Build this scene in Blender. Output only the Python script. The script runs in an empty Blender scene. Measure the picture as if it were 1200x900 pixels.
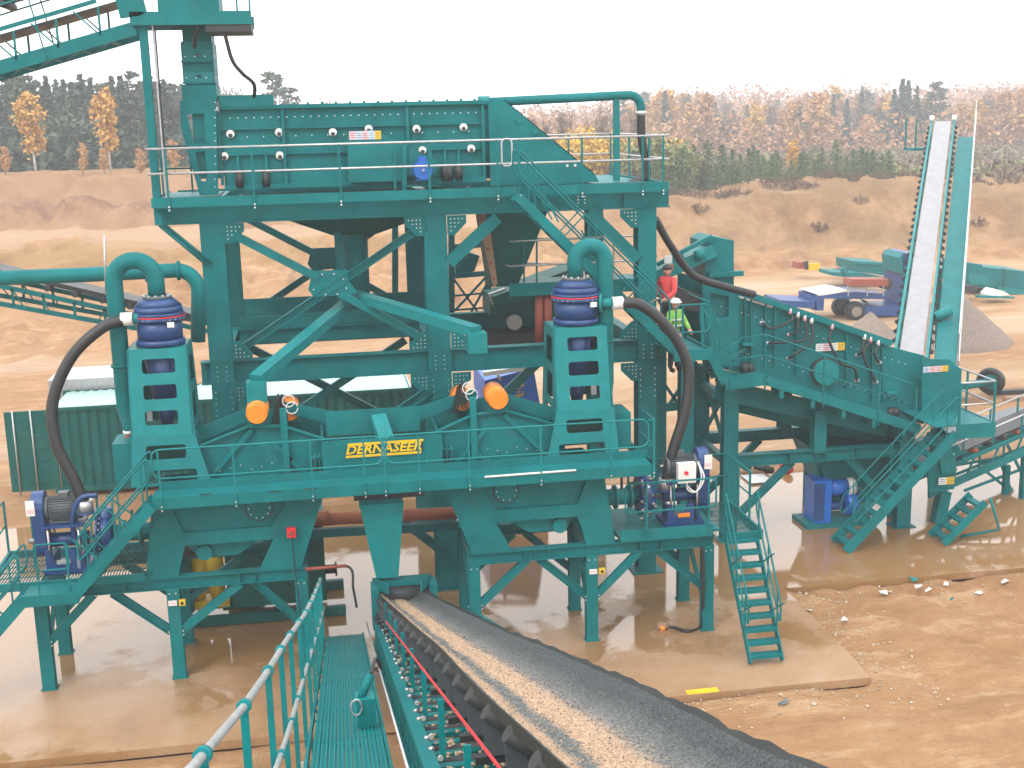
import bpy, math, random
from mathutils import Vector, Matrix, noise
from mathutils.geometry import tessellate_polygon
random.seed(7)
S = bpy.context.scene
COL = S.collection
R = math.radians
# ---------------------------------------------------------------- camera
FPX, YAW, PIT, ROLL, CH = 1450.0, R(9.05), R(12.1), R(1.37), 10.6
fw = Vector((math.sin(YAW)*math.cos(PIT), math.cos(YAW)*math.cos(PIT), -math.sin(PIT)))
rt = Vector((math.cos(YAW), -math.sin(YAW), 0)); up = rt.cross(fw)
rt2 = rt*math.cos(ROLL) - up*math.sin(ROLL); up2 = up*math.cos(ROLL) + rt*math.sin(ROLL)
cam = bpy.data.cameras.new('camera'); co = bpy.data.objects.new('camera', cam); COL.objects.link(co)
M3 = Matrix((rt2, up2, -fw)).transposed()
co.matrix_world = Matrix.Translation((0, 0, CH)) @ M3.to_4x4()
cam.sensor_fit = 'HORIZONTAL'; cam.sensor_width = 36; cam.lens = 36*FPX/1200
cam.clip_start = 0.1; cam.clip_end = 3000
S.camera = co
CO = Vector((0, 0, CH))
def ray(x, y): return fw + rt2*((x-600)/FPX) + up2*((450-y)/FPX)
def P(x, y, Y):                       # measured photo point -> point on the vertical plane at depth Y
    d = ray(x, y); return CO + d*(Y/d.y)
def G(x, y, Z=0.0):                   # measured photo point -> point on the level at height Z
    d = ray(x, y); return CO + d*((Z-CH)/d.z)
# ---------------------------------------------------------------- world, sun, exposure
W = bpy.data.worlds.new('World'); S.world = W; W.use_nodes = True
nt = W.node_tree; nt.nodes.clear()
def N(nt, t, **k):
    n = nt.nodes.new(t)
    for a, b in k.items():
        if hasattr(n, a): setattr(n, a, b)
        else: n.inputs[a].default_value = b
    return n
out = N(nt, 'ShaderNodeOutputWorld')
sky = N(nt, 'ShaderNodeTexSky'); sky.sky_type = 'NISHITA'; sky.sun_disc = False
sky.sun_elevation = R(42); sky.sun_rotation = R(218); sky.dust_density = 6; sky.air_density = 2
b1 = N(nt, 'ShaderNodeBackground'); b1.inputs['Strength'].default_value = 0.1
nt.links.new(sky.outputs[0], b1.inputs['Color'])
tc = N(nt, 'ShaderNodeTexCoord'); sp = N(nt, 'ShaderNodeSeparateXYZ'); nt.links.new(tc.outputs['Generated'], sp.inputs[0])
cr = N(nt, 'ShaderNodeMapRange'); nt.links.new(sp.outputs['Z'], cr.inputs['Value'])
cr.inputs['From Min'].default_value = 0; cr.inputs['From Max'].default_value = 1
cr.inputs['To Min'].default_value = 2.3; cr.inputs['To Max'].default_value = 3.3
cn = N(nt, 'ShaderNodeTexNoise', noise_dimensions='3D'); cn.inputs['Scale'].default_value = 2.2; cn.inputs['Detail'].default_value = 5
nt.links.new(tc.outputs['Generated'], cn.inputs['Vector'])
cm = N(nt, 'ShaderNodeMapRange'); nt.links.new(cn.outputs[0], cm.inputs['Value']); cm.inputs['To Min'].default_value = .8; cm.inputs['To Max'].default_value = 1.2
ml = N(nt, 'ShaderNodeMath', operation='MULTIPLY'); nt.links.new(cr.outputs[0], ml.inputs[0]); nt.links.new(cm.outputs[0], ml.inputs[1])
b2 = N(nt, 'ShaderNodeBackground'); b2.inputs['Color'].default_value = (0.97, 0.985, 1.0, 1); nt.links.new(ml.outputs[0], b2.inputs['Strength'])
mx = N(nt, 'ShaderNodeMixShader'); mx.inputs[0].default_value = 0.93
nt.links.new(b1.outputs[0], mx.inputs[1]); nt.links.new(b2.outputs[0], mx.inputs[2]); nt.links.new(mx.outputs[0], out.inputs[0])
sl = bpy.data.lights.new('sun', 'SUN'); sl.energy = 1.5; sl.angle = R(16); sl.color = (1, .96, .9)
so = bpy.data.objects.new('sun', sl); COL.objects.link(so)
so.rotation_euler = (R(48), 0, R(-38)); so.location = (0, -20, 60)
S.view_settings.view_transform = 'Standard'; S.view_settings.look = 'None'; S.view_settings.gamma = 1
S.view_settings.exposure = 0.0
S.render.engine = 'CYCLES'
# ---------------------------------------------------------------- materials
def mat(name, col, rough=.5, metal=0, var=.12, scale=3.0, dirt=None, dirt_amt=0.0, bump=0.0, bscale=40, spec=.5, coat=0, dscale=1.2, streak=0):
    m = bpy.data.materials.new(name); m.use_nodes = True; t = m.node_tree; b = t.nodes['Principled BSDF']
    b.inputs['Roughness'].default_value = rough; b.inputs['Metallic'].default_value = metal
    b.inputs['Specular IOR Level'].default_value = spec; b.inputs['Coat Weight'].default_value = coat
    geo = N(t, 'ShaderNodeNewGeometry')
    n1 = N(t, 'ShaderNodeTexNoise'); n1.inputs['Scale'].default_value = scale; n1.inputs['Detail'].default_value = 6; n1.inputs['Roughness'].default_value = .65
    t.links.new(geo.outputs['Position'], n1.inputs['Vector'])
    mr = N(t, 'ShaderNodeMapRange'); mr.inputs['From Min'].default_value = .3; mr.inputs['From Max'].default_value = .7
    mr.inputs['To Min'].default_value = 1-var; mr.inputs['To Max'].default_value = 1+var; t.links.new(n1.outputs[0], mr.inputs['Value'])
    mm = N(t, 'ShaderNodeVectorMath', operation='SCALE'); mm.inputs[0].default_value = col[:3]; t.links.new(mr.outputs[0], mm.inputs['Scale'])
    src = mm.outputs[0]
    if dirt:
        n2 = N(t, 'ShaderNodeTexNoise'); n2.inputs['Scale'].default_value = dscale; n2.inputs['Detail'].default_value = 9; n2.inputs['Roughness'].default_value = .7
        t.links.new(geo.outputs['Position'], n2.inputs['Vector'])
        r2 = N(t, 'ShaderNodeMapRange'); r2.inputs['From Min'].default_value = .48; r2.inputs['From Max'].default_value = .75; r2.inputs['To Max'].default_value = dirt_amt
        t.links.new(n2.outputs[0], r2.inputs['Value'])
        mc = N(t, 'ShaderNodeMix', data_type='RGBA'); mc.inputs[7].default_value = (*dirt, 1)
        t.links.new(r2.outputs[0], mc.inputs[0]); t.links.new(src, mc.inputs[6]); src = mc.outputs[2]
        rr = N(t, 'ShaderNodeMapRange'); rr.inputs['To Min'].default_value = rough*.8; rr.inputs['To Max'].default_value = min(1, rough*1.5)
        t.links.new(n2.outputs[0], rr.inputs['Value']); t.links.new(rr.outputs[0], b.inputs['Roughness'])
    if streak:                                   # run-down rust and mud marks
        mpv = N(t, 'ShaderNodeMapping'); mpv.inputs['Scale'].default_value = (5, 5, .55); t.links.new(geo.outputs['Position'], mpv.inputs['Vector'])
        n4 = N(t, 'ShaderNodeTexNoise'); n4.inputs['Scale'].default_value = 1.3; n4.inputs['Detail'].default_value = 8; n4.inputs['Roughness'].default_value = .75; t.links.new(mpv.outputs[0], n4.inputs['Vector'])
        r4 = N(t, 'ShaderNodeMapRange'); r4.inputs['From Min'].default_value = .56; r4.inputs['From Max'].default_value = .72; r4.inputs['To Max'].default_value = streak; t.links.new(n4.outputs[0], r4.inputs['Value'])
        m4 = N(t, 'ShaderNodeMix', data_type='RGBA'); m4.inputs[7].default_value = (.11, .085, .055, 1); t.links.new(r4.outputs[0], m4.inputs[0]); t.links.new(src, m4.inputs[6]); src = m4.outputs[2]
    t.links.new(src, b.inputs['Base Color'])
    if bump:
        n3 = N(t, 'ShaderNodeTexNoise'); n3.inputs['Scale'].default_value = bscale; n3.inputs['Detail'].default_value = 5
        t.links.new(geo.outputs['Position'], n3.inputs['Vector'])
        bp = N(t, 'ShaderNodeBump'); bp.inputs['Strength'].default_value = bump; bp.inputs['Distance'].default_value = .03
        t.links.new(n3.outputs[0], bp.inputs['Height']); t.links.new(bp.outputs[0], b.inputs['Normal'])
    return m
DUST = (.07, .13, .11)
TEAL = mat('teal_paint', (.0, .128, .133), .42, var=.2, scale=1.4, dirt=DUST, dirt_amt=.08, bump=.05, bscale=6, spec=.13, streak=.2)
CYAN = mat('light_teal_paint', (.0, .16, .165), .38, var=.14, dirt=DUST, dirt_amt=.10, spec=.2, streak=.15)
GREENC = mat('container_green_paint', (.0, .085, .075), .5, var=.2, scale=1.5, dirt=DUST, dirt_amt=.2, spec=.2, streak=.35)
GALV = mat('galvanised_steel', (.42, .42, .42), .38, metal=.55, var=.2, scale=12)
STEEL = mat('bare_steel', (.35, .34, .33), .3, metal=.9, var=.2, scale=10)
BOLT = mat('zinc_bolts', (.6, .6, .58), .3, metal=.6)
RUB = mat('black_rubber', (.009, .0095, .01), .42, var=.3, scale=8, dirt=(.05, .042, .035), dirt_amt=.22)
DARK = mat('dark_steel', (.02, .022, .024), .6, var=.3)
NAVY = mat('navy_blue_paint', (.006, .038, .14), .35, var=.2, dirt=DUST, dirt_amt=.15)
BLUE = mat('bright_blue_paint', (.003, .1, .43), .35, var=.15, dirt=DUST, dirt_amt=.1)
GREY = mat('grey_motor_paint', (.07, .085, .095), .45, var=.15)
ORANGE = mat('orange_paint', (.75, .2, .01), .35, var=.1)
YELLOW = mat('yellow_paint', (.62, .4, .01), .45, var=.15)
RUST = mat('terracotta_pipe', (.34, .09, .035), .55, var=.2, dirt=DUST, dirt_amt=.3)
REDBR = mat('rust_red_primer', (.22, .045, .025), .6, var=.2)
RED = mat('red_plastic', (.6, .012, .02), .4, var=.1)
WHITE = mat('white_paint', (.6, .6, .58), .5, var=.08)
LCOVER = mat('pale_container_roof', (.28, .42, .4), .3, metal=.2, var=.15)
CREAM = mat('cream_panel', (.5, .52, .46), .5, var=.1)
TIMBER = mat('worn_timber', (.25, .15, .09), .8, var=.3, scale=9)
BLK = mat('black_ink', (.01, .01, .01), .6)
PINK = mat('warning_label_pink', (.62, .38, .4), .5)
LBLUE = mat('label_blue', (.42, .52, .62), .5)
# ---------------------------------------------------------------- mesh helpers
class MB:
    def __init__(s): s.v = []; s.f = []; s.sm = []; s.mi = []; s.m = 0
    def add(s, vs, fs, smooth=False):
        o = len(s.v); s.v += [Vector(v) for v in vs]
        for f in fs: s.f.append([i+o for i in f]); s.sm.append(smooth); s.mi.append(s.m)
        return s
    def box(s, a, b):                          # axis aligned from corner a to corner b
        x0, x1 = sorted((a[0], b[0])); y0, y1 = sorted((a[1], b[1])); z0, z1 = sorted((a[2], b[2]))
        return s.add([(x0,y0,z0),(x1,y0,z0),(x1,y1,z0),(x0,y1,z0),(x0,y0,z1),(x1,y0,z1),(x1,y1,z1),(x0,y1,z1)],
              [(0,3,2,1),(4,5,6,7),(0,1,5,4),(1,2,6,5),(2,3,7,6),(3,0,4,7)])
    def frame(s, a, b, upv=(0,0,1)):
        a = Vector(a); b = Vector(b); d = (b-a).normalized(); u = Vector(upv)
        if abs(d.dot(u)) > .98: u = Vector((0,-1,0)) if abs(d.y) < .9 else Vector((0,0,1))
        w = d.cross(u).normalized(); u = w.cross(d).normalized(); return a, b, w, u
    def beam(s, a, b, w, h, upv=(0,0,1)):      # rectangular bar, w across, h along up
        a, b, W_, U_ = s.frame(a, b, upv); q = []
        for p in (a, b):
            for i, j in ((-1,-1),(1,-1),(1,1),(-1,1)): q.append(p + W_*(i*w/2) + U_*(j*h/2))
        return s.add(q, [(0,1,2,3),(7,6,5,4),(0,4,5,1),(1,5,6,2),(2,6,7,3),(3,7,4,0)])
    def ibeam(s, a, b, w, h, t=.02, upv=(0,0,1), c=False):  # I or C section: flanges w wide, height h
        a, b, W_, U_ = s.frame(a, b, upv)
        s.beam(a+U_*(h/2-t/2), b+U_*(h/2-t/2), w, t, upv); s.beam(a-U_*(h/2-t/2), b-U_*(h/2-t/2), w, t, upv)
        o = W_*(w/2-t/2)*(c if c else 0)
        return s.beam(a+o, b+o, t, h-2*t, upv)
    def tube(s, pts, r, n=8, cap=True, rs=None):
        pts = [Vector(p) for p in pts]; rings = []; prev = None
        for i, p in enumerate(pts):
            d = (pts[min(i+1, len(pts)-1)] - pts[max(i-1, 0)]).normalized()
            if prev is None:
                u = Vector((0,0,1)) if abs(d.z) < .9 else Vector((0,1,0))
                u = (u - d*u.dot(d)).normalized()
            else: u = (prev - d*prev.dot(d)).normalized()
            prev = u; w = d.cross(u); rr = rs[i] if rs else r
            rings.append([p + u*(math.cos(2*math.pi*k/n)*rr) + w*(math.sin(2*math.pi*k/n)*rr) for k in range(n)])
        o = len(s.v)
        for g in rings: s.v += g
        for i in range(len(pts)-1):
            for k in range(n):
                s.f.append([o+i*n+k, o+i*n+(k+1)%n, o+(i+1)*n+(k+1)%n, o+(i+1)*n+k]); s.sm.append(n > 5); s.mi.append(s.m)
        if cap:
            s.f.append([o+k for k in range(n)][::-1]); s.sm.append(False); s.mi.append(s.m)
            s.f.append([o+(len(pts)-1)*n+k for k in range(n)]); s.sm.append(False); s.mi.append(s.m)
        return s
    def cyl(s, a, b, r, r2=None, n=16): return s.tube([a, b], r, n, True, [r, r if r2 is None else r2])
    def plate(s, pts, thick, holes=(), nrm=None):   # flat polygon with holes, extruded along its normal
        loops = [[Vector(p) for p in pts]] + [[Vector(p) for p in h] for h in holes]
        L = loops[0]
        if nrm is None:
            nn = Vector((0,0,0))
            for i in range(len(L)): nn += L[i].cross(L[(i+1) % len(L)])
            nn.normalize()
            if nn.y > 0.01 or (abs(nn.y) < .01 and nn.z < 0): nn = -nn
        else: nn = Vector(nrm).normalized()
        tri = tessellate_polygon(loops); flat = [p for l in loops for p in l]; n = len(flat)
        o = len(s.v); s.v += flat; s.v += [p - nn*thick for p in flat]
        for t in tri:
            a, b, c = (flat[i] for i in t)
            t = list(t) if (b-a).cross(c-a).dot(nn) > 0 else list(t)[::-1]
            s.f.append([o+i for i in t]); s.f.append([o+n+i for i in t[::-1]]); s.sm += [False]*2; s.mi += [s.m]*2
        k = 0
        for l in loops:
            m = len(l)
            for i in range(m):
                s.f.append([o+k+i, o+k+(i+1)%m, o+n+k+(i+1)%m, o+n+k+i]); s.sm.append(False); s.mi.append(s.m)
            k += m
        return s
    def build(s, name, material, parent=None, kind=None, label=None, **tg):
        org = ROOT.get(parent.name, Vector((0,0,0))) if parent else Vector((0,0,0))
        if parent is None and s.v:
            lo = [min(v[i] for v in s.v) for i in range(3)]; hi = [max(v[i] for v in s.v) for i in range(3)]
            org = Vector(((lo[0]+hi[0])/2, (lo[1]+hi[1])/2, lo[2]))
        me = bpy.data.meshes.new(name); me.from_pydata([v-org for v in s.v], [], s.f)
        ms = material if isinstance(material, (list, tuple)) else [material]
        for m in ms: me.materials.append(m)
        me.polygons.foreach_set('use_smooth', s.sm); me.polygons.foreach_set('material_index', s.mi); me.update()
        o = bpy.data.objects.new(name, me); COL.objects.link(o)
        if parent: o.parent = parent; ROOT[o.name] = org
        else: o.location = org; ROOT[o.name] = org
        if kind: o['kind'] = kind
        if label: o['label'] = label
        for k, v in tg.items(): o[k] = v
        return o
ROOT = {}
def thing(name, label, cat, loc=(0,0,0), group=None):
    o = bpy.data.objects.new(name, None); COL.objects.link(o); o.location = loc; o.empty_display_size = .3
    o['label'] = label; o['category'] = cat
    if group: o['group'] = group
    ROOT[o.name] = Vector(loc); return o
def inst(src, parent, loc, rot=None, name=None):          # another piece sharing src's mesh, loc in world
    o = src.copy(); COL.objects.link(o); o.parent = parent
    o.location = Vector(loc) - ROOT.get(parent.name, Vector((0,0,0)))
    if rot: o.rotation_euler = rot
    return o
def bez(pts, n=14):                                       # smooth curve through points (Catmull-Rom)
    p = [Vector(q) for q in pts]; p = [p[0]*2-p[1]] + p + [p[-1]*2-p[-2]]; o = []
    for i in range(1, len(p)-2):
        for k in range(n):
            t = k/n; a, b, c, d = p[i-1:i+3]
            o.append(.5*((2*b)+(c-a)*t+(2*a-5*b+4*c-d)*t*t+(3*b-a-3*c+d)*t**3))
    o.append(p[-2]); return o
def arc(c, r, a0, a1, ax='xz', n=12):
    o = []
    for k in range(n+1):
        a = R(a0+(a1-a0)*k/n); e = r*math.cos(a), r*math.sin(a)
        o.append(Vector(c) + (Vector((e[0],0,e[1])) if ax == 'xz' else Vector((0,e[0],e[1])) if ax == 'yz' else Vector((e[0],e[1],0))))
    return o
def bolts(parent, pts, r=.018, nrm=(0,-1,0)):
    m = MB(); nn = Vector(nrm)*.015
    for p in pts: m.cyl(Vector(p), Vector(p)+nn, r, n=6)
    return m.build('bolt', BOLT, parent, kind='stuff')
def rail(parent, pts, hgt=1.05, posts=None, mrail=GALV, mpost=TEAL, r=.022, mid=.52, postoff=(0,0,0), down=.12, pr=.022, ends=False):
    """handrail along the foot line pts: top and middle rails, posts at given fractions"""
    pts = [Vector(p) for p in pts]; z = Vector((0,0,1))
    for name, h in (('top_rail', hgt), ('mid_rail', mid)):
        MB().tube([p+z*h for p in pts], r, 6).build(name, mrail, parent)
    for q in (posts or pts):
        q = Vector(q)
        MB().beam(q-z*down, q+z*(hgt-r), pr*2, pr*2).build('post', mpost, parent)
def looprail(parent, a, b, hgt, mid, m=TEAL, r=.02, posts=(), rr=.12):
    """rail panel made of one bent tube with round ends, standing on the line a-b"""
    a = Vector(a); b = Vector(b); d = (b-a).normalized(); z = Vector((0,0,1)); T = a+z*hgt; Bt = a+z*mid
    pts = []
    for c, s0 in ((a+d*rr+z*(hgt-rr), 180), (b-d*rr+z*(hgt-rr), 90), (b-d*rr+z*(mid+rr), 0), (a+d*rr+z*(mid+rr), -90)):
        for k in range(5):
            t = R(s0-90*k/4); pts.append(c + d*(rr*math.cos(t)) + z*(rr*math.sin(t)))
    pts.append(pts[0]); MB().tube(pts, r, 6, False).build('rail_loop', m, parent)
    for f in posts:
        q = a.lerp(b, f); MB().beam(q-z*.12, q+z*(hgt-r), r*1.8, r*1.8).build('post', m, parent)
def stairs(t, a, b, width, n, wdir=(0,1,0), rails=(0,1), rh=1.0, m=TEAL, sw=.2, mid=.5):
    """flight from bottom a to top b (near stringer line); wdir points to the other stringer"""
    a = Vector(a); b = Vector(b); w = Vector(wdir).normalized()*width; z = Vector((0,0,1)); h = (b-a); hd = Vector((h.x, h.y, 0)).normalized()
    for k in (0, 1): MB().beam(a+w*k, b+w*k, .03, sw).build('stringer', m, t)
    tr = None
    for i in range(n):
        p = a.lerp(b, (i+.6)/n) + w/2 + z*.0
        if tr is None:
            wd = w.normalized(); q = wd*(width/2-.02)
            mm = MB().beam(p-q, p+q, .2, .03); mm.beam(p-q+hd*-.1-z*.02, p+q+hd*-.1-z*.02, .012, .06)
            tr = mm.build('tread', m, t); base = p; tr_loc = p
        else: o = tr.copy(); COL.objects.link(o); o.parent = t; o.location = p-base
    for k in rails:
        s = w*k; d = (b-a).normalized(); o1 = a+s+d*.25; o2 = b+s
        cs = [o1+z*mid, o1+z*rh, o2+z*rh, o2+z*mid]; pts = []
        for i in range(4):
            p0, p1, p2 = cs[i-1], cs[i], cs[(i+1) % 4]; u = (p0-p1).normalized()*.13; w_ = (p2-p1).normalized()*.13
            for q in range(6): f = q/5; pts.append((p1+u)*(1-f)**2 + p1*2*f*(1-f) + (p1+w_)*f*f)
        pts.append(pts[0]); MB().tube(pts, .02, 6, False).build('rail_loop', m, t)
        for f in (.3, .72): q = o1.lerp(o2, f); e_ = (z-d*z.dot(d)).normalized(); MB().beam(q+z*(.05), q+z*.05+e_*(rh*.72), .025, .025).build('rail_brace', m, t)
        for f in (.12, .5, .9): q = o1.lerp(o2, f); MB().tube([q, q+z*rh], .018, 5).build('post', m, t)
def grating(parent, x0, x1, y0, y1, z, pitch=.05, m=TEAL, th=.004, cross=.3, name='grating'):
    g = MB(); x = x0
    while x <= x1: g.box((x, y0, z-.03), (x+th*2, y1, z)); x += pitch
    y = y0
    while y <= y1: g.box((x0, y, z-.026), (x1, y+th, z-.006)); y += cross
    return g.build(name, m, parent, kind='stuff')
FONT = {}
def text3d(s, loc, size, m, parent, name='lettering', shear=0, rot=(R(90),0,0), ext=.004, sx=1.0):
    c = bpy.data.curves.new(name, 'FONT'); c.body = s; c.size = size; c.extrude = ext; c.shear = shear; c.offset = size*.03
    c.align_x = 'CENTER'; c.align_y = 'CENTER'; c.resolution_u = 2
    tmp = bpy.data.objects.new(name, c); dg = bpy.context.evaluated_depsgraph_get()
    COL.objects.link(tmp); dg.update(); me = bpy.data.meshes.new_from_object(tmp.evaluated_get(dg))
    bpy.data.objects.remove(tmp); me.materials.clear(); me.materials.append(m)
    o = bpy.data.objects.new(name, me); COL.objects.link(o); o.parent = parent
    o.location = Vector(loc)-ROOT.get(parent.name, Vector((0,0,0))); o.rotation_euler = rot; o.scale = (sx, 1, 1)
    return o
def label_panel(parent, a, b, Y, cols, name='warning_label', th=.006):
    """printed label strip: coloured fields side by side between pixel corners a and b on plane Y"""
    n = len(cols); A = P(a[0], a[1], Y); B = P(b[0], b[1], Y); m = MB(); z1 = A.z; z0 = min(B.z, A.z-.03)
    for i, c in enumerate(cols):
        m.m = i; xa = A.x+(B.x-A.x)*i/n; xb = A.x+(B.x-A.x)*(i+1)/n - .004
        m.box((xa, Y-th, z0), (xb, Y, z1))
        m.m = n
        for j in range(3): zz = z0+(z1-z0)*(.25+.25*j); m.box((xa+(xb-xa)*.15, Y-th-.002, zz-.008), (xa+(xb-xa)*.85, Y-th+.001, zz+.004))
    return m.build(name, list(cols)+[GREY], parent)
# ================================================================ SETTING
def sm(a, b, x): t = max(0, min(1, (x-a)/(b-a))); return t*t*(3-2*t)
def fbm(x, y, s, o=4, seed=0.0):
    v = 0; a = 1; t = 0
    for i in range(o): v += a*noise.noise(Vector((x*s+seed, y*s-seed, seed*1.7))); t += a; a *= .5; s *= 2.1
    return v/t
def lerp_prof(prof, y):
    for (a, za), (b, zb) in zip(prof, prof[1:]):
        if y <= b: return za + (zb-za)*sm(a, b, y) if y > a else za
    return prof[-1][1]
LP = [(0,0),(58,0),(62,.7),(67,.9),(72,2.3),(75,2.4),(80,3.8),(93,3.7),(96,5.4),(97,5.5),(101,7.5),(140,6.2),(900,6)]
RP = [(0,0),(79,0),(82,1.2),(88,5.0),(106,4.5),(150,3.2),(230,4),(420,11),(900,14)]
def in_slab(x, y):
    return (20.6 < y < 34 and x < 10.1 and x > -40) or (25.25 < y < 34 and x < 26)
def gh(x, y):
    a = x/max(y, 1.0); w = sm(.17, .30, a)
    yl = y + 3.5*fbm(x, 0, .03, 3, 3.1) + 1.5*fbm(x, y, .2, 3, 4.4); yr = y + 4*fbm(x, 3, .03, 3, 8.2) + 1.6*fbm(x, y, .18, 3, 6.4)
    z = lerp_prof(LP, yl)*(1-w) + lerp_prof(RP, yr)*w
    slope = sm(58, 66, y)*(1-sm(101, 106, y))
    if y < 56 and x > 9: z += .12*fbm(x*.7, y, .5, 4, 7.7)
    z += slope*(fbm(x, y*.6, .09, 5, 1.3)*2.2 + abs(fbm(x, y*.5, .25, 4, 5.5))*2.0 + fbm(x*1.2, y, .7, 3, 9.5)*.6 - .6)*(.35 if 81 < yl < 92 and w < .5 else 1)*(sm(79, 84, y)*.8 if w > .5 else 1)
    if y < 140:
        d = .07*fbm(x, y, .35, 4, 2.2) + .035*fbm(x*.5, y, 1.7, 3, 4.4)
        if x > 9 and y < 27: d += .14*fbm(x+y*.4, (y-x*.5)*.35, .9, 5, 6.0) - .05
        z += d - (.14 if x < 4 else .14-.08*sm(4, 9, x))
        if 8 < x < 24 and 8 < y < 25.6:                  # wheel ruts and thrown-up ridges on the right
            u = (x-9.5)*.78 + (y-24)*.62 + .5*fbm(x, y, .25, 3, 1.1); v_ = (x-9.5)*.62 - (y-24)*.78
            for c_, w_ in ((1.6,.22),(3.3,.25),(4.6,.2),(6.6,.3),(8.3,.25)):
                k_ = (u-c_)/w_
                if abs(k_) < 3.5: z += -.085*math.exp(-k_*k_)*(1+.35*math.sin(v_*16)) + .05*math.exp(-(abs(k_)-1.9)**2*1.6)
            z += .1*max(0, fbm(x, y, .7, 3, 2.9))*sm(10, 12, x)
    if in_slab(x, y): z = -.35
    return z
def axis(a, b, steps): 
    o = [a]
    while o[-1] < b:
        v = o[-1]; s = next(st for lim, st in steps if v < lim); o.append(v+s)
    return o
xs = axis(-340, 400, [(-140, 20), (-60, 4), (-22, .7), (-2, .5), (24, .12), (60, .6), (120, 1.3), (190, 5), (800, 20)])
ys = axis(-60, 445, [(6, 3), (15, .3), (28, .12), (36, .5), (56, .7), (140, .55), (200, 4), (950, 20)])
g = MB(); nx = len(xs)
for y in ys:
    for x in xs: g.v.append(Vector((x, y, gh(x, y))))
for j in range(len(ys)-1):
    for i in range(nx-1): g.f.append([j*nx+i, j*nx+i+1, (j+1)*nx+i+1, (j+1)*nx+i])
g.sm = [True]*len(g.f); g.mi = [0]*len(g.f)
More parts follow.
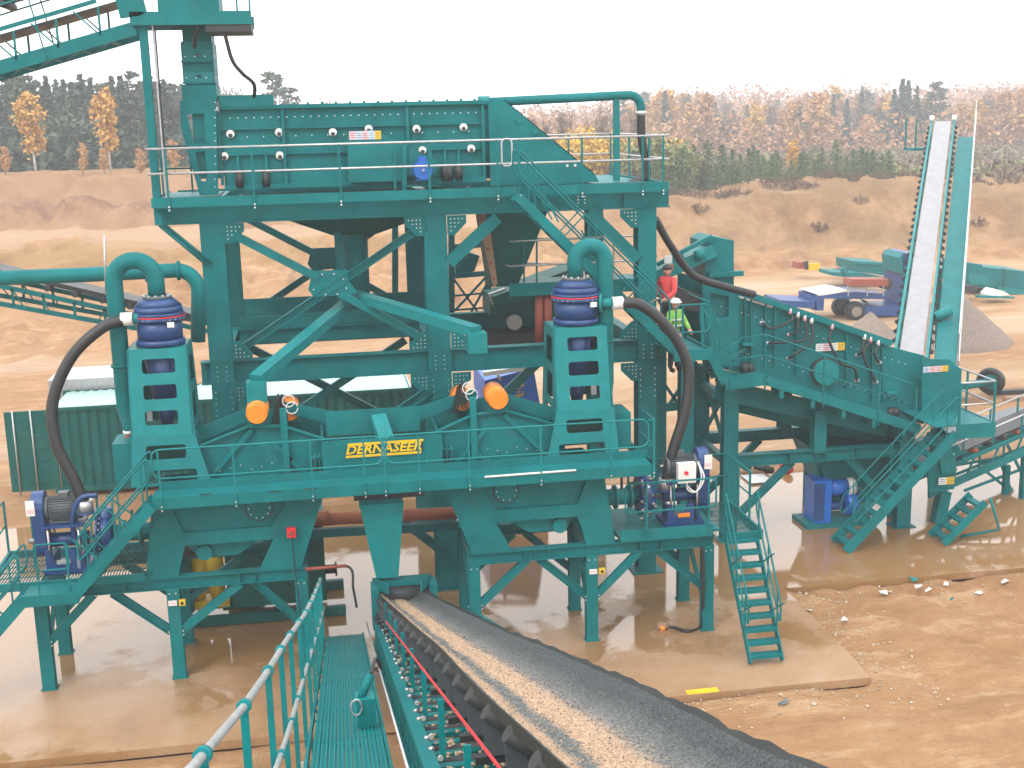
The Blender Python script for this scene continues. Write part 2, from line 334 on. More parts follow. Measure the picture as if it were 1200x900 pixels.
# sandy ground material
def sand_mat():
    m = bpy.data.materials.new('quarry_sand'); m.use_nodes = True; t = m.node_tree; b = t.nodes['Principled BSDF']; L = t.links.new
    geo = N(t, 'ShaderNodeNewGeometry')
    def noi(s, d=6, r=.6, vec=None):
        n = N(t, 'ShaderNodeTexNoise'); n.inputs['Scale'].default_value = s; n.inputs['Detail'].default_value = d; n.inputs['Roughness'].default_value = r
        L(vec or geo.outputs['Position'], n.inputs['Vector']); return n.outputs[0]
    def ramp(src, stops):
        r = N(t, 'ShaderNodeValToRGB'); e = r.color_ramp.elements
        while len(e) < len(stops): e.new(.5)
        for q, (p, c) in zip(e, stops): q.position = p; q.color = (*c, 1)
        L(src, r.inputs[0]); return r.outputs[0]
    def mix(f, a, c, bl='MIX'):
        n = N(t, 'ShaderNodeMix', data_type='RGBA'); n.blend_type = bl
        if isinstance(f, float): n.inputs[0].default_value = f
        else: L(f, n.inputs[0])
        for k, v in ((6, a), (7, c)):
            if isinstance(v, tuple): n.inputs[k].default_value = (*v, 1)
            else: L(v, n.inputs[k])
        return n.outputs[2]
    def rng(src, a, b_, c=0.0, d=1.0):
        n = N(t, 'ShaderNodeMapRange'); L(src, n.inputs['Value'])
        for k, v in zip(('From Min','From Max','To Min','To Max'), (a, b_, c, d)): n.inputs[k].default_value = v
        return n.outputs[0]
    mp = N(t, 'ShaderNodeMapping'); mp.inputs['Scale'].default_value = (.22, 1, 2.2); L(geo.outputs['Position'], mp.inputs['Vector'])
    base = ramp(noi(.16, 8, .65), [(.3, (.30,.16,.072)), (.5, (.38,.22,.11)), (.72, (.44,.275,.15))])
    streak = ramp(noi(.55, 7, .7, mp.outputs[0]), [(.32, (.20,.10,.044)), (.5, (.33,.19,.095)), (.7, (.42,.275,.165))])
    c = mix(.5, base, streak)
    fine = noi(4.5, 8, .75); c = mix(rng(fine, .4, .72, 0, .6), c, (.25, .14, .07)); blot = noi(.9, 8, .75); c = mix(rng(blot, .53, .7, 0, .5), c, (.24, .135, .065)); c = mix(rng(blot, .46, .34, 0, .5), c, (.37, .245, .145)); 
    peb = N(t, 'ShaderNodeTexVoronoi'); peb.inputs['Scale'].default_value = 9; L(geo.outputs['Position'], peb.inputs['Vector'])
    c = mix(rng(peb.outputs['Distance'], .12, .05, 0, .5), c, (.42, .36, .3))
    # damp, churned streaks and dry crust
    mp5 = N(t, 'ShaderNodeMapping'); mp5.inputs['Rotation'].default_value = (0, 0, R(-48)); mp5.inputs['Scale'].default_value = (.55, 1.9, 1); L(geo.outputs['Position'], mp5.inputs['Vector'])
    ch = noi(.75, 9, .72, mp5.outputs[0]); c = mix(rng(ch, .53, .62, 0, .55), c, (.25, .14, .068)); c = mix(rng(ch, .47, .38, 0, .7), c, (.47, .33, .21))
    ch2 = noi(2.6, 8, .75); c = mix(rng(ch2, .55, .66, 0, .55), c, (.25, .145, .072)); c = mix(rng(ch2, .42, .33, 0, .55), c, (.46, .34, .235))
    # pale wet silt along the floor
    sep = N(t, 'ShaderNodeSeparateXYZ'); L(geo.outputs['Position'], sep.inputs[0])
    mp2 = N(t, 'ShaderNodeMapping'); mp2.inputs['Scale'].default_value = (.35, 1.2, 1); L(geo.outputs['Position'], mp2.inputs['Vector'])
    sn = noi(.13, 6, .6, mp2.outputs[0]); flat = rng(sep.outputs['Z'], .35, .05)
    far = rng(sep.outputs['Y'], 34, 42); fx = rng(sep.outputs['X'], -2, 16, .25, 1)
    def mul(a, b_): n = N(t, 'ShaderNodeMath', operation='MULTIPLY'); L(a, n.inputs[0]); L(b_, n.inputs[1]); return n.outputs[0]
    silt = mul(mul(mul(rng(sn, .42, .56), flat), far), fx)
    c = mix(mul(silt, rng(fine, .2, .6, .6, .95)), c, (.43, .33, .235))
    nrm = N(t, 'ShaderNodeSeparateXYZ'); L(geo.outputs['Normal'], nrm.inputs[0]); steep = rng(nrm.outputs['Z'], .985, .86)
    mp3 = N(t, 'ShaderNodeMapping'); mp3.inputs['Scale'].default_value = (.34, .12, .55); L(geo.outputs['Position'], mp3.inputs['Vector'])
    stra = ramp(noi(1.0, 7, .72, mp3.outputs[0]), [(.36, (.13,.065,.03)), (.47, (.27,.155,.08)), (.56, (.38,.25,.145)), (.68, (.2,.11,.055))])
    c = mix(mul(steep, rng(fine, .1, .9, .55, .95)), c, stra)
    leftm = rng(sep.outputs['X'], 24, 10)
    # haul road on the left terrace and dry ochre grass along its lip
    jit = N(t, 'ShaderNodeMath', operation='MULTIPLY_ADD'); jit.inputs[1].default_value = 7; L(blot, jit.inputs[0]); L(sep.outputs['Y'], jit.inputs[2])
    yj = jit.outputs[0]
    c = mix(mul(mul(rng(yj, 84.5, 86), rng(yj, 97.5, 96)), mul(leftm, rng(fine, .2, .6, .6, .9))), c, (.36, .25, .165))
    c = mix(mul(mul(rng(yj, 80, 81.5), rng(yj, 85, 83.5)), mul(leftm, rng(fine, .3, .6, .1, .75))), c, (.24, .155, .055))
    c = mix(mul(mul(rng(yj, 96.5, 98), rng(yj, 107, 105)), mul(leftm, rng(fine, .2, .8, .9, .5))), c, (.27, .16, .10))
    c = mix(mul(mul(rng(yj, 99.5, 100.5), rng(yj, 102.5, 101.5)), mul(leftm, rng(blot, .35, .55, .2, .8))), c, (.17, .09, .06))
    # heath and dry grass over the right bank and plateau, litter under the forest
    hn = noi(.3, 7, .7); gz = rng(sep.outputs['Z'], .5, 1.6); gy = rng(sep.outputs['X'], 12, 34)
    c = mix(mul(mul(rng(hn, .34, .6, .1, .75), gz), gy), c, (.16, .11, .058))
    pl = mul(rng(sep.outputs['Z'], 2.5, 3.5), rng(sep.outputs['Y'], 103, 108))
    c = mix(mul(pl, rng(hn, .2, .6, .5, .9)), c, (.12, .08, .045))
    warm = N(t, 'ShaderNodeVectorMath', operation='MULTIPLY'); L(c, warm.inputs[0]); warm.inputs[1].default_value = (.98, .90, .79)   # iron-rich sand
    L(warm.outputs[0], b.inputs['Base Color'])
    wet = rng(sn, .56, .62); r = mul(mul(wet, flat), far)
    L(rng(r, 0, 1, .93, .42), b.inputs['Roughness']); b.inputs['Specular IOR Level'].default_value = .35
    bp = N(t, 'ShaderNodeBump'); bp.inputs['Strength'].default_value = .8; bp.inputs['Distance'].default_value = .09
    hh = N(t, 'ShaderNodeMath', operation='ADD'); L(noi(1.5, 11, .78), hh.inputs[0]); L(noi(14, 5, .7), hh.inputs[1])
    L(hh.outputs[0], bp.inputs['Height']); L(bp.outputs[0], b.inputs['Normal'])
    return m
SAND = sand_mat()
gobj = g.build('ground', SAND, kind='structure')
# wet concrete slab
def slab_mat():
    m = bpy.data.materials.new('wet_muddy_concrete'); m.use_nodes = True; t = m.node_tree; b = t.nodes['Principled BSDF']; L = t.links.new
    geo = N(t, 'ShaderNodeNewGeometry'); sep = N(t, 'ShaderNodeSeparateXYZ'); L(geo.outputs['Position'], sep.inputs[0])
    def noi(s, d=6, r=.6):
        n = N(t, 'ShaderNodeTexNoise'); n.inputs['Scale'].default_value = s; n.inputs['Detail'].default_value = d; n.inputs['Roughness'].default_value = r
        L(geo.outputs['Position'], n.inputs['Vector']); return n.outputs[0]
    def rng(src, a, b_, c=0.0, d=1.0):
        n = N(t, 'ShaderNodeMapRange'); L(src, n.inputs['Value'])
        for k, v in zip(('From Min','From Max','To Min','To Max'), (a, b_, c, d)): n.inputs[k].default_value = v
        return n.outputs[0]
    r = N(t, 'ShaderNodeValToRGB'); e = r.color_ramp.elements; e.new(.5)
    for q, (p, c) in zip(e, [(.3, (.20,.105,.045)), (.46, (.29,.16,.075)), (.58, (.33,.20,.11)), (.7, (.42,.30,.2))][:3]): q.position = p; q.color = (*c, 1)
    L(noi(.5, 8, .68), r.inputs[0])
    wn = noi(.55, 7, .62)                                  # standing water where the slab dips
    f = N(t, 'ShaderNodeMath', operation='ADD'); L(wn, f.inputs[0]); L(rng(sep.outputs['Y'], 21.5, 26.5, -.07, .17), f.inputs[1])
    g2 = N(t, 'ShaderNodeMath', operation='ADD'); L(f.outputs[0], g2.inputs[0]); L(rng(sep.outputs['X'], -6.5, -3.5, .05, 0), g2.inputs[1])
    wet = rng(g2.outputs[0], .49, .60)
    mx = N(t, 'ShaderNodeMix', data_type='RGBA'); L(wet, mx.inputs[0]); L(r.outputs[0], mx.inputs[6]); mx.inputs[7].default_value = (.25,.135,.055,1)
    fine = noi(11, 6, .7); m2 = N(t, 'ShaderNodeMix', data_type='RGBA'); L(rng(fine, .5, .8, 0, .45), m2.inputs[0]); L(mx.outputs[2], m2.inputs[6]); m2.inputs[7].default_value = (.17,.105,.06,1)
    L(m2.outputs[2], b.inputs['Base Color'])
    rg = N(t, 'ShaderNodeMath', operation='ADD'); L(rng(wet, 0, 1, .42, .035), rg.inputs[0]); L(rng(fine, .3, .7, -.015, .03), rg.inputs[1])
    L(rg.outputs[0], b.inputs['Roughness']); b.inputs['IOR'].default_value = 1.5; b.inputs['Specular IOR Level'].default_value = .75
    bp = N(t, 'ShaderNodeBump'); bp.inputs['Distance'].default_value = .02; L(rng(wet, 0, 1, .35, .03), bp.inputs['Strength']); L(noi(5, 8, .7), bp.inputs['Height']); L(bp.outputs[0], b.inputs['Normal'])
    return m
SLAB = slab_mat()
# outline with slightly broken edges
def wob(a, b, n, amp):
    a = Vector(a); b = Vector(b); return [a.lerp(b, i/n) + Vector((random.uniform(-amp, amp), random.uniform(-amp, amp), 0)) for i in range(n)]
ol = wob((-40,20.6,0),(10.1,20.6,0),90,.012) + wob((10.1,20.6,0),(10.2,25.25,0),14,.02) + wob((10.2,25.25,0),(26,25.3,0),40,.02) + wob((26,25.3,0),(26,34,0),10,.05) + wob((26,34,0),(-40,34,0),60,.05)
sb = MB(); sb.plate(ol, .16, nrm=(0,0,1))
SLO = sb.build('concrete_slab', SLAB, kind='structure')
# gravel strewn along the slab edges
pm = MB()
for i in range(600):
    k = random.random()
    if k < .45: x = random.uniform(3.5, 11.5); y = 20.55 - abs(random.gauss(0, .5))
    elif k < .8: x = 10.25 + abs(random.gauss(0, .7)); y = random.uniform(20.6, 25)
    else: x = random.uniform(10, 18); y = 25.15 - abs(random.gauss(0, .9))
    s = random.uniform(.012, .045) * (1.6 if random.random() < .06 else 1); z = gh(x, y)+s*.3
    vs = [Vector((x,y,z)) + Vector(v)*s*random.uniform(.6, 1.1) for v in ((1,0,0),(0,1,0),(-1,0,0),(0,-1,0),(0,0,.8),(0,0,-.5))]
    pm.m = random.choice((0, 0, 0, 1)); pm.add(vs, [(0,1,4),(1,2,4),(2,3,4),(3,0,4),(1,0,5),(2,1,5),(3,2,5),(0,3,5)])
pm.build('gravel', [mat('pebble_buff', (.34,.24,.15), .8, var=.3), mat('pebble_pale', (.42,.36,.28), .8)], kind='stuff', category='gravel', label='pale pebbles scattered along the edge of the concrete slab')
# haze
hz = MB().box((-360, -70, -6), (420, 455, 34)); ho = hz.build('haze', [], kind='stuff', label='thin autumn haze hanging over the quarry and forest', category='haze')
hm = bpy.data.materials.new('haze_air'); hm.use_nodes = True; t = hm.node_tree; t.nodes.clear()
o_ = N(t, 'ShaderNodeOutputMaterial'); v_ = N(t, 'ShaderNodeVolumePrincipled'); v_.inputs['Density'].default_value = .0014
v_.inputs['Color'].default_value = (.95, .95, .97, 1); v_.inputs['Anisotropy'].default_value = 0.1
t.links.new(v_.outputs[0], o_.inputs['Volume']); ho.data.materials.append(hm)
# ---------------------------------------------------------------- trees
BARK = mat('pine_bark', (.16, .085, .05), .9, var=.3, scale=6)
BIRCHB = mat('birch_bark', (.5, .48, .44), .8, var=.3, scale=4)
GBARK = mat('grey_bark', (.12, .1, .085), .9, var=.3)
def leafmat(name, c1, c2):
    m = bpy.data.materials.new(name); m.use_nodes = True; t = m.node_tree; b = t.nodes['Principled BSDF']; b.inputs['Roughness'].default_value = .75
    g_ = N(t, 'ShaderNodeNewGeometry'); oi = N(t, 'ShaderNodeObjectInfo'); n = N(t, 'ShaderNodeMix', data_type='RGBA')
    ad = N(t, 'ShaderNodeMath', operation='MULTIPLY_ADD'); ad.inputs[1].default_value = .6; t.links.new(g_.outputs['Random Per Island'], ad.inputs[0])
    m2 = N(t, 'ShaderNodeMath', operation='MULTIPLY'); m2.inputs[1].default_value = .4; t.links.new(oi.outputs['Random'], m2.inputs[0]); t.links.new(m2.outputs[0], ad.inputs[2])
    t.links.new(ad.outputs[0], n.inputs[0]); n.inputs[6].default_value = (*c1, 1); n.inputs[7].default_value = (*c2, 1); t.links.new(n.outputs[2], b.inputs['Base Color'])
    return m
LM = {'spruce': leafmat('spruce_needles', (.028,.052,.034), (.06,.095,.055)), 'pine': leafmat('pine_needles', (.04,.065,.042), (.085,.11,.065)),
      'young_pine': leafmat('young_pine_needles', (.03,.075,.025), (.09,.15,.05)),
      'birch': leafmat('yellow_birch_leaves', (.42,.21,.03), (.58,.34,.08)), 'amber': leafmat('amber_leaves', (.42,.2,.06), (.52,.31,.13)),
      'brown': leafmat('brown_oak_leaves', (.33,.14,.06), (.42,.24,.11)), 'willow': leafmat('yellow_willow_leaves', (.5,.28,.02), (.62,.42,.08)),
      'olive': leafmat('olive_leaves', (.1,.13,.04), (.22,.22,.08)), 'heather': leafmat('heather_twigs', (.075,.04,.03), (.16,.09,.05)), 'bare': leafmat('bare_twigs', (.2,.12,.08), (.33,.22,.16))}
def quad(m, c, s, d=None):
    n = Vector((random.gauss(0,1), random.gauss(0,1), random.gauss(0,1))).normalized()
    u = (d or Vector((random.gauss(0,1), random.gauss(0,1), random.gauss(0,1)))).cross(n)
    if u.length < 1e-3: u = Vector((1,0,0))
    u = u.normalized(); w = u.cross(n) if d is None else d.normalized()
    m.add([c-u*s*.5-w*s*.7, c+u*s*.5-w*s*.6, c+u*s*.35+w*s*.7, c-u*s*.4+w*s*.6], [(0,1,2,3)])
def tree_meshes(kind, seed, h):
    random.seed(seed); c = MB(); tr = MB(); lean = Vector((random.uniform(-.03,.03), random.uniform(-.03,.03), 0))
    r0 = h*.013; tp = [Vector((0,0,-.3))] + [Vector((lean.x*h*k/5, lean.y*h*k/5, h*k/5*.97)) for k in range(1, 6)]
    tr.tube(tp, r0, 6, True, [r0*1.2*(1-k/5.4) for k in range(6)])
    def axis_at(z): return Vector((lean.x*z, lean.y*z, z))
    if kind in ('spruce', 'young_pine'):
        z0 = h*(.16 if kind == 'spruce' else .04); wid = h*(random.uniform(.13, .17) if kind == 'spruce' else .40); z = z0
        while z < h:
            f = 1-(z-z0)/(h-z0); nb = 6 if kind == 'spruce' else 7
            for k in range(nb):
                if random.random() < .12: continue
                a = random.uniform(0, 6.28); L_ = wid*(f**.8*.95+.05)*random.uniform(.6, 1.15); dz = (-.35 if kind == 'spruce' else .35)*L_
                d = Vector((math.cos(a), math.sin(a), 0)); A = axis_at(z); E_ = A + d*L_ + Vector((0,0,dz))
                if kind == 'young_pine' or k % 2: tr.tube([A, E_], r0*.18, 3, False, [r0*.2, r0*.05])
                m = int(4+L_*5)
                for j in range(m):
                    q = A.lerp(E_, (j+.6)/m) + Vector((random.gauss(0,1), random.gauss(0,1), random.gauss(0,.6)))*(.09*L_+.05)
                    quad(c, q, h*.026*random.uniform(.7, 1.5), d*.8+Vector((random.gauss(0,.5), random.gauss(0,.5), random.gauss(0,.4))))
            z += h*(.026 if kind == 'spruce' else .05)
    elif kind == 'pine':
        for k in range(26):
            z = h*random.uniform(.42, .98); a = random.uniform(0, 6.28); f = (z/h-.42)/.56; L_ = h*(.16*(1-f)+.05)*random.uniform(.6,1.2)
            A = axis_at(z); E_ = A + Vector((math.cos(a)*L_, math.sin(a)*L_, L_*.25)); tr.tube([A, E_], r0*.2, 3, False, [r0*.25, r0*.06])
            for j in range(38):
                q = A.lerp(E_, random.uniform(.3, 1.1)) + Vector((random.gauss(0,1), random.gauss(0,1), random.gauss(0,.45)))*h*.022
                quad(c, q, h*.022*random.uniform(.6, 1.4))
        for k in range(7):
            z = h*random.uniform(.15, .42); a = random.uniform(0, 6.28); A = axis_at(z); tr.tube([A, A+Vector((math.cos(a), math.sin(a), -.2))*h*.05], r0*.1, 3, False)
    else:
        base = {'birch': .28, 'amber': .22, 'brown': .16, 'willow': .03, 'olive': .02, 'heather': 0, 'bare': .2}[kind]
        wid = {'birch': .15, 'amber': .2, 'brown': .27, 'willow': .5, 'olive': .55, 'heather': .9, 'bare': .17}[kind]
        nb = {'willow': 46, 'olive': 46, 'heather': 34}.get(kind, 40)
        for k in range(nb):
            if kind in ('willow', 'olive', 'heather', 'bare'):
                a = random.uniform(0, 6.28); zz = random.uniform(0, .1)*h; rr = wid*h*math.sqrt(random.random()); top = h*(1-.55*(rr/(wid*h))**2)*random.uniform(.65, 1.05)
                if kind == 'bare': zz = random.uniform(.25, .7)*h; rr *= .8; top = min(h*1.02, zz+h*random.uniform(.2, .4))
                A = axis_at(zz)+Vector((math.cos(a), math.sin(a), 0))*rr*.3*(kind != 'bare'); E_ = Vector((math.cos(a)*rr, math.sin(a)*rr, top))
            else:
                z = h*(base + (.95-base)*random.random()); f = (z/h-base)/(1-base); prof = math.sin(math.pi*min(1, f*.8+.18))
                a = random.uniform(0, 6.28); L_ = wid*h*prof*random.uniform(.5, 1.15); A = axis_at(z-L_*.5); E_ = axis_at(z)+Vector((math.cos(a)*L_, math.sin(a)*L_, L_*.35))
            md = A.lerp(E_, .5)+Vector((random.gauss(0,.02)*h, random.gauss(0,.02)*h, 0)); tr.tube([A, md, E_], r0*.25, 3, False, [r0*.3, r0*.2, r0*.06])
            nq = {'bare': 8, 'heather': 26, 'amber': 34, 'birch': 34}.get(kind, 42)
            for j in range(nq):
                q = (A.lerp(md, random.random()) if random.random() < .25 else md.lerp(E_, random.random()**.7)) + Vector((random.gauss(0,1), random.gauss(0,1), random.gauss(0,1)))*h*.03
                quad(c, q, h*(.02 if kind in ('bare',) else .032 if kind not in ('heather', 'willow', 'olive') else .045)*random.uniform(.5, 1.3), Vector((0,0,1)) if kind == 'bare' else None)
            if kind == 'bare':
                for j in range(7):
                    q = A.lerp(E_, random.uniform(.3, 1)); tr.tube([q, q+Vector((random.gauss(0,.03), random.gauss(0,.03), random.uniform(.03,.09)))*h], .02, 3, False)
    bark = BARK if kind in ('spruce','pine','young_pine') else BIRCHB if kind in ('birch',) else GBARK
    ob = []
    for nm, mb, mt in (('crown', c, LM[kind]), ('trunk', tr, bark)):
        me = bpy.data.meshes.new(nm); me.from_pydata(mb.v, [], mb.f); me.materials.append(mt); me.polygons.foreach_set('use_smooth', [nm == 'trunk']*len(mb.f)); me.update(); ob.append(me)
    return ob
TM = {}
SPEC = {'spruce': (12, 4), 'pine': (13, 3), 'young_pine': (3, 3), 'birch': (11, 3), 'amber': (11, 3), 'brown': (9, 3), 'willow': (4.5, 3), 'olive': (3, 2), 'heather': (.8, 3), 'bare': (8, 3)}
for kd, (h, n) in SPEC.items():
    for i in range(n): TM[kd, i] = tree_meshes(kd, 100+i*7+len(TM), h)
NAME = {'spruce': ('spruce_tree','tree'), 'pine': ('pine_tree','tree'), 'young_pine': ('young_pine_tree','tree'), 'birch': ('birch_tree','tree'), 'amber': ('amber_tree','tree'), 'brown': ('oak_tree','tree'), 'willow': ('yellow_bush','bush'), 'olive': ('olive_bush','bush'), 'heather': ('heather_bush','bush'), 'bare': ('bare_tree','tree')}
def plant(kd, x, y, h, label, group, zoff=-.1):
    i = random.randrange(SPEC[kd][1]); nm, cat = NAME[kd]; z = gh(x, y)+zoff
    o = thing(nm, label, cat, (x, y, z), group); o.rotation_euler.z = random.uniform(0, 6.28); s = h/SPEC[kd][0]; o.scale = (s*random.uniform(.85,1.2),)*2+(s,)
    for me, pn in zip(TM[kd, i], ('crown', 'trunk')):
        c = bpy.data.objects.new(pn, me); COL.objects.link(c); c.parent = o
    return o
def at_px(px, Y): return P(px, 200, Y).x
def h_for(px, top, Y, base): return P(px, top, Y).z - base
random.seed(11)
# left forest: measured tree tops along the ridge
ORD = ['first','second','third','fourth','fifth','sixth','seventh','eighth','ninth','tenth','eleventh','twelfth','thirteenth','fourteenth','fifteenth','sixteenth','seventeenth']
LG = 'conifers of the forest behind the left pit wall'
def place(kd, px, top, Y, label, group):
    x = at_px(px, Y); z = gh(x, Y); hh = max(.5, P(px, top, Y).z - z); return plant(kd, x, Y, hh, label, group)
front = [(-14,88,'spruce'),(8,92,'spruce'),(22,88,'pine'),(37,84,'pine'),(52,92,'pine'),(66,88,'spruce'),(84,92,'spruce'),(102,86,'spruce'),(113,90,'spruce'),(139,88,'spruce'),(148,88,'spruce'),(160,80,'pine'),(183,82,'spruce'),(197,92,'spruce'),(208,96,'pine'),(-40,84,'spruce')]
for px, tp, kd in front: place(kd, px, tp, random.uniform(124, 132), 'dark conifer, %s from the left along the front row of the left forest' % ORD[sorted(q[0] for q in front).index(px)], LG)
for i in range(120):
    px = -70 + i*2.5 + random.uniform(-3, 3); place(random.choice(('spruce','spruce','pine')), px, random.uniform(92, 118), random.uniform(114, 165), 'conifer crowded into the left forest, ' + ('between the picture edge and the first golden birch' if px < 40 else 'between the two golden birches' if px < 130 else 'between the second golden birch and the slim support column' if px < 170 else 'to the right of the slim support column'), 'conifers crowded in the left forest')
place('birch', 130, 97, 104, 'golden birch with a white trunk on the left pit rim', None)
place('birch', 42, 104, 105, 'orange birch among dark spruces near the left picture edge', None)
for px, tp in ((97,165),(122,172),(6,170),(165,172),(205,160)): place('amber', px, tp, 103, 'small rusty bush-like tree at the foot of the left forest', 'small rusty trees at the foot of the left forest')
for px, tp, kd in ((264,98,'bare'),(280,96,'bare'),(296,112,'amber'),(318,104,'amber'),(333,86,'pine'),(322,82,'pine'),(345,100,'pine'),(388,112,'bare'),(498,116,'bare'),(225,100,'spruce')):
    place(kd, px, tp, random.uniform(150, 165), {'bare': 'bare twiggy tree showing above the top screen', 'amber': 'orange tree showing above the top screen', 'pine': 'thin dark pine showing above the top screen', 'spruce': 'dark spruce behind the feed chute'}[kd], {'bare': 'bare trees above the screen', 'amber': 'orange trees above the screen', 'pine': 'pines above the screen', 'spruce': None}[kd])
# right: willows behind the platform
for i in range(16):
    px = 600 + i*13 + random.uniform(-6, 6); tp = 150 + abs(px-690)*.08 + random.uniform(-8, 10); place('willow', px, tp, random.uniform(100, 118), 'bright yellow willow bush beyond the top platform railing', 'yellow willow bushes beyond the top platform')
for i in range(9): place('bare', 604+i*17+random.uniform(-5,5), random.uniform(118, 140), random.uniform(112, 120), 'bare twiggy birch standing among the yellow bushes', 'bare birches among the yellow bushes')
for px, tp in ((770,148),(785,160),(745,165),(802,170)): place('olive', px, tp, 100, 'round olive green bush at the end of the top platform', 'olive bushes by the top platform')
PX_ = sorted((812,828,846,882,895,962,980,1010,1022,1045,868,940))
for px, tp in ((812,168),(828,163),(846,168),(882,170),(895,182),(962,172),(980,163),(1010,172),(1022,178),(1045,192),(868,195),(940,190)):
    place('young_pine', px, tp, random.uniform(99, 106), 'young bright green pine on the right bank, %s of its row counted from the left' % ORD[PX_.index(px)], 'young pines on top of the right bank')
for px, tp, kd in ((930,160,'birch'),(902,180,'olive'),(945,168,'olive'),(1067,200,'willow'),(1150,205,'olive'),(1120,190,'olive'),(1185,200,'olive')):
    place(kd, px, tp, random.uniform(108, 114), 'low yellow green shrub behind the young pines' if kd != 'birch' else 'slender golden birch between the young pines', 'low shrubs behind the young pines' if kd != 'birch' else None)
for i in range(60):
    px = 765+i*7.4+random.uniform(-4, 4); Y = random.uniform(88.5, 93); x = at_px(px, Y); plant('heather', x, Y, random.uniform(.5, 1.05), 'purplish brown heather clump on the crest of the right bank', 'heather clumps on the crest of the right bank', -.15)
for i in range(26):
    px = 770+i*11+random.uniform(-5, 5); place('young_pine', px, random.uniform(172, 192), random.uniform(93, 105), 'small bushy pine filling the row between the taller young pines', 'small bushy pines on the right bank')
for px, py, Y in ((962,272,85),(820,255,86),(1010,262,86),(1150,280,85)): plant('heather', at_px(px, Y), Y, .9, 'dark heather clump growing on the bare face of the right bank', 'heather clumps on the face of the right bank')
for i in range(230):
    px = 735 + i*2.2 + random.uniform(-4, 4); Y = random.uniform(190, 290)
    kd = random.choices(('amber','birch','spruce','bare','brown','pine'), (5, 2, 2, 3, 2 if px < 1080 else 8, 1))[0]
    tp = 108 + 8*math.sin(px*.03) + random.uniform(0, 30) - (6 if 930 < px < 1000 else 0)
    lab = {'amber': 'amber autumn tree', 'birch': 'golden birch', 'spruce': 'dark spruce', 'bare': 'leafless birch', 'brown': 'russet broadleaf tree', 'pine': 'tall pine'}[kd]
    wh = 'above the yellow bushes' if px < 800 else 'above the first young pines' if px < 900 else 'above the middle young pines' if px < 1000 else 'left of the stacker conveyor' if px < 1090 else 'right of the stacker conveyor'
    place(kd, px, tp, Y, lab+' in the hazy wood, '+wh, lab+' trees in the hazy wood '+wh)
for px, tp in ((1052,92),(1062,94),(1046,104),(1072,100),(1092,95),(1100,102)): place('pine' if px > 1080 else 'spruce', px, tp, 200, 'tall dark conifer rising above the hazy wood on the right', 'tall dark conifers above the hazy wood')
# understorey and the far hill wood
random.seed(5)
def brush(name, label, box, n, mt, smin, smax, zmax):
    fm = MB()
    for i in range(n):
        x = random.uniform(box[0], box[1]); y = random.uniform(box[2], box[3]); z = gh(x, y) + zmax*random.random()**1.3*(.6+.6*noise.noise(V3(x*.15, y*.1)))
        quad(fm, Vector((x, y, z)), random.uniform(smin, smax))
    return fm.build(name, mt, kind='stuff', label=label, category='undergrowth')
V3 = lambda a, b: Vector((a, b, 3.3))
brush('left_undergrowth', 'dark undergrowth closing the gaps between the left forest trunks', (-60, -5, 112, 150), 26000, LM['spruce'], .2, .5, 6)
brush('hazy_undergrowth', 'brown twiggy undergrowth between the trunks of the hazy wood', (35, 200, 190, 280), 45000, LM['brown'], .25, .6, 7)
brush('scrub', 'low olive and brown scrub covering the plateau beyond the young pines', (22, 160, 104, 190), 14000, LM['olive'], .15, .4, 1.6)
brush('brown_scrub', 'brown dead grass and twigs mixed through the scrub on the plateau', (22, 160, 104, 190), 26000, LM['heather'], .15, .4, 1.8)
brush('far_wood', 'far wooded hill fading into the haze', (30, 300, 330, 415), 30000, LM['brown'], .4, .9, 10)
# ================================================================ MACHINES
random.seed(21)
V = Vector
def bm(t, name, a, b, w, h, m=TEAL, upv=(0,0,1), **k): return MB().beam(a, b, w, h, upv).build(name, m, t, **k)
def ib(t, name, a, b, w, h, m=TEAL, upv=(0,0,1), c=False, **k): return MB().ibeam(a, b, w, h, .02, upv, c).build(name, m, t, **k)
def pl(t, name, pts, Y, th, m=TEAL, holes=(), **k):
    return MB().plate([P(x, y, Y) for x, y in pts], th, [[P(x, y, Y) for x, y in h] for h in holes]).build(name, m, t, **k)
def rrect(cx, cy, w, h, r=2.5, skew=0):
    o = []
    for sx, sy, a0 in ((1,-1,-90),(1,1,0),(-1,1,90),(-1,-1,180)):
        for k in range(4):
            a = R(a0+30*k); x = sx*(w/2-r)+r*math.cos(a); y = sy*(h/2-r)+r*math.sin(a); o.append((cx+x, cy+y-x*.06))
    return o
# ---------------------------------------------------------------- steel tower
T = thing('steel_tower', 'tall teal steel frame carrying the top screen, with columns and cross braces', 'steel frame', (2.5, 29, 0))
TY, TB = 26.9, 32.0
XC = (-2.05, 2.68, 7.43); up_y = (0,1,0)
for x in XC:
    for y in (TY, TB):
        z0 = .03; ib(T, 'column', (x, y+.22, z0), (x, y+.22, 8.6), .5 if x < 7 else .42, .44, upv=up_y)
        MB().box((x-.36, y-.1, .0), (x+.36, y+.54, .035)).build('base_plate', TEAL, T)
        for z in (5.1, 5.62, 8.3, 7.5, 6.6): MB().box((x-.24, y+.02, z-.012), (x+.24, y+.2, z+.012)).build('stiffener', TEAL, T)
for y in (TY-.02, TB-.02):
    ib(T, 'crossbeam', (-2.5, y+.16, 5.37), (7.9, y+.16, 5.37), .3, .5)
    MB().beam((-3.2, y+.14, 8.82), (7.95, y+.14, 8.82), .04, .46).build('deck_beam', TEAL, T)
    MB().beam((-3.2, y+.1, 8.6), (7.95, y+.1, 8.6), .2, .025).build('beam_flange', TEAL, T)
for z in (5.37, 8.8):
    for x in (-2.05, 2.68, 7.43): ib(T, 'side_beam', (x, TY+.4, z), (x, TB, z), .25, .4)
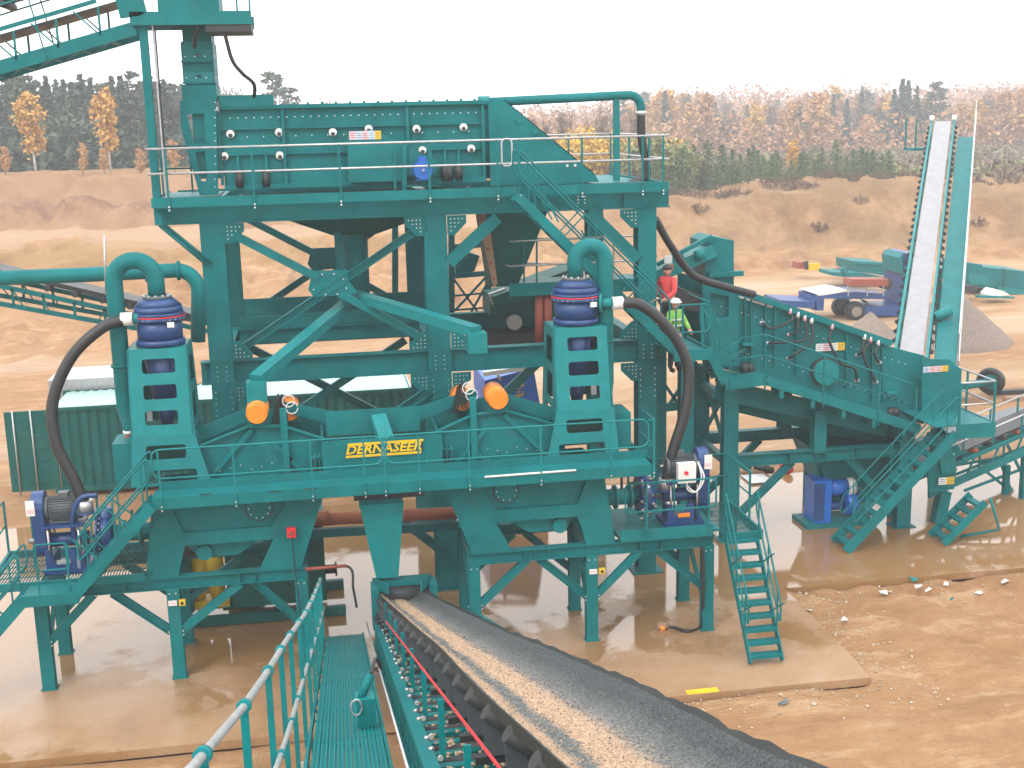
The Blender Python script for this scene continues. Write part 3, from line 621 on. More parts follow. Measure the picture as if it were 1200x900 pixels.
def brace(a, b, w=.17, m=TEAL, t=None, d=.12): return MB().ibeam(a, b, d, w, .015, (0,-1,0) if False else (0,0,1), 1).build('brace', m, t or T)
for y in (TY, TB-.1):
    brace((-1.75, y, 8.42), (.1, y, 7.35)); brace((.55, y, 7.0), (2.4, y, 5.85)); brace((2.45, y+.02, 8.4), (-1.72, y+.02, 5.8))
    MB().plate([(.0, y-.02, 7.5), (.2, y-.02, 7.5), (.75, y-.02, 7.5), (.75, y-.02, 7.25), (.95, y-.02, 6.98), (.0, y-.02, 6.92), (-.12, y-.02, 7.1)], .02).build('gusset_plate', TEAL, T)
bolts(T, [(x, TY-.04, z) for x, z in ((.2,7.42),(.45,7.42),(.65,7.3),(0,7.1),(.25,6.98),(.5,6.98),(.7,7.1))])
brace((2.95, TY, 7.55), (4.05, TY, 8.5), .26); brace((6.1, TY, 8.55), (7.2, TY, 7.45), .26)
brace((2.45, TY, 4.75), (1.1, TY, 3.9), .2); brace((2.9, TY, 4.75), (3.7, TY, 4.1), .2); brace((-1.75, TY, 4.8), (-.5, TY, 4.0), .2)
brace((-1.7, TB, 2.6), (2.3, TB, 5.0), .2); brace((2.3, TB, 2.6), (-1.7, TB, 5.0), .2); brace((4.0, TB, 2.6), (6.6, TB, 4.9), .24)
brace((2.95, TY, .6), (1.3, TY, 2.1), .2); brace((7.2, TY, .6), (5.6, TY, 2.1), .2)
def gus(x, z, s, dirx, dz, y=TY-.03):
    MB().plate([(x, y, z), (x+dirx*s, y, z), (x+dirx*s, y, z+dz*s*.4), (x+dirx*s*.4, y, z+dz*s), (x, y, z+dz*s)], .018).build('gusset_plate', TEAL, T)
    bolts(T, [(x+dirx*s*(.18+.2*i), y-.02, z+dz*s*(.18+.2*j)) for i in range(4) for j in range(4) if i+j < 4], .014)
for x in (-2.3+.5, 2.43, 2.94, 7.22):
    dx = -1 if x in (2.43, 7.22) else 1
    gus(x, 8.58, .42, dx, -1); gus(x, 5.64, .42, dx, 1); gus(x, 5.1, .42, dx, -1)
for x in XC: bolts(T, [(x+dx, TY-.02, 5.2+.1*k) for dx in (-.1, .1) for k in range(4)] + [(x+dx, TY-.02, 4.3+.13*k) for dx in (-.17, .17) for k in range(6)], .014)
bolts(T, [(2.75+dx, TY-.03, 8.75+.07*k) for dx in (3.1, 3.25) for k in range(4)], .014)
# tall strut from deck to conveyor head and twin props under the deck corner
for dx in (0, .1): MB().tube([(-3.1+dx*.8, TY-.1+dx, 8.6), (-2.2+dx, TY-.1+dx, 7.75)], .04, 6).build('prop', TEAL, T)
for px, w in ((396, .17), (414, .2)):
    a = P(px, 275, 28.5 if px < 400 else 30.5); ib(T, 'hanger_column', (a.x, a.y, 8.4), (a.x, a.y, 6.3), w, .18, upv=up_y)
# wash trough hung between the columns
wt = thing('wash_trough', 'long dark teal trough lying between the tower columns above the crossbeam', 'trough', (0.3, 29, 5.5))
MB().plate([(-1.7, 28.2, 5.75), (2.35, 28.2, 5.75), (2.35, 28.2, 6.45), (-1.7, 28.2, 6.35)], .03).build('front_side', TEAL, wt)
MB().plate([(-1.7, 30.6, 5.75), (2.35, 30.6, 5.75), (2.35, 30.6, 6.45), (-1.7, 30.6, 6.45)], .03).build('back_side', TEAL, wt)
MB().box((-1.7, 28.25, 5.72), (2.35, 30.6, 5.75)).build('floor_plate', TEAL, wt)
MB().beam((-1.75, 28.15, 6.1), (2.35, 28.15, 6.1), .1, .06).build('lip', TEAL, wt)
# ---------------------------------------------------------------- top walkway
D = thing('top_walkway', 'long railed teal walkway running along the top screen', 'walkway', (2.3, 26.6, 9.0))
DF = 26.3
bm(D, 'front_channel', (-3.17, DF+.03, 9.08), (7.75, DF+.03, 9.08), .05, .2)
bm(D, 'side_channel', (-3.15, DF+.06, 9.08), (-3.15, 29.6, 9.08), .05, .18); bm(D, 'side_channel', (7.72, DF+.06, 9.08), (7.72, 31.6, 9.08), .05, .18)
grating(D, -3.1, 7.68, DF+.06, TY+.6, 9.14, .06); MB().box((-3.1, TY+.5, 9.1), (-1.9, 29.5, 9.13)).build('deck_plate', TEAL, D)
MB().box((6.35, 27.45, 9.1), (7.68, 31.5, 9.13)).build('deck_plate', TEAL, D)
MB().plate([(6.9, TY+.02, 9.04), (7.95, TY+.02, 9.04), (7.6, TY+.02, 8.8), (7.3, TY+.02, 8.6), (6.9, TY+.02, 8.6)], .03).build('end_bracket', TEAL, D)
for h, nm in ((1.0, 'top_rail'), (.5, 'mid_rail')):
    MB().tube([(-3.2, DF, 9.17+h), (7.75, DF, 9.17+h)], .024, 6).build(nm, GALV, D)
    MB().tube([(7.72, DF+.1, 9.17+h), (7.72, 31.4, 9.17+h)], .022, 6).build(nm, GALV, D)
    MB().tube([(7.7, 31.4, 9.17+h), (4.2, 31.4, 9.17+h)], .022, 6).build(nm, GALV, D)
    MB().tube([(-3.15, DF+.05, 9.17+h), (-3.15, 29.4, 9.17+h), (-2.2, 29.4, 9.17+h)], .02, 6).build(nm, TEAL, D)
for px in (195, 296, 398, 503, 583, 609, 682, 753, 777):
    x = P(px, 200, DF).x; MB().box((x-.02, DF-.03, 8.9), (x+.02, DF+.0, 10.17)).build('post', TEAL, D)
    bolts(D, [(x, DF-.03, 8.93), (x, DF-.03, 9.0)], .02)
for x, y in ((-3.15,26.9),(-3.15,27.6),(-3.15,28.5),(-2.6,29.4),(7.72,27.8),(7.72,29.6),(7.7,31.4),(6.6,31.4),(5.5,31.4)): MB().box((x-.02, y-.02, 9.0), (x+.02, y+.02, 10.15)).build('post', TEAL, D)
looprail(D, (4.08, DF-.04, 9.17), (4.3, DF-.04, 9.17), 1.02, .45, GALV, .02, (), .1)
# ---------------------------------------------------------------- top vibrating screen
SC = thing('vibrating_screen', 'long teal screen box with round white caps on top of the tower', 'screening machine', (1, 28.8, 9.2))
SY = 27.5
def flat_poly(t, name, pts, th, m=TEAL, holes=(), **k): return MB().plate(pts, th, holes).build(name, m, t, **k)
zt, zb = 11.0, 9.25; xl, xr = -1.75, 3.9
flat_poly(SC, 'side_panel', [(xl,SY,zb),(xr,SY,zb),(xr,SY,zt),(xl,SY,zt)], .03); flat_poly(SC, 'side_panel', [(xl,SY+3.2,zb),(xr,SY+3.2,zb),(xr,SY+3.2,zt),(xl,SY+3.2,zt)], .03)
bm(SC, 'top_flange', (xl, SY-.05, zt-.03), (xr, SY-.05, zt-.03), .16, .08); bm(SC, 'top_flange', (xl, SY+3.2, zt-.03), (xr, SY+3.2, zt-.03), .16, .08)
MB().box((xl, SY+.05, zt-.6), (xr, SY+3.15, zt-.55)).build('screen_deck', DARK, SC)
for z in (10.52, 9.98): bm(SC, 'stiffener', (xl, SY-.05, z), (xr, SY-.05, z), .08, .03)
bm(SC, 'bottom_flange', (xl, SY-.06, zb+.05), (xr, SY-.06, zb+.05), .14, .1)
for px in (258, 333, 478, 566): x = P(px, 170, SY).x; bm(SC, 'rib', (x, SY-.06, zb+.1), (x, SY-.06, zt-.1), .06, .1, upv=up_y)
for px in (279, 312, 505, 521, 537): x = P(px, 190, SY).x; bm(SC, 'spring_rod', (x, SY-.09, 9.5), (x, SY-.09, 9.95), .04, .04, CYAN)
for px in (281, 312, 521, 537, 526): x = P(px, 210, SY).x; MB().cyl((x, SY-.12, 9.3), (x, SY-.12, 9.62), .085, n=12).build('spring', DARK, SC)
cap = None
for px, py in ((270,157),(327,155),(390,155),(432,151),(488,151),(543,149),(263,183),(328,182),(495,176),(552,174)):
    c = P(px, py, SY-.06); m = MB(); m.tube([c+V((0,.03,0)), c+V((0,-.05,0))], .085, 16)
    o = m.build('round_cap', WHITE, SC); m = MB(); m.cyl(c+V((0,-.03,-.035)), c+V((0,-.075,-.035)), .045, n=10); m.build('cap_bolt', DARK, o)
bolts(SC, [(xl+.2+i*.17, SY-.04, 10.75-.012*i*0) for i in range(33)] + [(xl+.2+i*.34, SY-.04, 10.35) for i in range(16)], .014, )
for i in range(14):
    x = -.2+i*.3; MB().cyl((x, SY-.02, zt), (x, SY-.02, zt+.05), .03, n=6).build('clamp', TEAL, SC)
MB().box((xl, SY-.15, 10.98), (-.62, SY+1.0, 11.22)).build('feed_cover', TEAL, SC)
# drive guard and motor
gd = thing('drive_guard', 'teal belt guard box with warning labels on the side of the top screen', 'guard', (1.3, 27.1, 9.2))
gy = 27.05
flat_poly(gd, 'guard_panel', [P(407,158,gy), P(438,152,gy), P(513,188,gy), P(511,205,gy), P(478,206,gy), P(470,212,gy), P(409,214,gy)], .25)
bm(gd, 'leg', P(474, 170, gy-.05), P(474, 224, gy-.05), .1, .06, upv=up_y); bm(gd, 'leg', P(463, 176, gy-.04), P(463, 222, gy-.04), .05, .05, upv=up_y)
label_panel(gd, (409,154), (447,163), gy-.01, [PINK, LBLUE, PINK, LBLUE, YELLOW])
MB().box(P(476,219,gy-.3), P(514,216,gy+.1)).build('motor_shelf', TEAL, gd)
def motor(name, label, cat, c, ax, L, r, m, fins=14, box=True, grp=None, foot=True):
    t = thing(name, label, cat, (c[0], c[1], c[2]-r), grp); c = V(c); d = V(ax).normalized(); u = V((0,0,1)); w = d.cross(u)
    MB().cyl(c-d*L*.36, c+d*L*.36, r*.86, n=20).build('housing', m, t)
    MB().cyl(c-d*L*.5, c-d*L*.36, r*.9, r*.97, n=20).build('fan_cover', m, t); MB().cyl(c+d*L*.36, c+d*L*.46, r*.96, n=20).build('end_bell', m, t)
    MB().cyl(c+d*L*.46, c+d*L*.6, r*.15, n=10).build('shaft', STEEL, t)
    mm = MB()
    for k in range(fins*2):
        a = math.pi*2*k/(fins*2); e = u*math.sin(a)+w*math.cos(a); p = c+e*r*.92; mm.beam(p-d*L*.33, p+d*L*.33, .008, r*.16, e)
    mm.build('fin', m, t, kind='stuff')
    if box: MB().beam(c+u*(r+.03)-d*L*.1, c+u*(r+.03)+d*L*.16, r*.8, r*.42).build('terminal_box', m, t)
    if foot: MB().beam(c-u*(r*.98)-d*L*.3, c-u*(r*.98)+d*L*.3, r*1.5, .03).build('foot', m, t)
    return t
motor('screen_motor', 'round blue electric motor on the shelf beside the top screen guard', 'motor', P(495, 199, 26.85), (0,-1,0), .42, .21, BLUE)
# discharge hood
H = thing('discharge_hood', 'large sloping teal hood plate at the right end of the top screen', 'hood', (5, 28.8, 9.2))
for y in (27.4, 30.7):
    flat_poly(H, 'side_panel', [(3.99,y,9.17),(6.45,y,9.17),(6.35,y,9.35),(4.36,y,11.0),(3.99,y,11.0)], .03)
flat_poly(H, 'cover_plate', [(4.36,27.4,11.0),(4.36,30.7,11.0),(6.35,30.7,9.35),(6.35,27.4,9.35)], .02)
for q in ((4.65,10.55),(5.0,10.3)): MB().cyl((q[0],27.38,q[1]),(q[0],27.34,q[1]),.05,n=10).build('lifting_eye', CYAN, H)
for q in ((5.72,9.55),(5.9,9.55)): MB().cyl((q[0],27.38,q[1]),(q[0],27.35,q[1]),.03,n=8).build('bolt', BOLT, H)
# under-screen hopper and right chute
U = thing('screen_hopper', 'dark sloping collecting hopper under the top screen', 'hopper', (1, 29, 8))
flat_poly(U, 'hopper_front', [(-1.6,27.35,8.62),(3.9,27.35,8.62),(1.6,28.6,7.7),(.6,28.6,7.7)], .02, DARK if False else TEAL, nrm=None) if False else None
m = MB(); A = [(-1.6,27.3,9.0),(3.9,27.3,9.0),(3.9,30.6,9.0),(-1.6,30.6,9.0)]; B = [(.5,28.5,8.1),(1.5,28.5,8.1),(1.5,29.4,8.1),(.5,29.4,8.1)]
m.add(A+B, [(0,1,5,4),(1,2,6,5),(2,3,7,6),(3,0,4,7)]); m.build('hopper_wall', GREENC, U)
MB().cyl((1.0,28.95,8.15),(1.0,28.95,6.4),.3,n=16).build('downpipe', TEAL, U)
C2 = thing('oversize_chute', 'dark teal chute falling from under the hood, right bay of the tower', 'chute', (4.6, 28.5, 6.5))
m = MB(); A = [(3.95,27.9,8.6),(5.4,27.9,8.6),(5.4,30,8.6),(3.95,30,8.6)]; B = [(4.1,28.6,6.75),(4.75,28.6,6.75),(4.75,29.3,6.75),(4.1,29.3,6.75)]
m.add(A+B, [(0,1,5,4),(1,2,6,5),(2,3,7,6),(3,0,4,7)]); m.build('chute_wall', GREENC, C2)
flat_poly(C2, 'wear_strip', [P(560,252,28),P(572,250,28),P(583,332,28),P(578,338,28)], .04, TIMBER)
for k in range(5): MB().cyl(P(563+k*4, 258+k*17, 27.98), P(563+k*4, 258+k*17, 27.94), .03, n=8).build('bolt_hole', REDBR, C2)
# top wash-water pipe
WP = thing('wash_water_pipe', 'teal pipe bending down over the right end of the top walkway into a black hose', 'pipe', (5.5, 27.8, 9.2))
py = 27.9
p0, p1_, p2_ = P(567,120,py), P(738,111.5,py), P(750,125,py)
MB().tube([p0, p1_-V((.1,0,0))] + [p for p in arc((p1_.x-.02, py, p1_.z-.28), .28, 90, 0, n=8)] + [(p1_.x+.26, py, p1_.z-.4)], .1, 14).build('pipe', TEAL, WP)
MB().cyl(p0-V((.12,0,0)), p0+V((.12,0,0)), .14, n=16).build('flange', CYAN, WP)
c = V((p1_.x+.26, py, p1_.z-.4)); MB().cyl(c+V((0,0,.05)), c-V((0,0,.05)), .125, n=14).build('clamp', GALV, WP)
MB().tube(bez([c, c+V((.02,0,-.6)), c+V((.12,0,-1.1)), c+V((.1,0,-1.45)), c+V((-.25,0.1,-1.6))]), .1, 12).build('hose', RUB, WP)
bm(WP, 'support_post', (P(722,115,py).x, py, 9.15), (P(722,115,py).x, py, p1_.z-.08), .13, .13, upv=up_y)
MB().cyl((5.15,py,p1_.z-.12), (5.15,py,p1_.z+.04), .05, n=8).build('valve', DARK, WP)
# feed chute at left end
F = thing('feed_chute', 'stepped teal feed chute dropping from the conveyor head onto the top screen', 'chute', (-2.2, 27.9, 9.3))
fy = 27.3
def zz(py_): return P(230, py_, fy).z
xa, xb = P(213,60,fy).x, P(248,60,fy).x
MB().box((xa+.03, fy+.05, zz(48)), (xb+.0, fy+1.2, 12.9)).build('upper_duct', TEAL, F)
for i, (ya, yb, ang) in enumerate(((48, 72, -.12), (72, 97, -.05))):
    flat_poly(F, 'front_panel', [(xa,fy+ang*0,zz(yb)),(xb,fy+ang*0,zz(yb)),(xb,fy+.05+i*.05,zz(ya)),(xa,fy+.05+i*.05,zz(ya))], .05, CYAN)
    MB().beam((xa-.03, fy-.03, zz(yb)), (xb+.03, fy-.03, zz(yb)), .06, .04).build('flange', TEAL, F)
    bolts(F, [(xa+.06+k*.2, fy-.05, zz(yb)+.1) for k in range(4)], .012)
    MB().box((xa+.25, fy-.03, zz(yb)+.12), (xb-.25, fy-.0, zz(yb)+.15)).build('slot', DARK, F)
MB().box((xa-.02, fy+.05, zz(98)), (xb+.02, fy+1.3, zz(48)-.02)).build('duct_body', TEAL, F)
MB().box((xa-.06, fy-.02, zz(118)), (xb+.04, fy+1.3, zz(99))).build('lower_box', TEAL, F)
xq = xb+.02
flat_poly(F, 'leg_plate', [P(211,118,fy-.03),P(253,116,fy-.03),P(256,228,fy-.03),P(234,229,fy-.03),P(212,150,fy-.03)], .05, TEAL,
     [[P(x, y, fy-.03) for x, y in q] for q in ([(219,134),(239,133),(241,168),(227,168)], [(229,179),(240,177),(243,208),(240,213),(236,212)])])
MB().box((xa+.1, fy+.1, 9.5), (xb+.0, fy+1.2, 10.9)).build('inner_chute', TEAL, F)
bolts(F, [P(252, 120+k*9, fy-.06) for k in range(12)], .013)
# black cables hanging from the conveyor head
cb = MB().tube(bez([P(228,55,26.9), P(229,40,26.7), P(238,24,26.6), P(252,22,26.6), P(262,36,26.7), P(272,70,26.8), P(284,86,26.9), P(298,100,27.2), P(296,124,27.5)]), .04, 8)
cb.build('black_cable', RUB, None, label='black cable looping from the conveyor head down to the top screen', category='cable')
# ---------------------------------------------------------------- overhead feed conveyor
FC = thing('feed_conveyor', 'teal lattice conveyor rising from the left to its head above the tower', 'conveyor', (-6, 27, 9))
k1 = P(160,30,26.5); dirn = (P(0,78,26.5)-P(155,33,26.5)).normalized(); L_ = 8.5
for y in (0, 1.3):
    o = V((0,y,0)); a = P(158,30,26.5)+o; b = a+dirn*L_
    bm(FC, 'side_channel', a-V((0,0,.05)), b-V((0,0,.05)), .05, .26)
    bm(FC, 'upper_chord', a+V((-.7,0,.48)), b+V((0,0,.62)), .05, .08)
    bm(FC, 'handrail', a+V((-1.4,0,.75)), b+V((0,0,.98)), .03, .03, CYAN)
    for k in range(9):
        s = a+dirn*(.7+k*.85); bm(FC, 'lattice_bar', s, s+V((.0,0,.55)), .04, .05); bm(FC, 'lattice_bar', s, s+dirn*.5+V((.0,0,.6)), .03, .03)
    for k in (1, 4, 7): s = a+dirn*(.9+k*.9); bm(FC, 'post', s-V((0,.04,.15)), s+V((-.25,-.04,1.1)), .025, .025)
for k in range(14):
    s = P(158,30,26.5)+dirn*(.5+k*.6); bm(FC, 'cross_strut', s-V((0,0,.16)), s+V((0,1.3,-.16)), .05, .05); bm(FC, 'diagonal', s-V((0,0,.18)), s+dirn*.6+V((0,1.3,-.16)), .03, .03)
a = P(158,30,26.5)+V((-.2,.65,.5)); MB().beam(a, a+dirn*L_, 1.0, .05).build('return_belt', RUB, FC)
a = P(158,30,26.5)+V((-.9,.65,1.05)); MB().beam(a, a+dirn*L_, 1.1, .12).build('belt', RUB, FC)
for k in range(7): q = a+dirn*(.6+k*1.1)-V((0,0,.12)); MB().cyl(q-V((0,.6,0)), q+V((0,.6,0)), .09, n=10).build('roller', DARK, FC)
HP = thing('head_platform', 'teal platform and drive box at the head of the overhead conveyor', 'platform', (-2, 27, 12.5))
for y in (26.45, 27.9): bm(HP, 'edge_channel', (-3.3, y, 12.72), (-.93, y, 12.72), .06, .26)
grating(HP, -3.3, -.95, 26.5, 27.85, 12.62, .05)
MB().box((-1.85, 26.45, 12.45), (-.95, 27.8, 12.6)).build('cable_tray', DARK, HP)
flat_poly(HP, 'drive_plate', [P(132,-14,26.42),P(165,-14,26.42),P(172,14,26.42),P(165,18,26.42),P(141,22,26.42)], .03); MB().box((-2.75, 26.5, 12.85), (-1.55, 27.8, 14.2)).build('head_box', TEAL, HP)
for x in (-1.2, -.95): bm(HP, 'post', (x,26.45,12.8), (x,26.45,13.9), .035, .035)
bm(HP, 'diagonal', P(192,14,26.6), P(212,-6,26.6), .06, .06, CYAN)
TPc = thing('support_column', 'tall slim teal column holding up the conveyor head at the left', 'column', (-3.1, 26.6, 8.9))
ib(TPc, 'post', (-3.08, 26.62, 8.62), (-3.08, 26.62, 12.6), .16, .16, upv=up_y)
for dx, mm_ in ((.13, GALV), (.17, RUB)): MB().tube([(-3.02+dx, 26.6, 9.1), (-3.02+dx, 26.6, 12.6)], .018, 5).build('cable', mm_, TPc)
# ---------------------------------------------------------------- long staircase and landing
ST = thing('long_staircase', 'long steep teal staircase from the top walkway down past the right cyclone', 'staircase', (6, 25.7, 5.6))
stairs(ST, (7.7, 25.45, 5.55), (4.3, 25.45, 9.0), .7, 15, rails=(0, 1), sw=.2)
for k in range(3):
    for y in (25.45, 26.15):
        q = V((7.7,y,5.55)).lerp(V((4.3,y,9.0)), .12+.32*k); bm(ST, 'cross_bar', q+V((0,0,.3)), q+V((-.45,0,1.15)), .03, .03)
LD = thing('landing', 'small teal landing with rails where the people stand', 'platform', (8.1, 26, 5.5))
MB().box((7.6, 25.4, 5.5), (8.45, 27.2, 5.54)).build('deck_plate', TEAL, LD); bm(LD, 'front_channel', (7.6, 25.38, 5.5), (8.45, 25.38, 5.5), .05, .24)
bm(LD, 'side_channel', (8.45, 25.4, 5.5), (8.45, 27.2, 5.5), .05, .2)
looprail(LD, (7.65, 25.4, 5.55), (8.4, 25.4, 5.55), 1.05, .45, TEAL, .02, (.2, .8)); MB().tube([(8.45,25.5,6.6),(8.45,27.1,6.6)], .02, 6).build('side_rail', TEAL, LD)
S2 = thing('short_staircase', 'short teal staircase from the landing down to the inclined screen walkway', 'staircase', (9.2, 26, 4.3))
b_ = P(850,449,25.5); stairs(S2, (b_.x, 25.5, b_.z), (8.45, 25.5, 5.5), .7, 6, rails=(0,1), sw=.2)
# ---------------------------------------------------------------- front wash rig: support frame
FY, BY = 23.35, 25.03
FR = thing('support_frame', 'low teal steel frame with slanted braces under the two wash tanks', 'steel frame', (1.1, 24.2, 0))
LEGX = (-5.48, -3.02, -.57, 2.86, 5.28, 7.75)
for y in (FY+.1, BY+.1):
    for x in LEGX:
        ib(FR, 'leg', (x, y, .02), (x, y, 1.86), .24, .22, upv=up_y); MB().box((x-.15, y-.12, 0), (x+.15, y+.12, .02)).build('base_plate', TEAL, FR)
        if y < 24: bolts(FR, [(x+dx, FY-.01, z) for dx in (-.14, .14) for z in (.92, 1.0)] + [(x+dx, FY-.01, 1.78) for dx in (-.06,.06)], .016)
    ib(FR, 'longitudinal_beam', (-5.6, y, 1.98), (-.44, y, 1.98), .22, .24); ib(FR, 'longitudinal_beam', (2.74, y, 1.98), (7.88, y, 1.98), .22, .24)
    for a, b in ((-5.38,-4.5),(-2.92,-1.72),(-3.12,-4.15),(-.67,-1.45),(2.96,3.95),(5.18,4.2),(5.38,6.3),(7.65,6.66)):
        MB().ibeam((a, y-.02, .98), (b, y-.02, 1.86), .1, .16, .014, (0,0,1), 1).build('brace', TEAL, FR)
    if y < 24:
        for x in (-1.75, -1.45, 3.9, 4.1, 6.3, 6.75, -4.6, -3.9, 4.4): MB().box((x-.01, FY-.02, 1.87), (x+.01, FY+.09, 2.09)).build('stiffener', TEAL, FR)
for x in LEGX:
    bm(FR, 'cross_beam', (x, FY+.2, 1.98), (x, BY, 1.98), .12, .18); bm(FR, 'cross_brace', (x, FY+.2, .5), (x, BY, 1.8), .08, .08)
# ---------------------------------------------------------------- wash tanks, mirrored pair
def wash_tank(f, label):
    sgn = 1 if f(0) == 0 else -1
    t = thing('wash_tank', label, 'tank', (f(-1.9), 24.2, 2.1))
    y = 23.36
    def Q(pts, yy=y): return [(f(a), yy, z) for a, z in pts]
    MB().plate(Q([(-3.26,3.64),(-2.98,3.64),(-2.72,2.98),(-2.72,2.72),(-2.9,2.1),(-3.5,2.1)]), .04).build('leg_plate', TEAL, t)
    MB().plate(Q([(-.62,3.64),(.0,3.64),(-.55,2.1),(-1.36,2.1),(-1.05,2.72),(-1.1,2.95)]), .04).build('leg_plate', TEAL, t)
    MB().plate(Q([(-2.72,2.72),(-1.05,2.72),(-1.05,2.98),(-2.72,2.98)], y-.01), .12).build('bottom_band', TEAL, t)
    MB().plate(Q([(-3.0,3.66),(-.3,3.66),(-1.0,2.9),(-2.8,2.9)], y+.1), .02).build('front_panel', TEAL, t)
    MB().plate(Q([(-3.26,3.64),(-2.98,3.64),(-2.72,2.98),(-2.72,2.72),(-2.9,2.1),(-3.5,2.1)], 25.0), .04).build('leg_plate', TEAL, t)
    MB().plate(Q([(-.62,3.64),(.0,3.64),(-.55,2.1),(-1.36,2.1),(-1.05,2.72),(-1.1,2.95)], 25.0), .04).build('leg_plate', TEAL, t)
    # hull below and behind
    m = MB(); A = [(f(-3.2),23.45,3.7),(f(-.2),23.45,3.7),(f(-.2),25,3.7),(f(-3.2),25,3.7)]; B = [(f(-2.7),23.6,2.8),(f(-1.0),23.6,2.8),(f(-1.0),24.8,2.8),(f(-2.7),24.8,2.8)]
    m.add(A+B, [(0,1,5,4),(1,2,6,5),(2,3,7,6),(3,0,4,7),(4,5,6,7)]); m.build('hull', TEAL, t)
    MB().plate(Q([(-2.75,2.7),(-1.25,2.7),(-1.75,2.38),(-2.5,2.38)], 23.6), 1.0).build('sump_trough', TEAL, t)
    MB().cyl((f(-2.38),23.6,2.5),(f(-2.38),23.48,2.5),.15,n=20).build('inspection_cover', TEAL, t)
    c = V((f(-1.28), 23.45, 3.36)); MB().cyl(c+V((0,.01,0)), c-V((0,.03,0)), .27, n=28).build('cover_gap_shade', DARK, t); o = MB().cyl(c, c-V((0,.07,0)), .24, n=28).build('manhole_cover', TEAL, t)  # dark disc behind the manhole cover paints in the shaded gap around it
    bolts(o, [c+V((.2*math.cos(a*math.pi/5), -.07, .2*math.sin(a*math.pi/5))) for a in range(10)], .014)
    return t
I_ = lambda x: x; MR = lambda x: 2.28-x
wash_tank(I_, 'left teal wash tank on splayed leg plates under the walkway'); wash_tank(MR, 'right teal wash tank on splayed leg plates under the walkway')
def small_motor(c, label): return motor('gear_motor', label, 'motor', c, (-1,0,0), .5, .16, GREY, box=False)
small_motor((-2.75, 24.1, 2.42), 'small grey motor half hidden beneath the left wash tank')
# ---------------------------------------------------------------- dewatering screens (gabled side plates, orange exciters)
def dewater(f, label, idx):
    t = thing('dewatering_screen', label, 'screening machine', (f(-.9), 24.5, 3.7))
    y = 23.95
    def Q(pts, yy=y): return [(f(a), yy, z) for a, z in pts]
    for yy in (y, 25.3): MB().plate(Q([(-2.6,3.75),(.1,3.75),(.1,4.5),(-.75,4.83),(-1.4,4.86),(-2.6,4.45)], yy), .03).build('side_plate', TEAL, t)
    for (a, za), (b, zb_) in (((.1,4.5),(-.75,4.84)),((-.75,4.84),(-1.4,4.87)),((-1.4,4.87),(-2.6,4.46))): bm(t, 'top_flange', (f(a),y-.05,za), (f(b),y-.05,zb_), .14, .025, TEAL)
    MB().plate(Q([(-2.5,4.45),(-1.2,4.95),(-1.2,5.2),(-2.5,4.75)], y+.45), .03).build('inner_plate', TEAL, t); MB().plate(Q([(-.9,5.0),(.4,4.55),(.4,4.85),(-.9,5.2)], y+.7), .03).build('inner_plate', TEAL, t)
    for a, b in (((-2.3,3.8),(-1.35,4.8)),((-.35,3.85),(-.95,4.5)),((-1.05,3.8),(-.6,4.2))): bm(t, 'rib', (f(a[0]),y-.06,a[1]), (f(b[0]),y-.06,b[1]), .07, .09)
    bm(t, 'post', (f(-.72), y-.1, 3.75), (f(-.72), y-.1, 5.2), .13, .08, upv=up_y)
    for a in (-.05,): 
        fr = MB()
        for k in range(5): fr.cyl((f(a-.2+k*.09), y-.12, 3.85), (f(a-.2+k*.09), y-.12, 4.25), .02, n=6)
        fr.beam((f(a-.25),y-.12,4.18),(f(a+.2),y-.12,4.18),.1,.03); fr.build('spring_cage', CYAN, t)
        for k in range(3): MB().cyl((f(a-.16+k*.14), y-.06, 3.75), (f(a-.16+k*.14), y-.06, 3.98), .06, n=10).build('spring', DARK, t)
    bolts(t, [(f(-2+.2*k), y-.04, 4.0+.05*(k%3)) for k in range(8)], .014)
    for (mx_, yy, z, r, ln, side) in ((-1.22, y+.05, 5.14, .215, .5, 'near'), (-.63, y+1.0, 4.92, .2, .5, 'far')):
        e = thing('vibrating_motor', ('round orange exciter motor on top of the %s dewatering screen, end face towards the viewer' if side == 'near' else 'orange exciter motor with a light bracket, far side of the %s dewatering screen') % idx, 'motor', (f(mx_), yy, z-r))
        MB().cyl((f(mx_),yy-.2,z),(f(mx_),yy+ln,z),r,n=26).build('housing', ORANGE, e); MB().tube([(f(mx_),yy-.26,z),(f(mx_),yy-.2,z)], r, 26, True, [r*.88, r]).build('end_cap', ORANGE, e)
        MB().cyl((f(mx_),yy-.27,z),(f(mx_),yy-.26,z),r*.3,n=14).build('centre_plug', ORANGE, e)
        bm(e, 'foot', (f(mx_-.2),yy+.1,z-r-.02), (f(mx_+.2),yy+.1,z-r-.02), .5, .05, TEAL)
        if side == 'far': MB().plate([(f(mx_+.2),yy-.1,z-.25),(f(mx_+.42),yy-.1,z-.2),(f(mx_+.3),yy-.1,z+.08)], .05).build('bracket', CYAN, e)
    return t
dewater(I_, 'left gabled teal dewatering screen behind the walkway rail', 'left'); dewater(MR, 'right gabled teal dewatering screen behind the walkway rail', 'right')
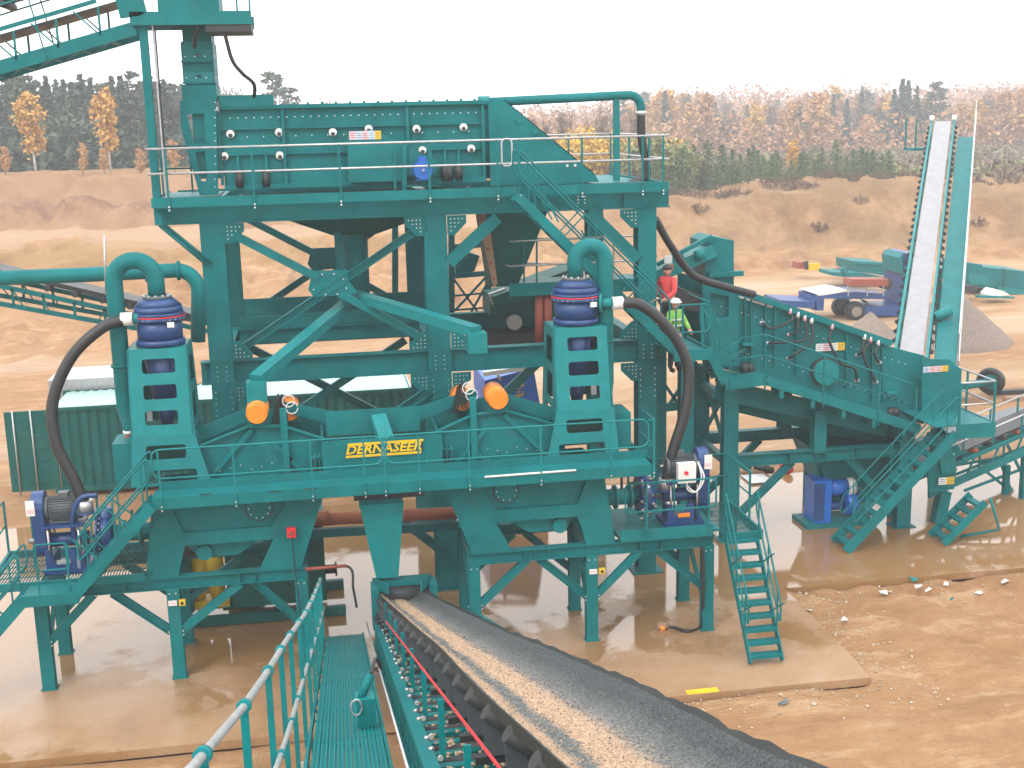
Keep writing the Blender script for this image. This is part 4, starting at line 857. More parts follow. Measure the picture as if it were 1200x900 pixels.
# cables and white lifting loops by the motors
for i, (cx, cy) in enumerate(((330,470),(541,455))):
    m = MB()
    for k in range(5): m.tube(bez([P(cx-12+k*2, cy+30, 24.4), P(cx-4+k, cy+random.uniform(-10,0), 24.4), P(cx+k*2, cy+25, 24.4)]), .012, 5)
    m.build('power_cable', RUB, None, label=('bundle of thin black power cables looping over the left dewatering screen' if i == 0 else 'bundle of thin black power cables by the right orange motors'), category='cable')
    m = MB()
    for k in range(2): m.tube([P(cx+8+4*k+7*math.cos(a*.5), cy+8*k+7*math.sin(a*.5), 24.3) for a in range(13)], .012, 5)
    m.build('wire_loop', WHITE, None, label=('white wire loops hanging beside the left orange motor' if i == 0 else 'white wire loops hanging beside the right orange motor'), category='wire')
# ---------------------------------------------------------------- middle box with lettering
CB = thing('centre_box', 'teal centre box between the wash tanks, carrying yellow lettering', 'bin', (1.15, 24, 3.6))
cy_ = 23.5
MB().plate([(-.02,cy_,3.7),(2.32,cy_,3.7),(2.32,cy_,4.57),(-.02,cy_,4.57)], .03).build('front_panel', TEAL, CB)
MB().plate([(.1,24.2,4.5),(1.95,24.2,4.5),(1.95,24.2,5.0),(.1,24.2,5.0)], .03).build('rear_panel', TEAL, CB)
MB().box((-.02,cy_+.04,3.7),(.02,25.2,4.5)).build('side_panel', TEAL, CB); MB().box((2.28,cy_+.04,3.7),(2.32,25.2,4.5)).build('side_panel', TEAL, CB)
MB().beam(P(443,488,24.1), P(455,524,23.5), .3, .16).build('inlet_box', CYAN, CB)
bolts(CB, [(.3,cy_-.03,3.95),(2.0,cy_-.03,3.97)], .02); MB().box((.55,cy_-.035,3.93),(1.6,cy_-.03,3.96)).build('slot', DARK, CB)
for k in (0,1): MB().cyl((.28+1.72*k, cy_-.05, 3.9), (.28+1.72*k, cy_-.05, 4.05), .015, n=6).build('handle', CYAN, CB)
SG = MB(); sgx0, sgx1, sgz0, sgz1 = .43, 1.9, 4.235, 4.495; sk = .045; syy = cy_-.035
for z0, z1 in ((sgz0-.015, sgz0+.035), (sgz1-.035, sgz1+.015)):
    dz = (z0-sgz0)/(sgz1-sgz0)
    SG.plate([(sgx0+sk*dz*1.2,syy,z0),(sgx1+sk*dz*1.2,syy,z0),(sgx1+sk*dz*1.2+.01,syy,z1),(sgx0+sk*dz*1.2+.01,syy,z1)], .004)
sg = SG.build('lettering_bar', YELLOW, CB)
text3d('DERNASEER', (1.18, syy-.003, 4.366), .25, BLK, CB, 'lettering_shadow', .25, sx=1.13, ext=.001)
text3d('DERNASEER', (1.165, syy-.006, 4.37), .24, YELLOW, CB, 'lettering', .25, sx=1.15, ext=.002)
# chute onto the belt
BC = thing('belt_chute', 'pale teal tapering chute dropping onto the foreground belt', 'chute', (1.1, 23.6, 1.6))
a, b, c, d = P(421,592,23.3), P(473,589,23.3), P(467,677,23.3), P(441,678,23.3)
m = MB(); o = V((0,.9,0)); o2 = V((0,.4,0)); m.add([a,b,c,d,a+o,b+o,c+o2,d+o2], [(0,3,2,1),(1,2,6,5),(3,0,4,7),(4,5,6,7),(0,1,5,4)]); m.build('chute_body', CYAN, BC)
MB().plate([P(421,591,23.46),P(473,588,23.46),P(473,592,23.46),P(421,595,23.46)], .03).build('flange', TEAL, BC)
MB().box((.55,23.6,3.3),(1.95,25,3.66)).build('inlet_box', DARK, BC)
# ---------------------------------------------------------------- mid walkway in front of the tanks
WY = 22.75
MW = thing('tank_walkway', 'teal walkway with pale teal round-ended rails across both wash tanks', 'walkway', (1.6, 23, 3.6))
bm(MW, 'front_channel', (-3.18, WY+.03, 3.77), (6.44, WY+.03, 3.77), .05, .22); bm(MW, 'rear_channel', (-3.18, 23.3, 3.77), (6.44, 23.3, 3.77), .05, .2)
MB().box((-3.18, WY+.06, 3.84), (6.44, 23.27, 3.87)).build('deck_plate', TEAL, MW); bm(MW, 'toe_plate', (-3.1, 23.33, 3.95), (6.44, 23.33, 3.95), .02, .16)
bm(MW, 'end_channel', (6.42, WY+.05, 3.77), (6.42, 25, 3.77), .05, .2)
for a, b in ((-3.12, 1.1), (1.18, 6.3)): looprail(MW, (a, WY-.02, 3.88), (b, WY-.02, 3.88), .93, .38, CYAN, .018, (), .15)
MB().tube([(6.3,WY-.02,4.79),(6.42,WY-.02,4.79),(6.42,23.9,4.79)], .018, 6).build('top_rail', CYAN, MW); MB().tube([(6.3,WY-.02,4.28),(6.42,WY-.02,4.28),(6.42,23.9,4.28)], .018, 6).build('mid_rail', CYAN, MW)
for px in (186, 274, 365, 427, 451, 491, 550, 634, 716, 766):
    x = P(px, 550, WY).x; MB().box((x-.016, WY-.03, 3.62), (x+.016, WY+.0, 4.8)).build('post', CYAN, MW); bolts(MW, [(x, WY-.03, 3.64), (x, WY-.03, 3.72)], .016)
MB().cyl((1.95,WY-.02,4.02), (4.85,WY-.02,4.03), .02, n=6).build('lamp_tube', WHITE, MW) if False else None
a, b = P(568,559,WY-.01), P(675,551,WY-.01); MB().tube([a, b], .022, 6).build('white_tube', WHITE, None, label='thin white plastic tube lying on the edge of the tank walkway', category='tube')
for px, py in ((322,576),(363,573),(240,579)): q = P(px, py, WY-.0); MB().box((q.x-.09,WY-.012,q.z-.01),(q.x+.12,WY-.0,q.z+.01)).build('slot', DARK, MW)
# ---------------------------------------------------------------- cyclone stands with cyclones
def stand(f, side):
    t = thing('cyclone_stand', 'teal stand with rows of rounded openings carrying the %s blue cyclone' % side, 'stand', (f(-3.0), 24.3, 3.7))
    x0, x1 = -3.62, -2.42
    def fr(pts, ys): return [(f(a), ys(z), z) for a, z in pts]
    ysl = lambda z: 23.85 + (z-4.8)/(6.45-4.8)*.3
    def hole(cx, cz, w, h, r=.05):
        o = []
        for sx, sz, a0 in ((1,-1,-90),(1,1,0),(-1,1,90),(-1,-1,180)):
            for k in range(4): a_ = R(a0+30*k); o.append((cx+sx*(w/2-r)+r*math.cos(a_), cz+sz*(h/2-r)+r*math.sin(a_)))
        return o
    for back in (0, 1):
        ysf = ysl if not back else (lambda z: 25.25 - (z-4.8)*.1)
        MB().plate(fr([(x0+.02,4.8),(x1,4.8),(x1-.05,6.45),(x0+.07,6.45)], ysf), .03, [fr(hole(-3.02, z, .62, .27), ysf) for z in (6.12,5.63,5.14)]).build('slotted_plate', CYAN if not back else TEAL, t)  # front plate in paler teal: the light on its upward tilt is put into colour
    yl = lambda z: 23.85 - (4.8-z)*.36
    MB().plate(fr([(x0+.02,4.8),(x1,4.8),(x1+.27,3.9),(x0-.02,3.9)], yl), .03, [fr(hole(-2.97, 4.5, .75, .25), yl), fr(hole(-2.88, 4.06, .95, .22), yl)] if True else ()).build('base_plate', TEAL, t)
    MB().box((f(x0+.1),24.5,3.9),(f(x1+.05),24.55,4.72)).build('inner_wall', GREENC, t)
    for xx in (x0, x1):
        L4 = [(f(xx+(.04 if xx == x0 else -.02)), ysl(4.8), 4.8), (f(xx), 25.25, 4.8), (f(xx+(.06 if xx == x0 else -.04)), 25.1, 6.45), (f(xx+(.06 if xx == x0 else -.04)), ysl(6.45), 6.45)]
        def sidehole(z0_, z1_): return [(f(xx+(.04 if xx == x0 else -.02)), 24.2, z0_), (f(xx+(.04 if xx == x0 else -.02)), 24.95, z0_), (f(xx+(.05 if xx == x0 else -.03)), 24.9, z1_), (f(xx+(.05 if xx == x0 else -.03)), 24.25, z1_)]
        MB().plate(L4, .03, [sidehole(4.95, 5.5), sidehole(5.7, 6.25)], nrm=(1,0,0)).build('side_plate', TEAL, t)
        bm(t, 'side_foot', (f(xx), 24.0, 3.9), (f(xx), 24.0, 4.8), .06, .3); bm(t, 'side_foot', (f(xx), 25.1, 3.7), (f(xx), 25.1, 4.8), .06, .3)
    MB().plate([(f(x0+.06),24.15,6.45),(f(x1-.05),24.15,6.45),(f(x1-.05),25.1,6.45),(f(x0+.06),25.1,6.45)], .03, [[(f(-3.0)+.3*math.cos(a*math.pi/8), 24.6+.3*math.sin(a*math.pi/8), 6.45) for a in range(16)]], nrm=(0,0,1)).build('top_plate', CYAN, t)
    MB().plate([(f(-4.0),24.0,3.9),(f(-3.6),24.0,3.9),(f(-3.6),24.0,4.65),(f(-4.0),24.0,4.65)], .8).build('overflow_box', TEAL, t)
    cx = f(-3.0)
    c = thing('hydrocyclone', 'navy blue hydrocyclone with a red seam standing in the %s slotted stand' % side, 'cyclone', (cx, 24.6, 4.6))
    def ring(z0, z1, r, n=28, m=NAVY, nm='body', r2=None): return MB().tube([(cx,24.6,z0),(cx,24.6,z1)], r, n, True, [r, r2 or r]).build(nm, m, c)
    ring(6.47, 6.58, .47, nm='base_flange'); ring(6.58, 6.95, .43, nm='body', r2=.44); ring(6.95, 7.02, .5, nm='flange'); ring(7.02, 7.045, .505, nm='seam_gasket', m=RED); ring(7.045, 7.1, .5, nm='flange'); ring(7.1, 7.22, .47, nm='body', r2=.45); ring(7.22, 7.36, .45, nm='lid', r2=.3); ring(7.36, 7.42, .28, m=GREY, nm='outlet_flange')
    ring(5.3, 6.46, .22, r2=.38, nm='cone'); ring(5.28, 5.34, .3, nm='flange'); ring(4.85, 5.28, .12, r2=.2, nm='apex', m=NAVY)
    bolts(c, [(cx+.48*math.cos(a*math.pi/12), 24.6+.48*math.sin(a*math.pi/12), 6.98) for a in range(24)] + [(cx+.26*math.cos(a*math.pi/6), 24.6+.26*math.sin(a*math.pi/6)-.0, 7.43) for a in range(12)], .022)
    for k in (-1, 1): MB().box((cx+k*.3-.05, 24.3, 5.0), (cx+k*.3+.05, 24.4, 5.35)).build('clamp_plate', WHITE, c)
    MB().box((cx+.2,24.12,6.85),(cx+.33,24.14,6.95)).build('name_label', WHITE, c)
    s = 1 if side == 'left' else 1
    dx = -.78 if side == 'left' else .62
    # U-shaped overflow pipe
    o = thing('overflow_pipe', 'teal U-bend pipe arching over the top of the %s blue cyclone' % side, 'pipe', (cx+dx, 24.6, 4.2))
    rr = abs(dx)/2; zt_ = 7.72
    pts = [(cx, 24.6, 7.42), (cx, 24.6, zt_-.05)] + arc((cx+dx/2, 24.6, zt_), rr, 0 if dx < 0 else 180, 180 if dx < 0 else 0, n=16) + [(cx+dx, 24.6, zt_-.05), (cx+dx, 24.6, 5.2), (cx+dx+.03, 24.6, 4.85), (cx+dx+.03, 24.55, 4.75)]
    MB().tube(pts, .165, 18, True, [.165]*(len(pts)-2)+[.1, .09]).build('pipe', TEAL, o)
    MB().cyl((cx+dx,24.6,6.05),(cx+dx,24.6,6.1),.2,n=18).build('flange', TEAL, o); MB().cyl((cx+dx+.03,24.55,4.75),(cx+dx+.03,24.5,4.15),.08,n=12).build('drain_hose', REDBR, o)
    MB().cyl((cx+dx+.03,24.55,4.72),(cx+dx+.03,24.55,4.78),.11,n=12).build('clamp', WHITE, o)
    return cx
cl_ = stand(I_, 'left'); crx = stand(MR, 'right')
# feed hoses
for cx, pts, lab, d in ((cl_, [(148,374),(120,384),(84,418),(62,470),(66,520),(86,560),(100,592)], 'thick black hose arching from the left blue cyclone down to the left pump', -1), (crx, [(724,355),(752,358),(786,388),(806,430),(803,480),(788,530),(780,566)], 'thick black hose arching from the right blue cyclone down to the right pump', 1)):
    Ys = [24.3,24.2,24.1,24.0,23.9,23.85,23.8]
    t = thing('feed_hose', lab, 'hose', tuple(P(*pts[-1], 23.8)))
    MB().tube(bez([P(x, y, Y) for (x, y), Y in zip(pts, Ys)], 10), .11, 16).build('hose', RUB, t)
    e = P(*pts[0], 24.3); MB().cyl(e-V((.12*d,0,0)), e+V((.1*d,0,0)), .13, n=16).build('coupling', WHITE, t); MB().cyl(e-V((.4*d,-.1,0)), e-V((.1*d,0,0)), .1, n=12).build('inlet_pipe', CYAN, t)
    MB().cyl(e-V((.36*d,-.1,0)), e-V((.3*d,-.08,0)), .2, n=16).build('flange', CYAN, t)
    b = P(*pts[-1], 23.8); MB().cyl(b-V((0,0,.12)), b+V((0,0,.1)), .15, n=16).build('coupling', GALV, t); MB().cyl(b-V((0,0,.15)), b-V((0,0,.12)), .2, n=16).build('flange', NAVY, t)
# launders feeding the dewatering screens
for a, b, lab in (((412,352),(300,445),'flat teal launder box sloping down to the left dewatering screen'), ((404,343),(558,388),'flat teal launder box sloping down to the right dewatering screen')):
    t = thing('launder', lab, 'launder', tuple(P(*b, 24.2))); A = P(*a, 27.7); B = P(*b, 24.2)
    MB().beam(A, B, .28, .2).build('box_section', CYAN, t); MB().box((B.x-.19, B.y-.2, B.z-.42), (B.x+.19, B.y+.2, B.z-.02)).build('outlet_box', CYAN, t)
    if a[0] < 400: MB().beam((B.x-.0, B.y, B.z-.42), (B.x-.0, B.y, 3.9), .18, .18, up_y).build('support_post', TEAL, t); MB().cyl((B.x,B.y,B.z-.45),(B.x,B.y,B.z-.41),.3,n=16).build('flange', TEAL, t)
# ---------------------------------------------------------------- slurry pumps
def slurry_pump(f, side, x0):
    """belt driven pump: guard at outer end, motor on top, volute at inner end"""
    s = -1 if side == 'left' else 1
    t = thing('slurry_pump', 'navy blue belt-driven slurry pump with a motor on top, %s end of the rig' % side, 'pump', (x0, 23.9, 2.25))
    y = 23.9
    gx = x0+s*.55
    def prof(w0, w1, z0, z1):
        o = [];
        for k in range(9): a = R(180*k/8); o.append((gx, y+w1*math.cos(a), z1-w1+w1*math.sin(a)))
        for k in range(9): a = R(180+180*k/8); o.append((gx, y+w0*math.cos(a), z0+w0+w0*math.sin(a)))
        return o
    MB().plate(prof(.24, .28, 2.55, 3.85), .22, nrm=(s,0,0)).build('belt_guard', NAVY, t)
    MB().box((gx-.02*s-.1, y-.3, 3.45), (gx-.02*s+.06, y-.285, 3.75)).build('warning_label', WHITE, t); MB().box((gx-.02*s-.08, y-.305, 3.5), (gx-.02*s+.04, y-.3, 3.58)).build('warning_label', PINK, t)
    MB().box((x0-.42, y-.35, 2.27), (x0+.42, y+.35, 2.36)).build('base', NAVY, t)
    for k in (-.25, .3):
        MB().box((x0+k-.03, y-.33, 2.36), (x0+k+.03, y+.33, 2.62)).build('bearing_pedestal', NAVY, t)
    MB().plate([(x0-.36,y-.34,2.3),(x0+.2,y-.34,2.3),(x0+.2,y-.34,2.75),(x0+.05,y-.34,2.75),(x0,y-.34,2.5),(x0-.25,y-.34,2.5),(x0-.28,y-.34,2.75),(x0-.36,y-.34,2.75)], .05).build('pedestal_plate', NAVY, t)
    MB().cyl((x0-.42,y,2.86),(x0+.42,y,2.86),.14,n=18).build('bearing_housing', NAVY, t); MB().cyl((x0-.7,y,2.86),(x0+.6,y,2.86),.05,n=10).build('shaft', STEEL, t)
    MB().box((x0-.15,y-.38,2.48),(x0+.1,y-.35,2.56)).build('name_plate', ORANGE if side == 'right' else GALV, t)
    for dx in (-.28, .28):
        for dy in (-.28, .28): MB().cyl((x0+dx,y+dy,2.36),(x0+dx,y+dy,3.2),.025,n=8).build('adjusting_rod', STEEL, t)
    MB().box((x0-.38, y-.33, 3.18), (x0+.38, y+.33, 3.22)).build('motor_plate', NAVY, t)
    vx = x0-s*.75
    MB().tube([(vx-.13,y,2.9),(vx,y,2.9),(vx+.13,y,2.9)], .38, 26, True, [.32,.38,.32]).build('volute', NAVY, t); MB().cyl((vx,y-.0,3.0),(vx,y,3.42),.13,n=16).build('outlet', NAVY, t)
    MB().tube([(vx-.16,y,2.9),(vx-.12,y,2.9)], .42, 26).build('cover_flange', NAVY, t)
    bolts(t, [(vx-.13*s*0-.1, y-.38*abs(math.cos(a))-.0, 2.9+.38*math.sin(a)) for a in [k*.35-1.2 for k in range(8)]], .02)
    MB().cyl((vx-s*.15,y,2.9),(vx-s*1.0,y,2.9),.17,n=18).build('suction_pipe', CYAN, t); MB().cyl((vx-s*.3,y,2.9),(vx-s*.35,y,2.9),.25,n=18).build('flange', CYAN, t); MB().cyl((vx-s*.62,y,2.9),(vx-s*.67,y,2.9),.25,n=18).build('flange', CYAN, t)
    MB().cyl((vx-s*.5,y,3.0),(vx-s*.5,y,3.35),.03,n=8).build('valve_stem', DARK, t)
    motor('electric_motor', ('grey finned motor on top of the left blue pump' if side == 'left' else 'dark grey motor on top of the right blue pump behind the switch box'), 'motor', (x0+.0, y, 3.49), (-s,0,0), .72, .24, GREY)
slurry_pump(I_, 'left', -4.98); slurry_pump(MR, 'right', 7.3)
MB().tube(bez([(-4.3,23.7,3.75),(-4.62,23.7,3.7),(-4.8,23.7,3.3),(-4.78,23.7,2.8)]), .05, 10).build('guard_hoop', NAVY, None, label='bent blue pipe hoop curving over the left pump shaft', category='pipe')
sbx = thing('switch_box', 'white switch box with a red button in front of the right pump motor', 'control box', (7.25, 23.3, 2.3))
MB().box(P(795,544,23.3), P(813,563,23.45)).build('cabinet', WHITE, sbx); q = P(804,554,23.3); MB().cyl(q, q-V((0,.05,0)), .04, n=12).build('button', RED, sbx)
MB().tube([P(790,562,23.5), P(790,600,23.5)], .02, 6).build('stand_tube', TEAL, sbx)
for k in range(2): MB().tube(bez([P(818,541,23.5), P(822+k*3,560,23.45), P(816,576,23.4), P(806,574-k*4,23.4), P(805,565,23.4)]), .018, 6).build('conduit', WHITE, sbx)
# ---------------------------------------------------------------- lower decks
LDk = thing('left_pump_deck', 'grating deck with teal rails around the left pump', 'platform', (-5, 24.2, 2.1))
grating(LDk, -6.35, -3.35, 23.3, 25.2, 2.26, .055); bm(LDk, 'edge_channel', (-6.4,23.27,2.18), (-3.5,23.27,2.18), .05, .16); bm(LDk, 'edge_channel', (-6.4,25.2,2.18), (-3.5,25.2,2.18), .05, .16); bm(LDk, 'edge_channel', (-6.38,23.3,2.18), (-6.38,25.2,2.18), .05, .16)
for pts in ([(-5.9,25.2),(-4.6,25.2)], [(-6.4,25.2),(-6.4,23.4)]):
    for h in (1.05, .55): MB().tube([(x, y, 2.26+h) for x, y in pts], .018, 6).build('rail', TEAL, LDk)
for x, y in ((-5.9,25.2),(-6.4,25.2),(-6.4,24.2),(-4.6,25.2)): MB().box((x-.02,y-.02,2.1),(x+.02,y+.02,3.31)).build('post', TEAL, LDk)
looprail(LDk, (-5.35,22.75,2.2), (-4.75,22.75,2.2), .95, .45, TEAL, .018, (.05,.95), .08)
L2 = thing('stair_landing', 'small teal stair landing in front of the left pump deck', 'platform', (-5.1, 22.9, 2.0))
bm(L2, 'front_channel', (-5.62,22.62,2.12), (-4.62,22.62,2.12), .05, .22); MB().box((-5.6,22.64,2.18),(-4.62,23.25,2.21)).build('deck_plate', TEAL, L2); bm(L2, 'side_channel', (-4.64,22.64,2.12), (-4.64,23.3,2.12), .05, .18)
S3 = thing('walkway_staircase', 'teal staircase rising from the left landing to the tank walkway', 'staircase', (-4, 22.7, 2.1))
stairs(S3, (-4.72,22.62,2.12), (-3.18,22.62,3.76), .62, 7, rails=(0,1), sw=.2, rh=.95, m=TEAL)
S4 = thing('left_ground_staircase', 'teal staircase falling out of the picture at the lower left', 'staircase', (-7, 22.7, 0))
stairs(S4, (-7.55,22.62,.05), (-5.6,22.62,2.12), .62, 9, rails=(0,1), sw=.2, rh=.95)
RD = thing('right_pump_deck', 'teal deck with rails around the right pump', 'platform', (6.9, 24.2, 2.1))
MB().box((5.85,23.3,2.2),(7.95,25.1,2.24)).build('deck_plate', TEAL, RD); bm(RD, 'front_channel', (5.85,23.24,2.26), (7.8,23.24,2.26), .05, .24); grating(RD, 7.95, 8.75, 23.0, 25.1, 2.24, .05)
bm(RD, 'side_channel', (8.77,23.0,2.16), (8.77,25.1,2.16), .05, .2); bm(RD, 'front_channel', (8.0,22.98,2.16), (8.75,22.98,2.16), .05, .18)
looprail(RD, (5.95,23.2,2.35), (7.85,23.2,2.35), 1.02, .42, TEAL, .02, (.23,.92), .1)
for h in (1.05,.55):
    MB().tube([(6.5,25.1,2.26+h),(8.75,25.1,2.26+h),(8.75,23.6,2.26+h)], .02, 6).build('rail', TEAL, RD)
for x, y in ((6.5,25.1),(7.3,25.1),(8.1,25.1),(8.75,25.1),(8.75,23.7),(8.75,24.4)): MB().box((x-.02,y-.02,2.1),(x+.02,y+.02,3.31)).build('post', TEAL, RD)
vm = MB()
for k in range(16): q = V((6.5+random.uniform(-.12,.12), 23.5, 2.5+k*.06)); vm.cyl(q, q+V((random.uniform(-.1,.1),-.05,.05)), .03, n=6)
vm.build('valve_cluster', STEEL, None, label='cluster of steel valves and fittings beside the right pump suction pipe', category='valves')
S5 = thing('front_staircase', 'open teal staircase from the right pump deck down to the slab, towards the viewer', 'staircase', (8.4, 21.6, 0))
stairs(S5, (8.03,21.55,.05), (7.98,23.0,2.2), .66, 10, wdir=(1,0,0), rails=(0,1), sw=.16, rh=.95)
# ---------------------------------------------------------------- things under and behind the rig
OP = thing('orange_pipe', 'long terracotta plastic pipe lying behind the wash tank legs', 'pipe', (1.3, 25.4, 1.9)); A = P(372,608,25.6); B = P(530,602,25.6)
MB().tube([A-V((.6,0,0)), B+V((.5,0,0))], .135, 16).build('pipe', RUST, OP); MB().cyl(A, A+V((.25,0,0)), .165, n=16).build('socket', RUST, OP); bm(OP, 'cradle_beam', A-V((.6,0,.3)), B+V((.3,0,-.28)), .15, .18, TEAL)
TK = thing('dark_tank', 'big dark green box tank on skids under the left wash tank', 'tank', (-1.2, 26.6, 0))
MB().box((-2.1,25.95,.35),(-.1,27.6,2.15)).build('tank_body', GREENC, TK); bm(TK, 'skid', (-3.3,25.9,.12), (.3,25.9,.12), .15, .2, GREENC); bm(TK, 'skid', (-3.3,27.5,.12), (.3,27.5,.12), .15, .2, GREENC)
MB().box((-2.12,25.92,2.12),(-.08,27.6,2.17)).build('lid', TEAL, TK); MB().cyl((-.1,26.4,.9),(.12,26.4,.9),.1,n=14).build('outlet', DARK, TK); MB().cyl((.12,26.4,.9),(.16,26.4,.9),.16,n=14).build('flange', DARK, TK)
MB().box((-3.35,26,.3),(-2.95,27.4,1.95)).build('side_frame', GREENC, TK); bm(TK, 'cross_bar', (-2.9,26,1.0), (-2.1,26,1.0), .08, .12, GREENC)
lad = MB(); lad.tube([(-.55,26.0,2.1),(-.52,26.0,2.6),(-.4,26.0,2.66),(-.3,26.0,2.6),(-.25,26.0,2.1)], .035, 6); lad.build('grab_loop', GALV, TK)
YP = thing('yellow_pump', 'yellow pump body standing on the skid beside the dark tank', 'pump', (-2.5, 26.4, .2))
for dx in (-.25, .12): MB().tube([(-2.6+dx,26.4,.45),(-2.6+dx,26.4,.7),(-2.6+dx,26.4,1.2),(-2.6+dx,26.4,1.6)], .17, 16, True, [.12,.2,.2,.13]).build('casing', YELLOW, YP)
MB().box((-3.0,26.2,.3),(-2.2,26.7,.45)).build('base', YELLOW, YP); MB().box((-2.3,26.2,1.05),(-2.12,26.3,1.2)).build('plate', WHITE, YP)
ES = thing('emergency_stop', 'red emergency stop box on a thin post in front of the left tank leg', 'switch', (-.62, 23.25, 2.1)); q = P(341.5,624,23.25)
MB().box((q.x-.085,23.2,q.z-.09),(q.x+.085,23.3,q.z+.1)).build('box', RED, ES); MB().cyl((q.x,23.2,q.z),(q.x,23.16,q.z),.045,n=14).build('button', REDBR, ES); MB().tube([(q.x,23.26,q.z-.09),(q.x+.08,23.26,1.0)], .012, 5).build('cable', RUB, ES)
MB().tube(bez([P(362,668,23.3), P(408,664,23.3), P(414,690,23.2), P(418,712,23.1)]), .025, 7).build('water_hose', RUB, None, label='thin dark hose curling down beside the foreground walkway end', category='hose')
MB().cyl(P(358,667,23.28), P(406,663,23.28), .035, n=8).build('rusty_pipe', REDBR, None, label='short rusty pipe leading off the frame above the foreground rail', category='pipe')
for px, nm in ((203,'left'), (697,'right')):
    t = thing('wall_socket', 'pink label and yellow socket on the %s front leg of the frame' % nm, 'socket', tuple(P(px,712,FY-.05)))
    a = P(px-6, 705 if nm == 'left' else 668, FY-.06); MB().box((a.x, FY-.05, a.z-.1), (a.x+.16, FY-.02, a.z)).build('warning_label', WHITE, t); MB().box((a.x+.02, FY-.055, a.z-.06), (a.x+.14, FY-.05, a.z-.03)).build('print', PINK, t)
    MB().box((a.x+.2, FY-.06, a.z-.11), (a.x+.32, FY+.0, a.z+.01)).build('socket', YELLOW, t); MB().cyl((a.x+.26,FY-.06,a.z-.05),(a.x+.26,FY-.09,a.z-.05),.03,n=10).build('plug', BLK, t)
# loose hose with tan connector on the slab
t = thing('loose_hose', 'black hose end with tan coupling lying on the slab by the right front leg', 'hose', tuple(G(800,738)))
z = V((0,0,.05)); MB().tube(bez([P(823,640,23.3), P(824,700,23.3), G(821,736)+z, G(805,742)+z, G(790,738)+z, G(780,737)+z]), .035, 8).build('hose', RUB, t); q = G(777,737)+V((0,0,.07))
MB().cyl(q-V((.13,0,0)), q+V((.1,0,0)), .08, n=12).build('coupling', TIMBER, t); MB().cyl(q-V((.08,.05,.03)), q-V((-.02,.05,.03)), .06, n=10).build('ring', ORANGE, t)
# ---------------------------------------------------------------- long light pipe at left
LPp = thing('return_pipe', 'long teal pipe entering from the left and bending down behind the left cyclone', 'pipe', (-5, 26, 6.5))
A = P(-30,327,26); B = P(205,317,26); MB().tube([A, P(100,322,26), B] + arc((B.x+.02, 26, B.z-.42), .42, 80, 0, n=8) + [P(232,400,26)], .15, 16).build('pipe', TEAL, LPp)
for px, py in ((172,319),(209,317)): q = P(px,py,26); MB().cyl(q-V((.03,0,0)), q+V((.03,0,0)), .2, n=16).build('flange', TEAL, LPp)
MB().tube([P(124,345,25.5), P(122,275,25.5)], .02, 6).build('antenna', GALV, None, label='thin pale pole standing upright behind the left U-bend pipe', category='pole')
LC = thing('left_conveyor', 'dark belt conveyor with teal lattice sloping down behind the left cyclone', 'conveyor', (-6, 34, 3))
a0, a1 = P(-60,318,33), P(262,400,33)
for y in (0, 1.2):
    o = V((0,y,0)); bm(LC, 'upper_chord', P(-60,322,33)+o, P(262,392,33)+o, .06, .12); bm(LC, 'lower_chord', P(-60,345,33)+o, P(200,392,33)+o, .06, .12)
    for k in range(9): f = k/9; s = P(-60,322,33).lerp(P(262,392,33), f)+o; bm(LC, 'lattice_bar', s, s-V((0,0,.5-.35*f)), .06, .06); 
    for k in range(8): s = P(-60,322,33).lerp(P(262,392,33), k/9)+o; e = P(-60,345,33).lerp(P(200,392,33), (k+1)/9)+o; bm(LC, 'diagonal', s, e, .03, .03)
o = V((0,.6,.32)); MB().beam(P(-60,320,33)+o, P(262,394,33)+o, 1.0, .12).build('belt', RUB, LC)
for k in range(10): s = P(-60,322,33).lerp(P(262,392,33), k/10+.05)+V((0,0,.2)); MB().cyl(s, s+V((0,1.2,0)), .08, n=10).build('roller', DARK, LC)
# ================================================================ INCLINED SCREEN, right
IY = 28.6
IS = thing('screen_stand', 'teal steel frame carrying the sloping screen on the right', 'steel frame', (12.5, 29.8, 0))
for y in (IY, IY+2.3):
    for px, zt_ in ((858, 4.1), (963, 3.25), (1062, 2.9)):
        x = P(px, 480, IY).x; x = {858:10.05, 963:12.4, 1062:14.75}[px]
        ib(IS, 'column', (x, y+.15, .02 if px != 963 else 2.15), (x, y+.15, zt_), .38 if px != 963 else .32, .3, upv=up_y)
        if px != 963: MB().box((x-.3,y-.1,0),(x+.3,y+.4,.02)).build('base_plate', TEAL, IS)
    ib(IS, 'horizontal_beam', (9.9, y+.12, 2.08), (15.3, y+.12, 2.08), .26, .3)
    MB().ibeam((10.2,y+.1,.55),(11.7,y+.1,1.95),.14,.18).build('brace', TEAL, IS); MB().ibeam((14.5,y+.1,.5),(13.2,y+.1,1.95),.14,.2).build('brace', TEAL, IS)
    for x in (11.6, 12.3, 12.55, 13.4): MB().box((x-.01,y-.02,1.95),(x+.01,y+.1,2.2)).build('stiffener', TEAL, IS)
for x in (10.05, 14.75):
    for z in (2.0, 3.6 if x < 12 else 2.6): bm(IS, 'cross_beam', (x,IY+.3,z), (x,IY+2.4,z), .15, .2)
for a, b in (((10.05,IY+.3,2.2),(10.05,IY+2.3,3.9)),((10.05,IY+2.3,2.2),(10.05,IY+.3,3.9)),((8.5,IY+2.4,4.4),(10.0,IY+2.4,2.2)),((8.6,IY+2.4,2.2),(9.9,IY+2.4,4.2))): bm(IS, 'cross_brace', a, b, .08, .08)
for y in (IY+.1, IY+2.5): ib(IS, 'column', (8.9,y,.02), (8.9,y,5.2), .34, .3, upv=up_y)
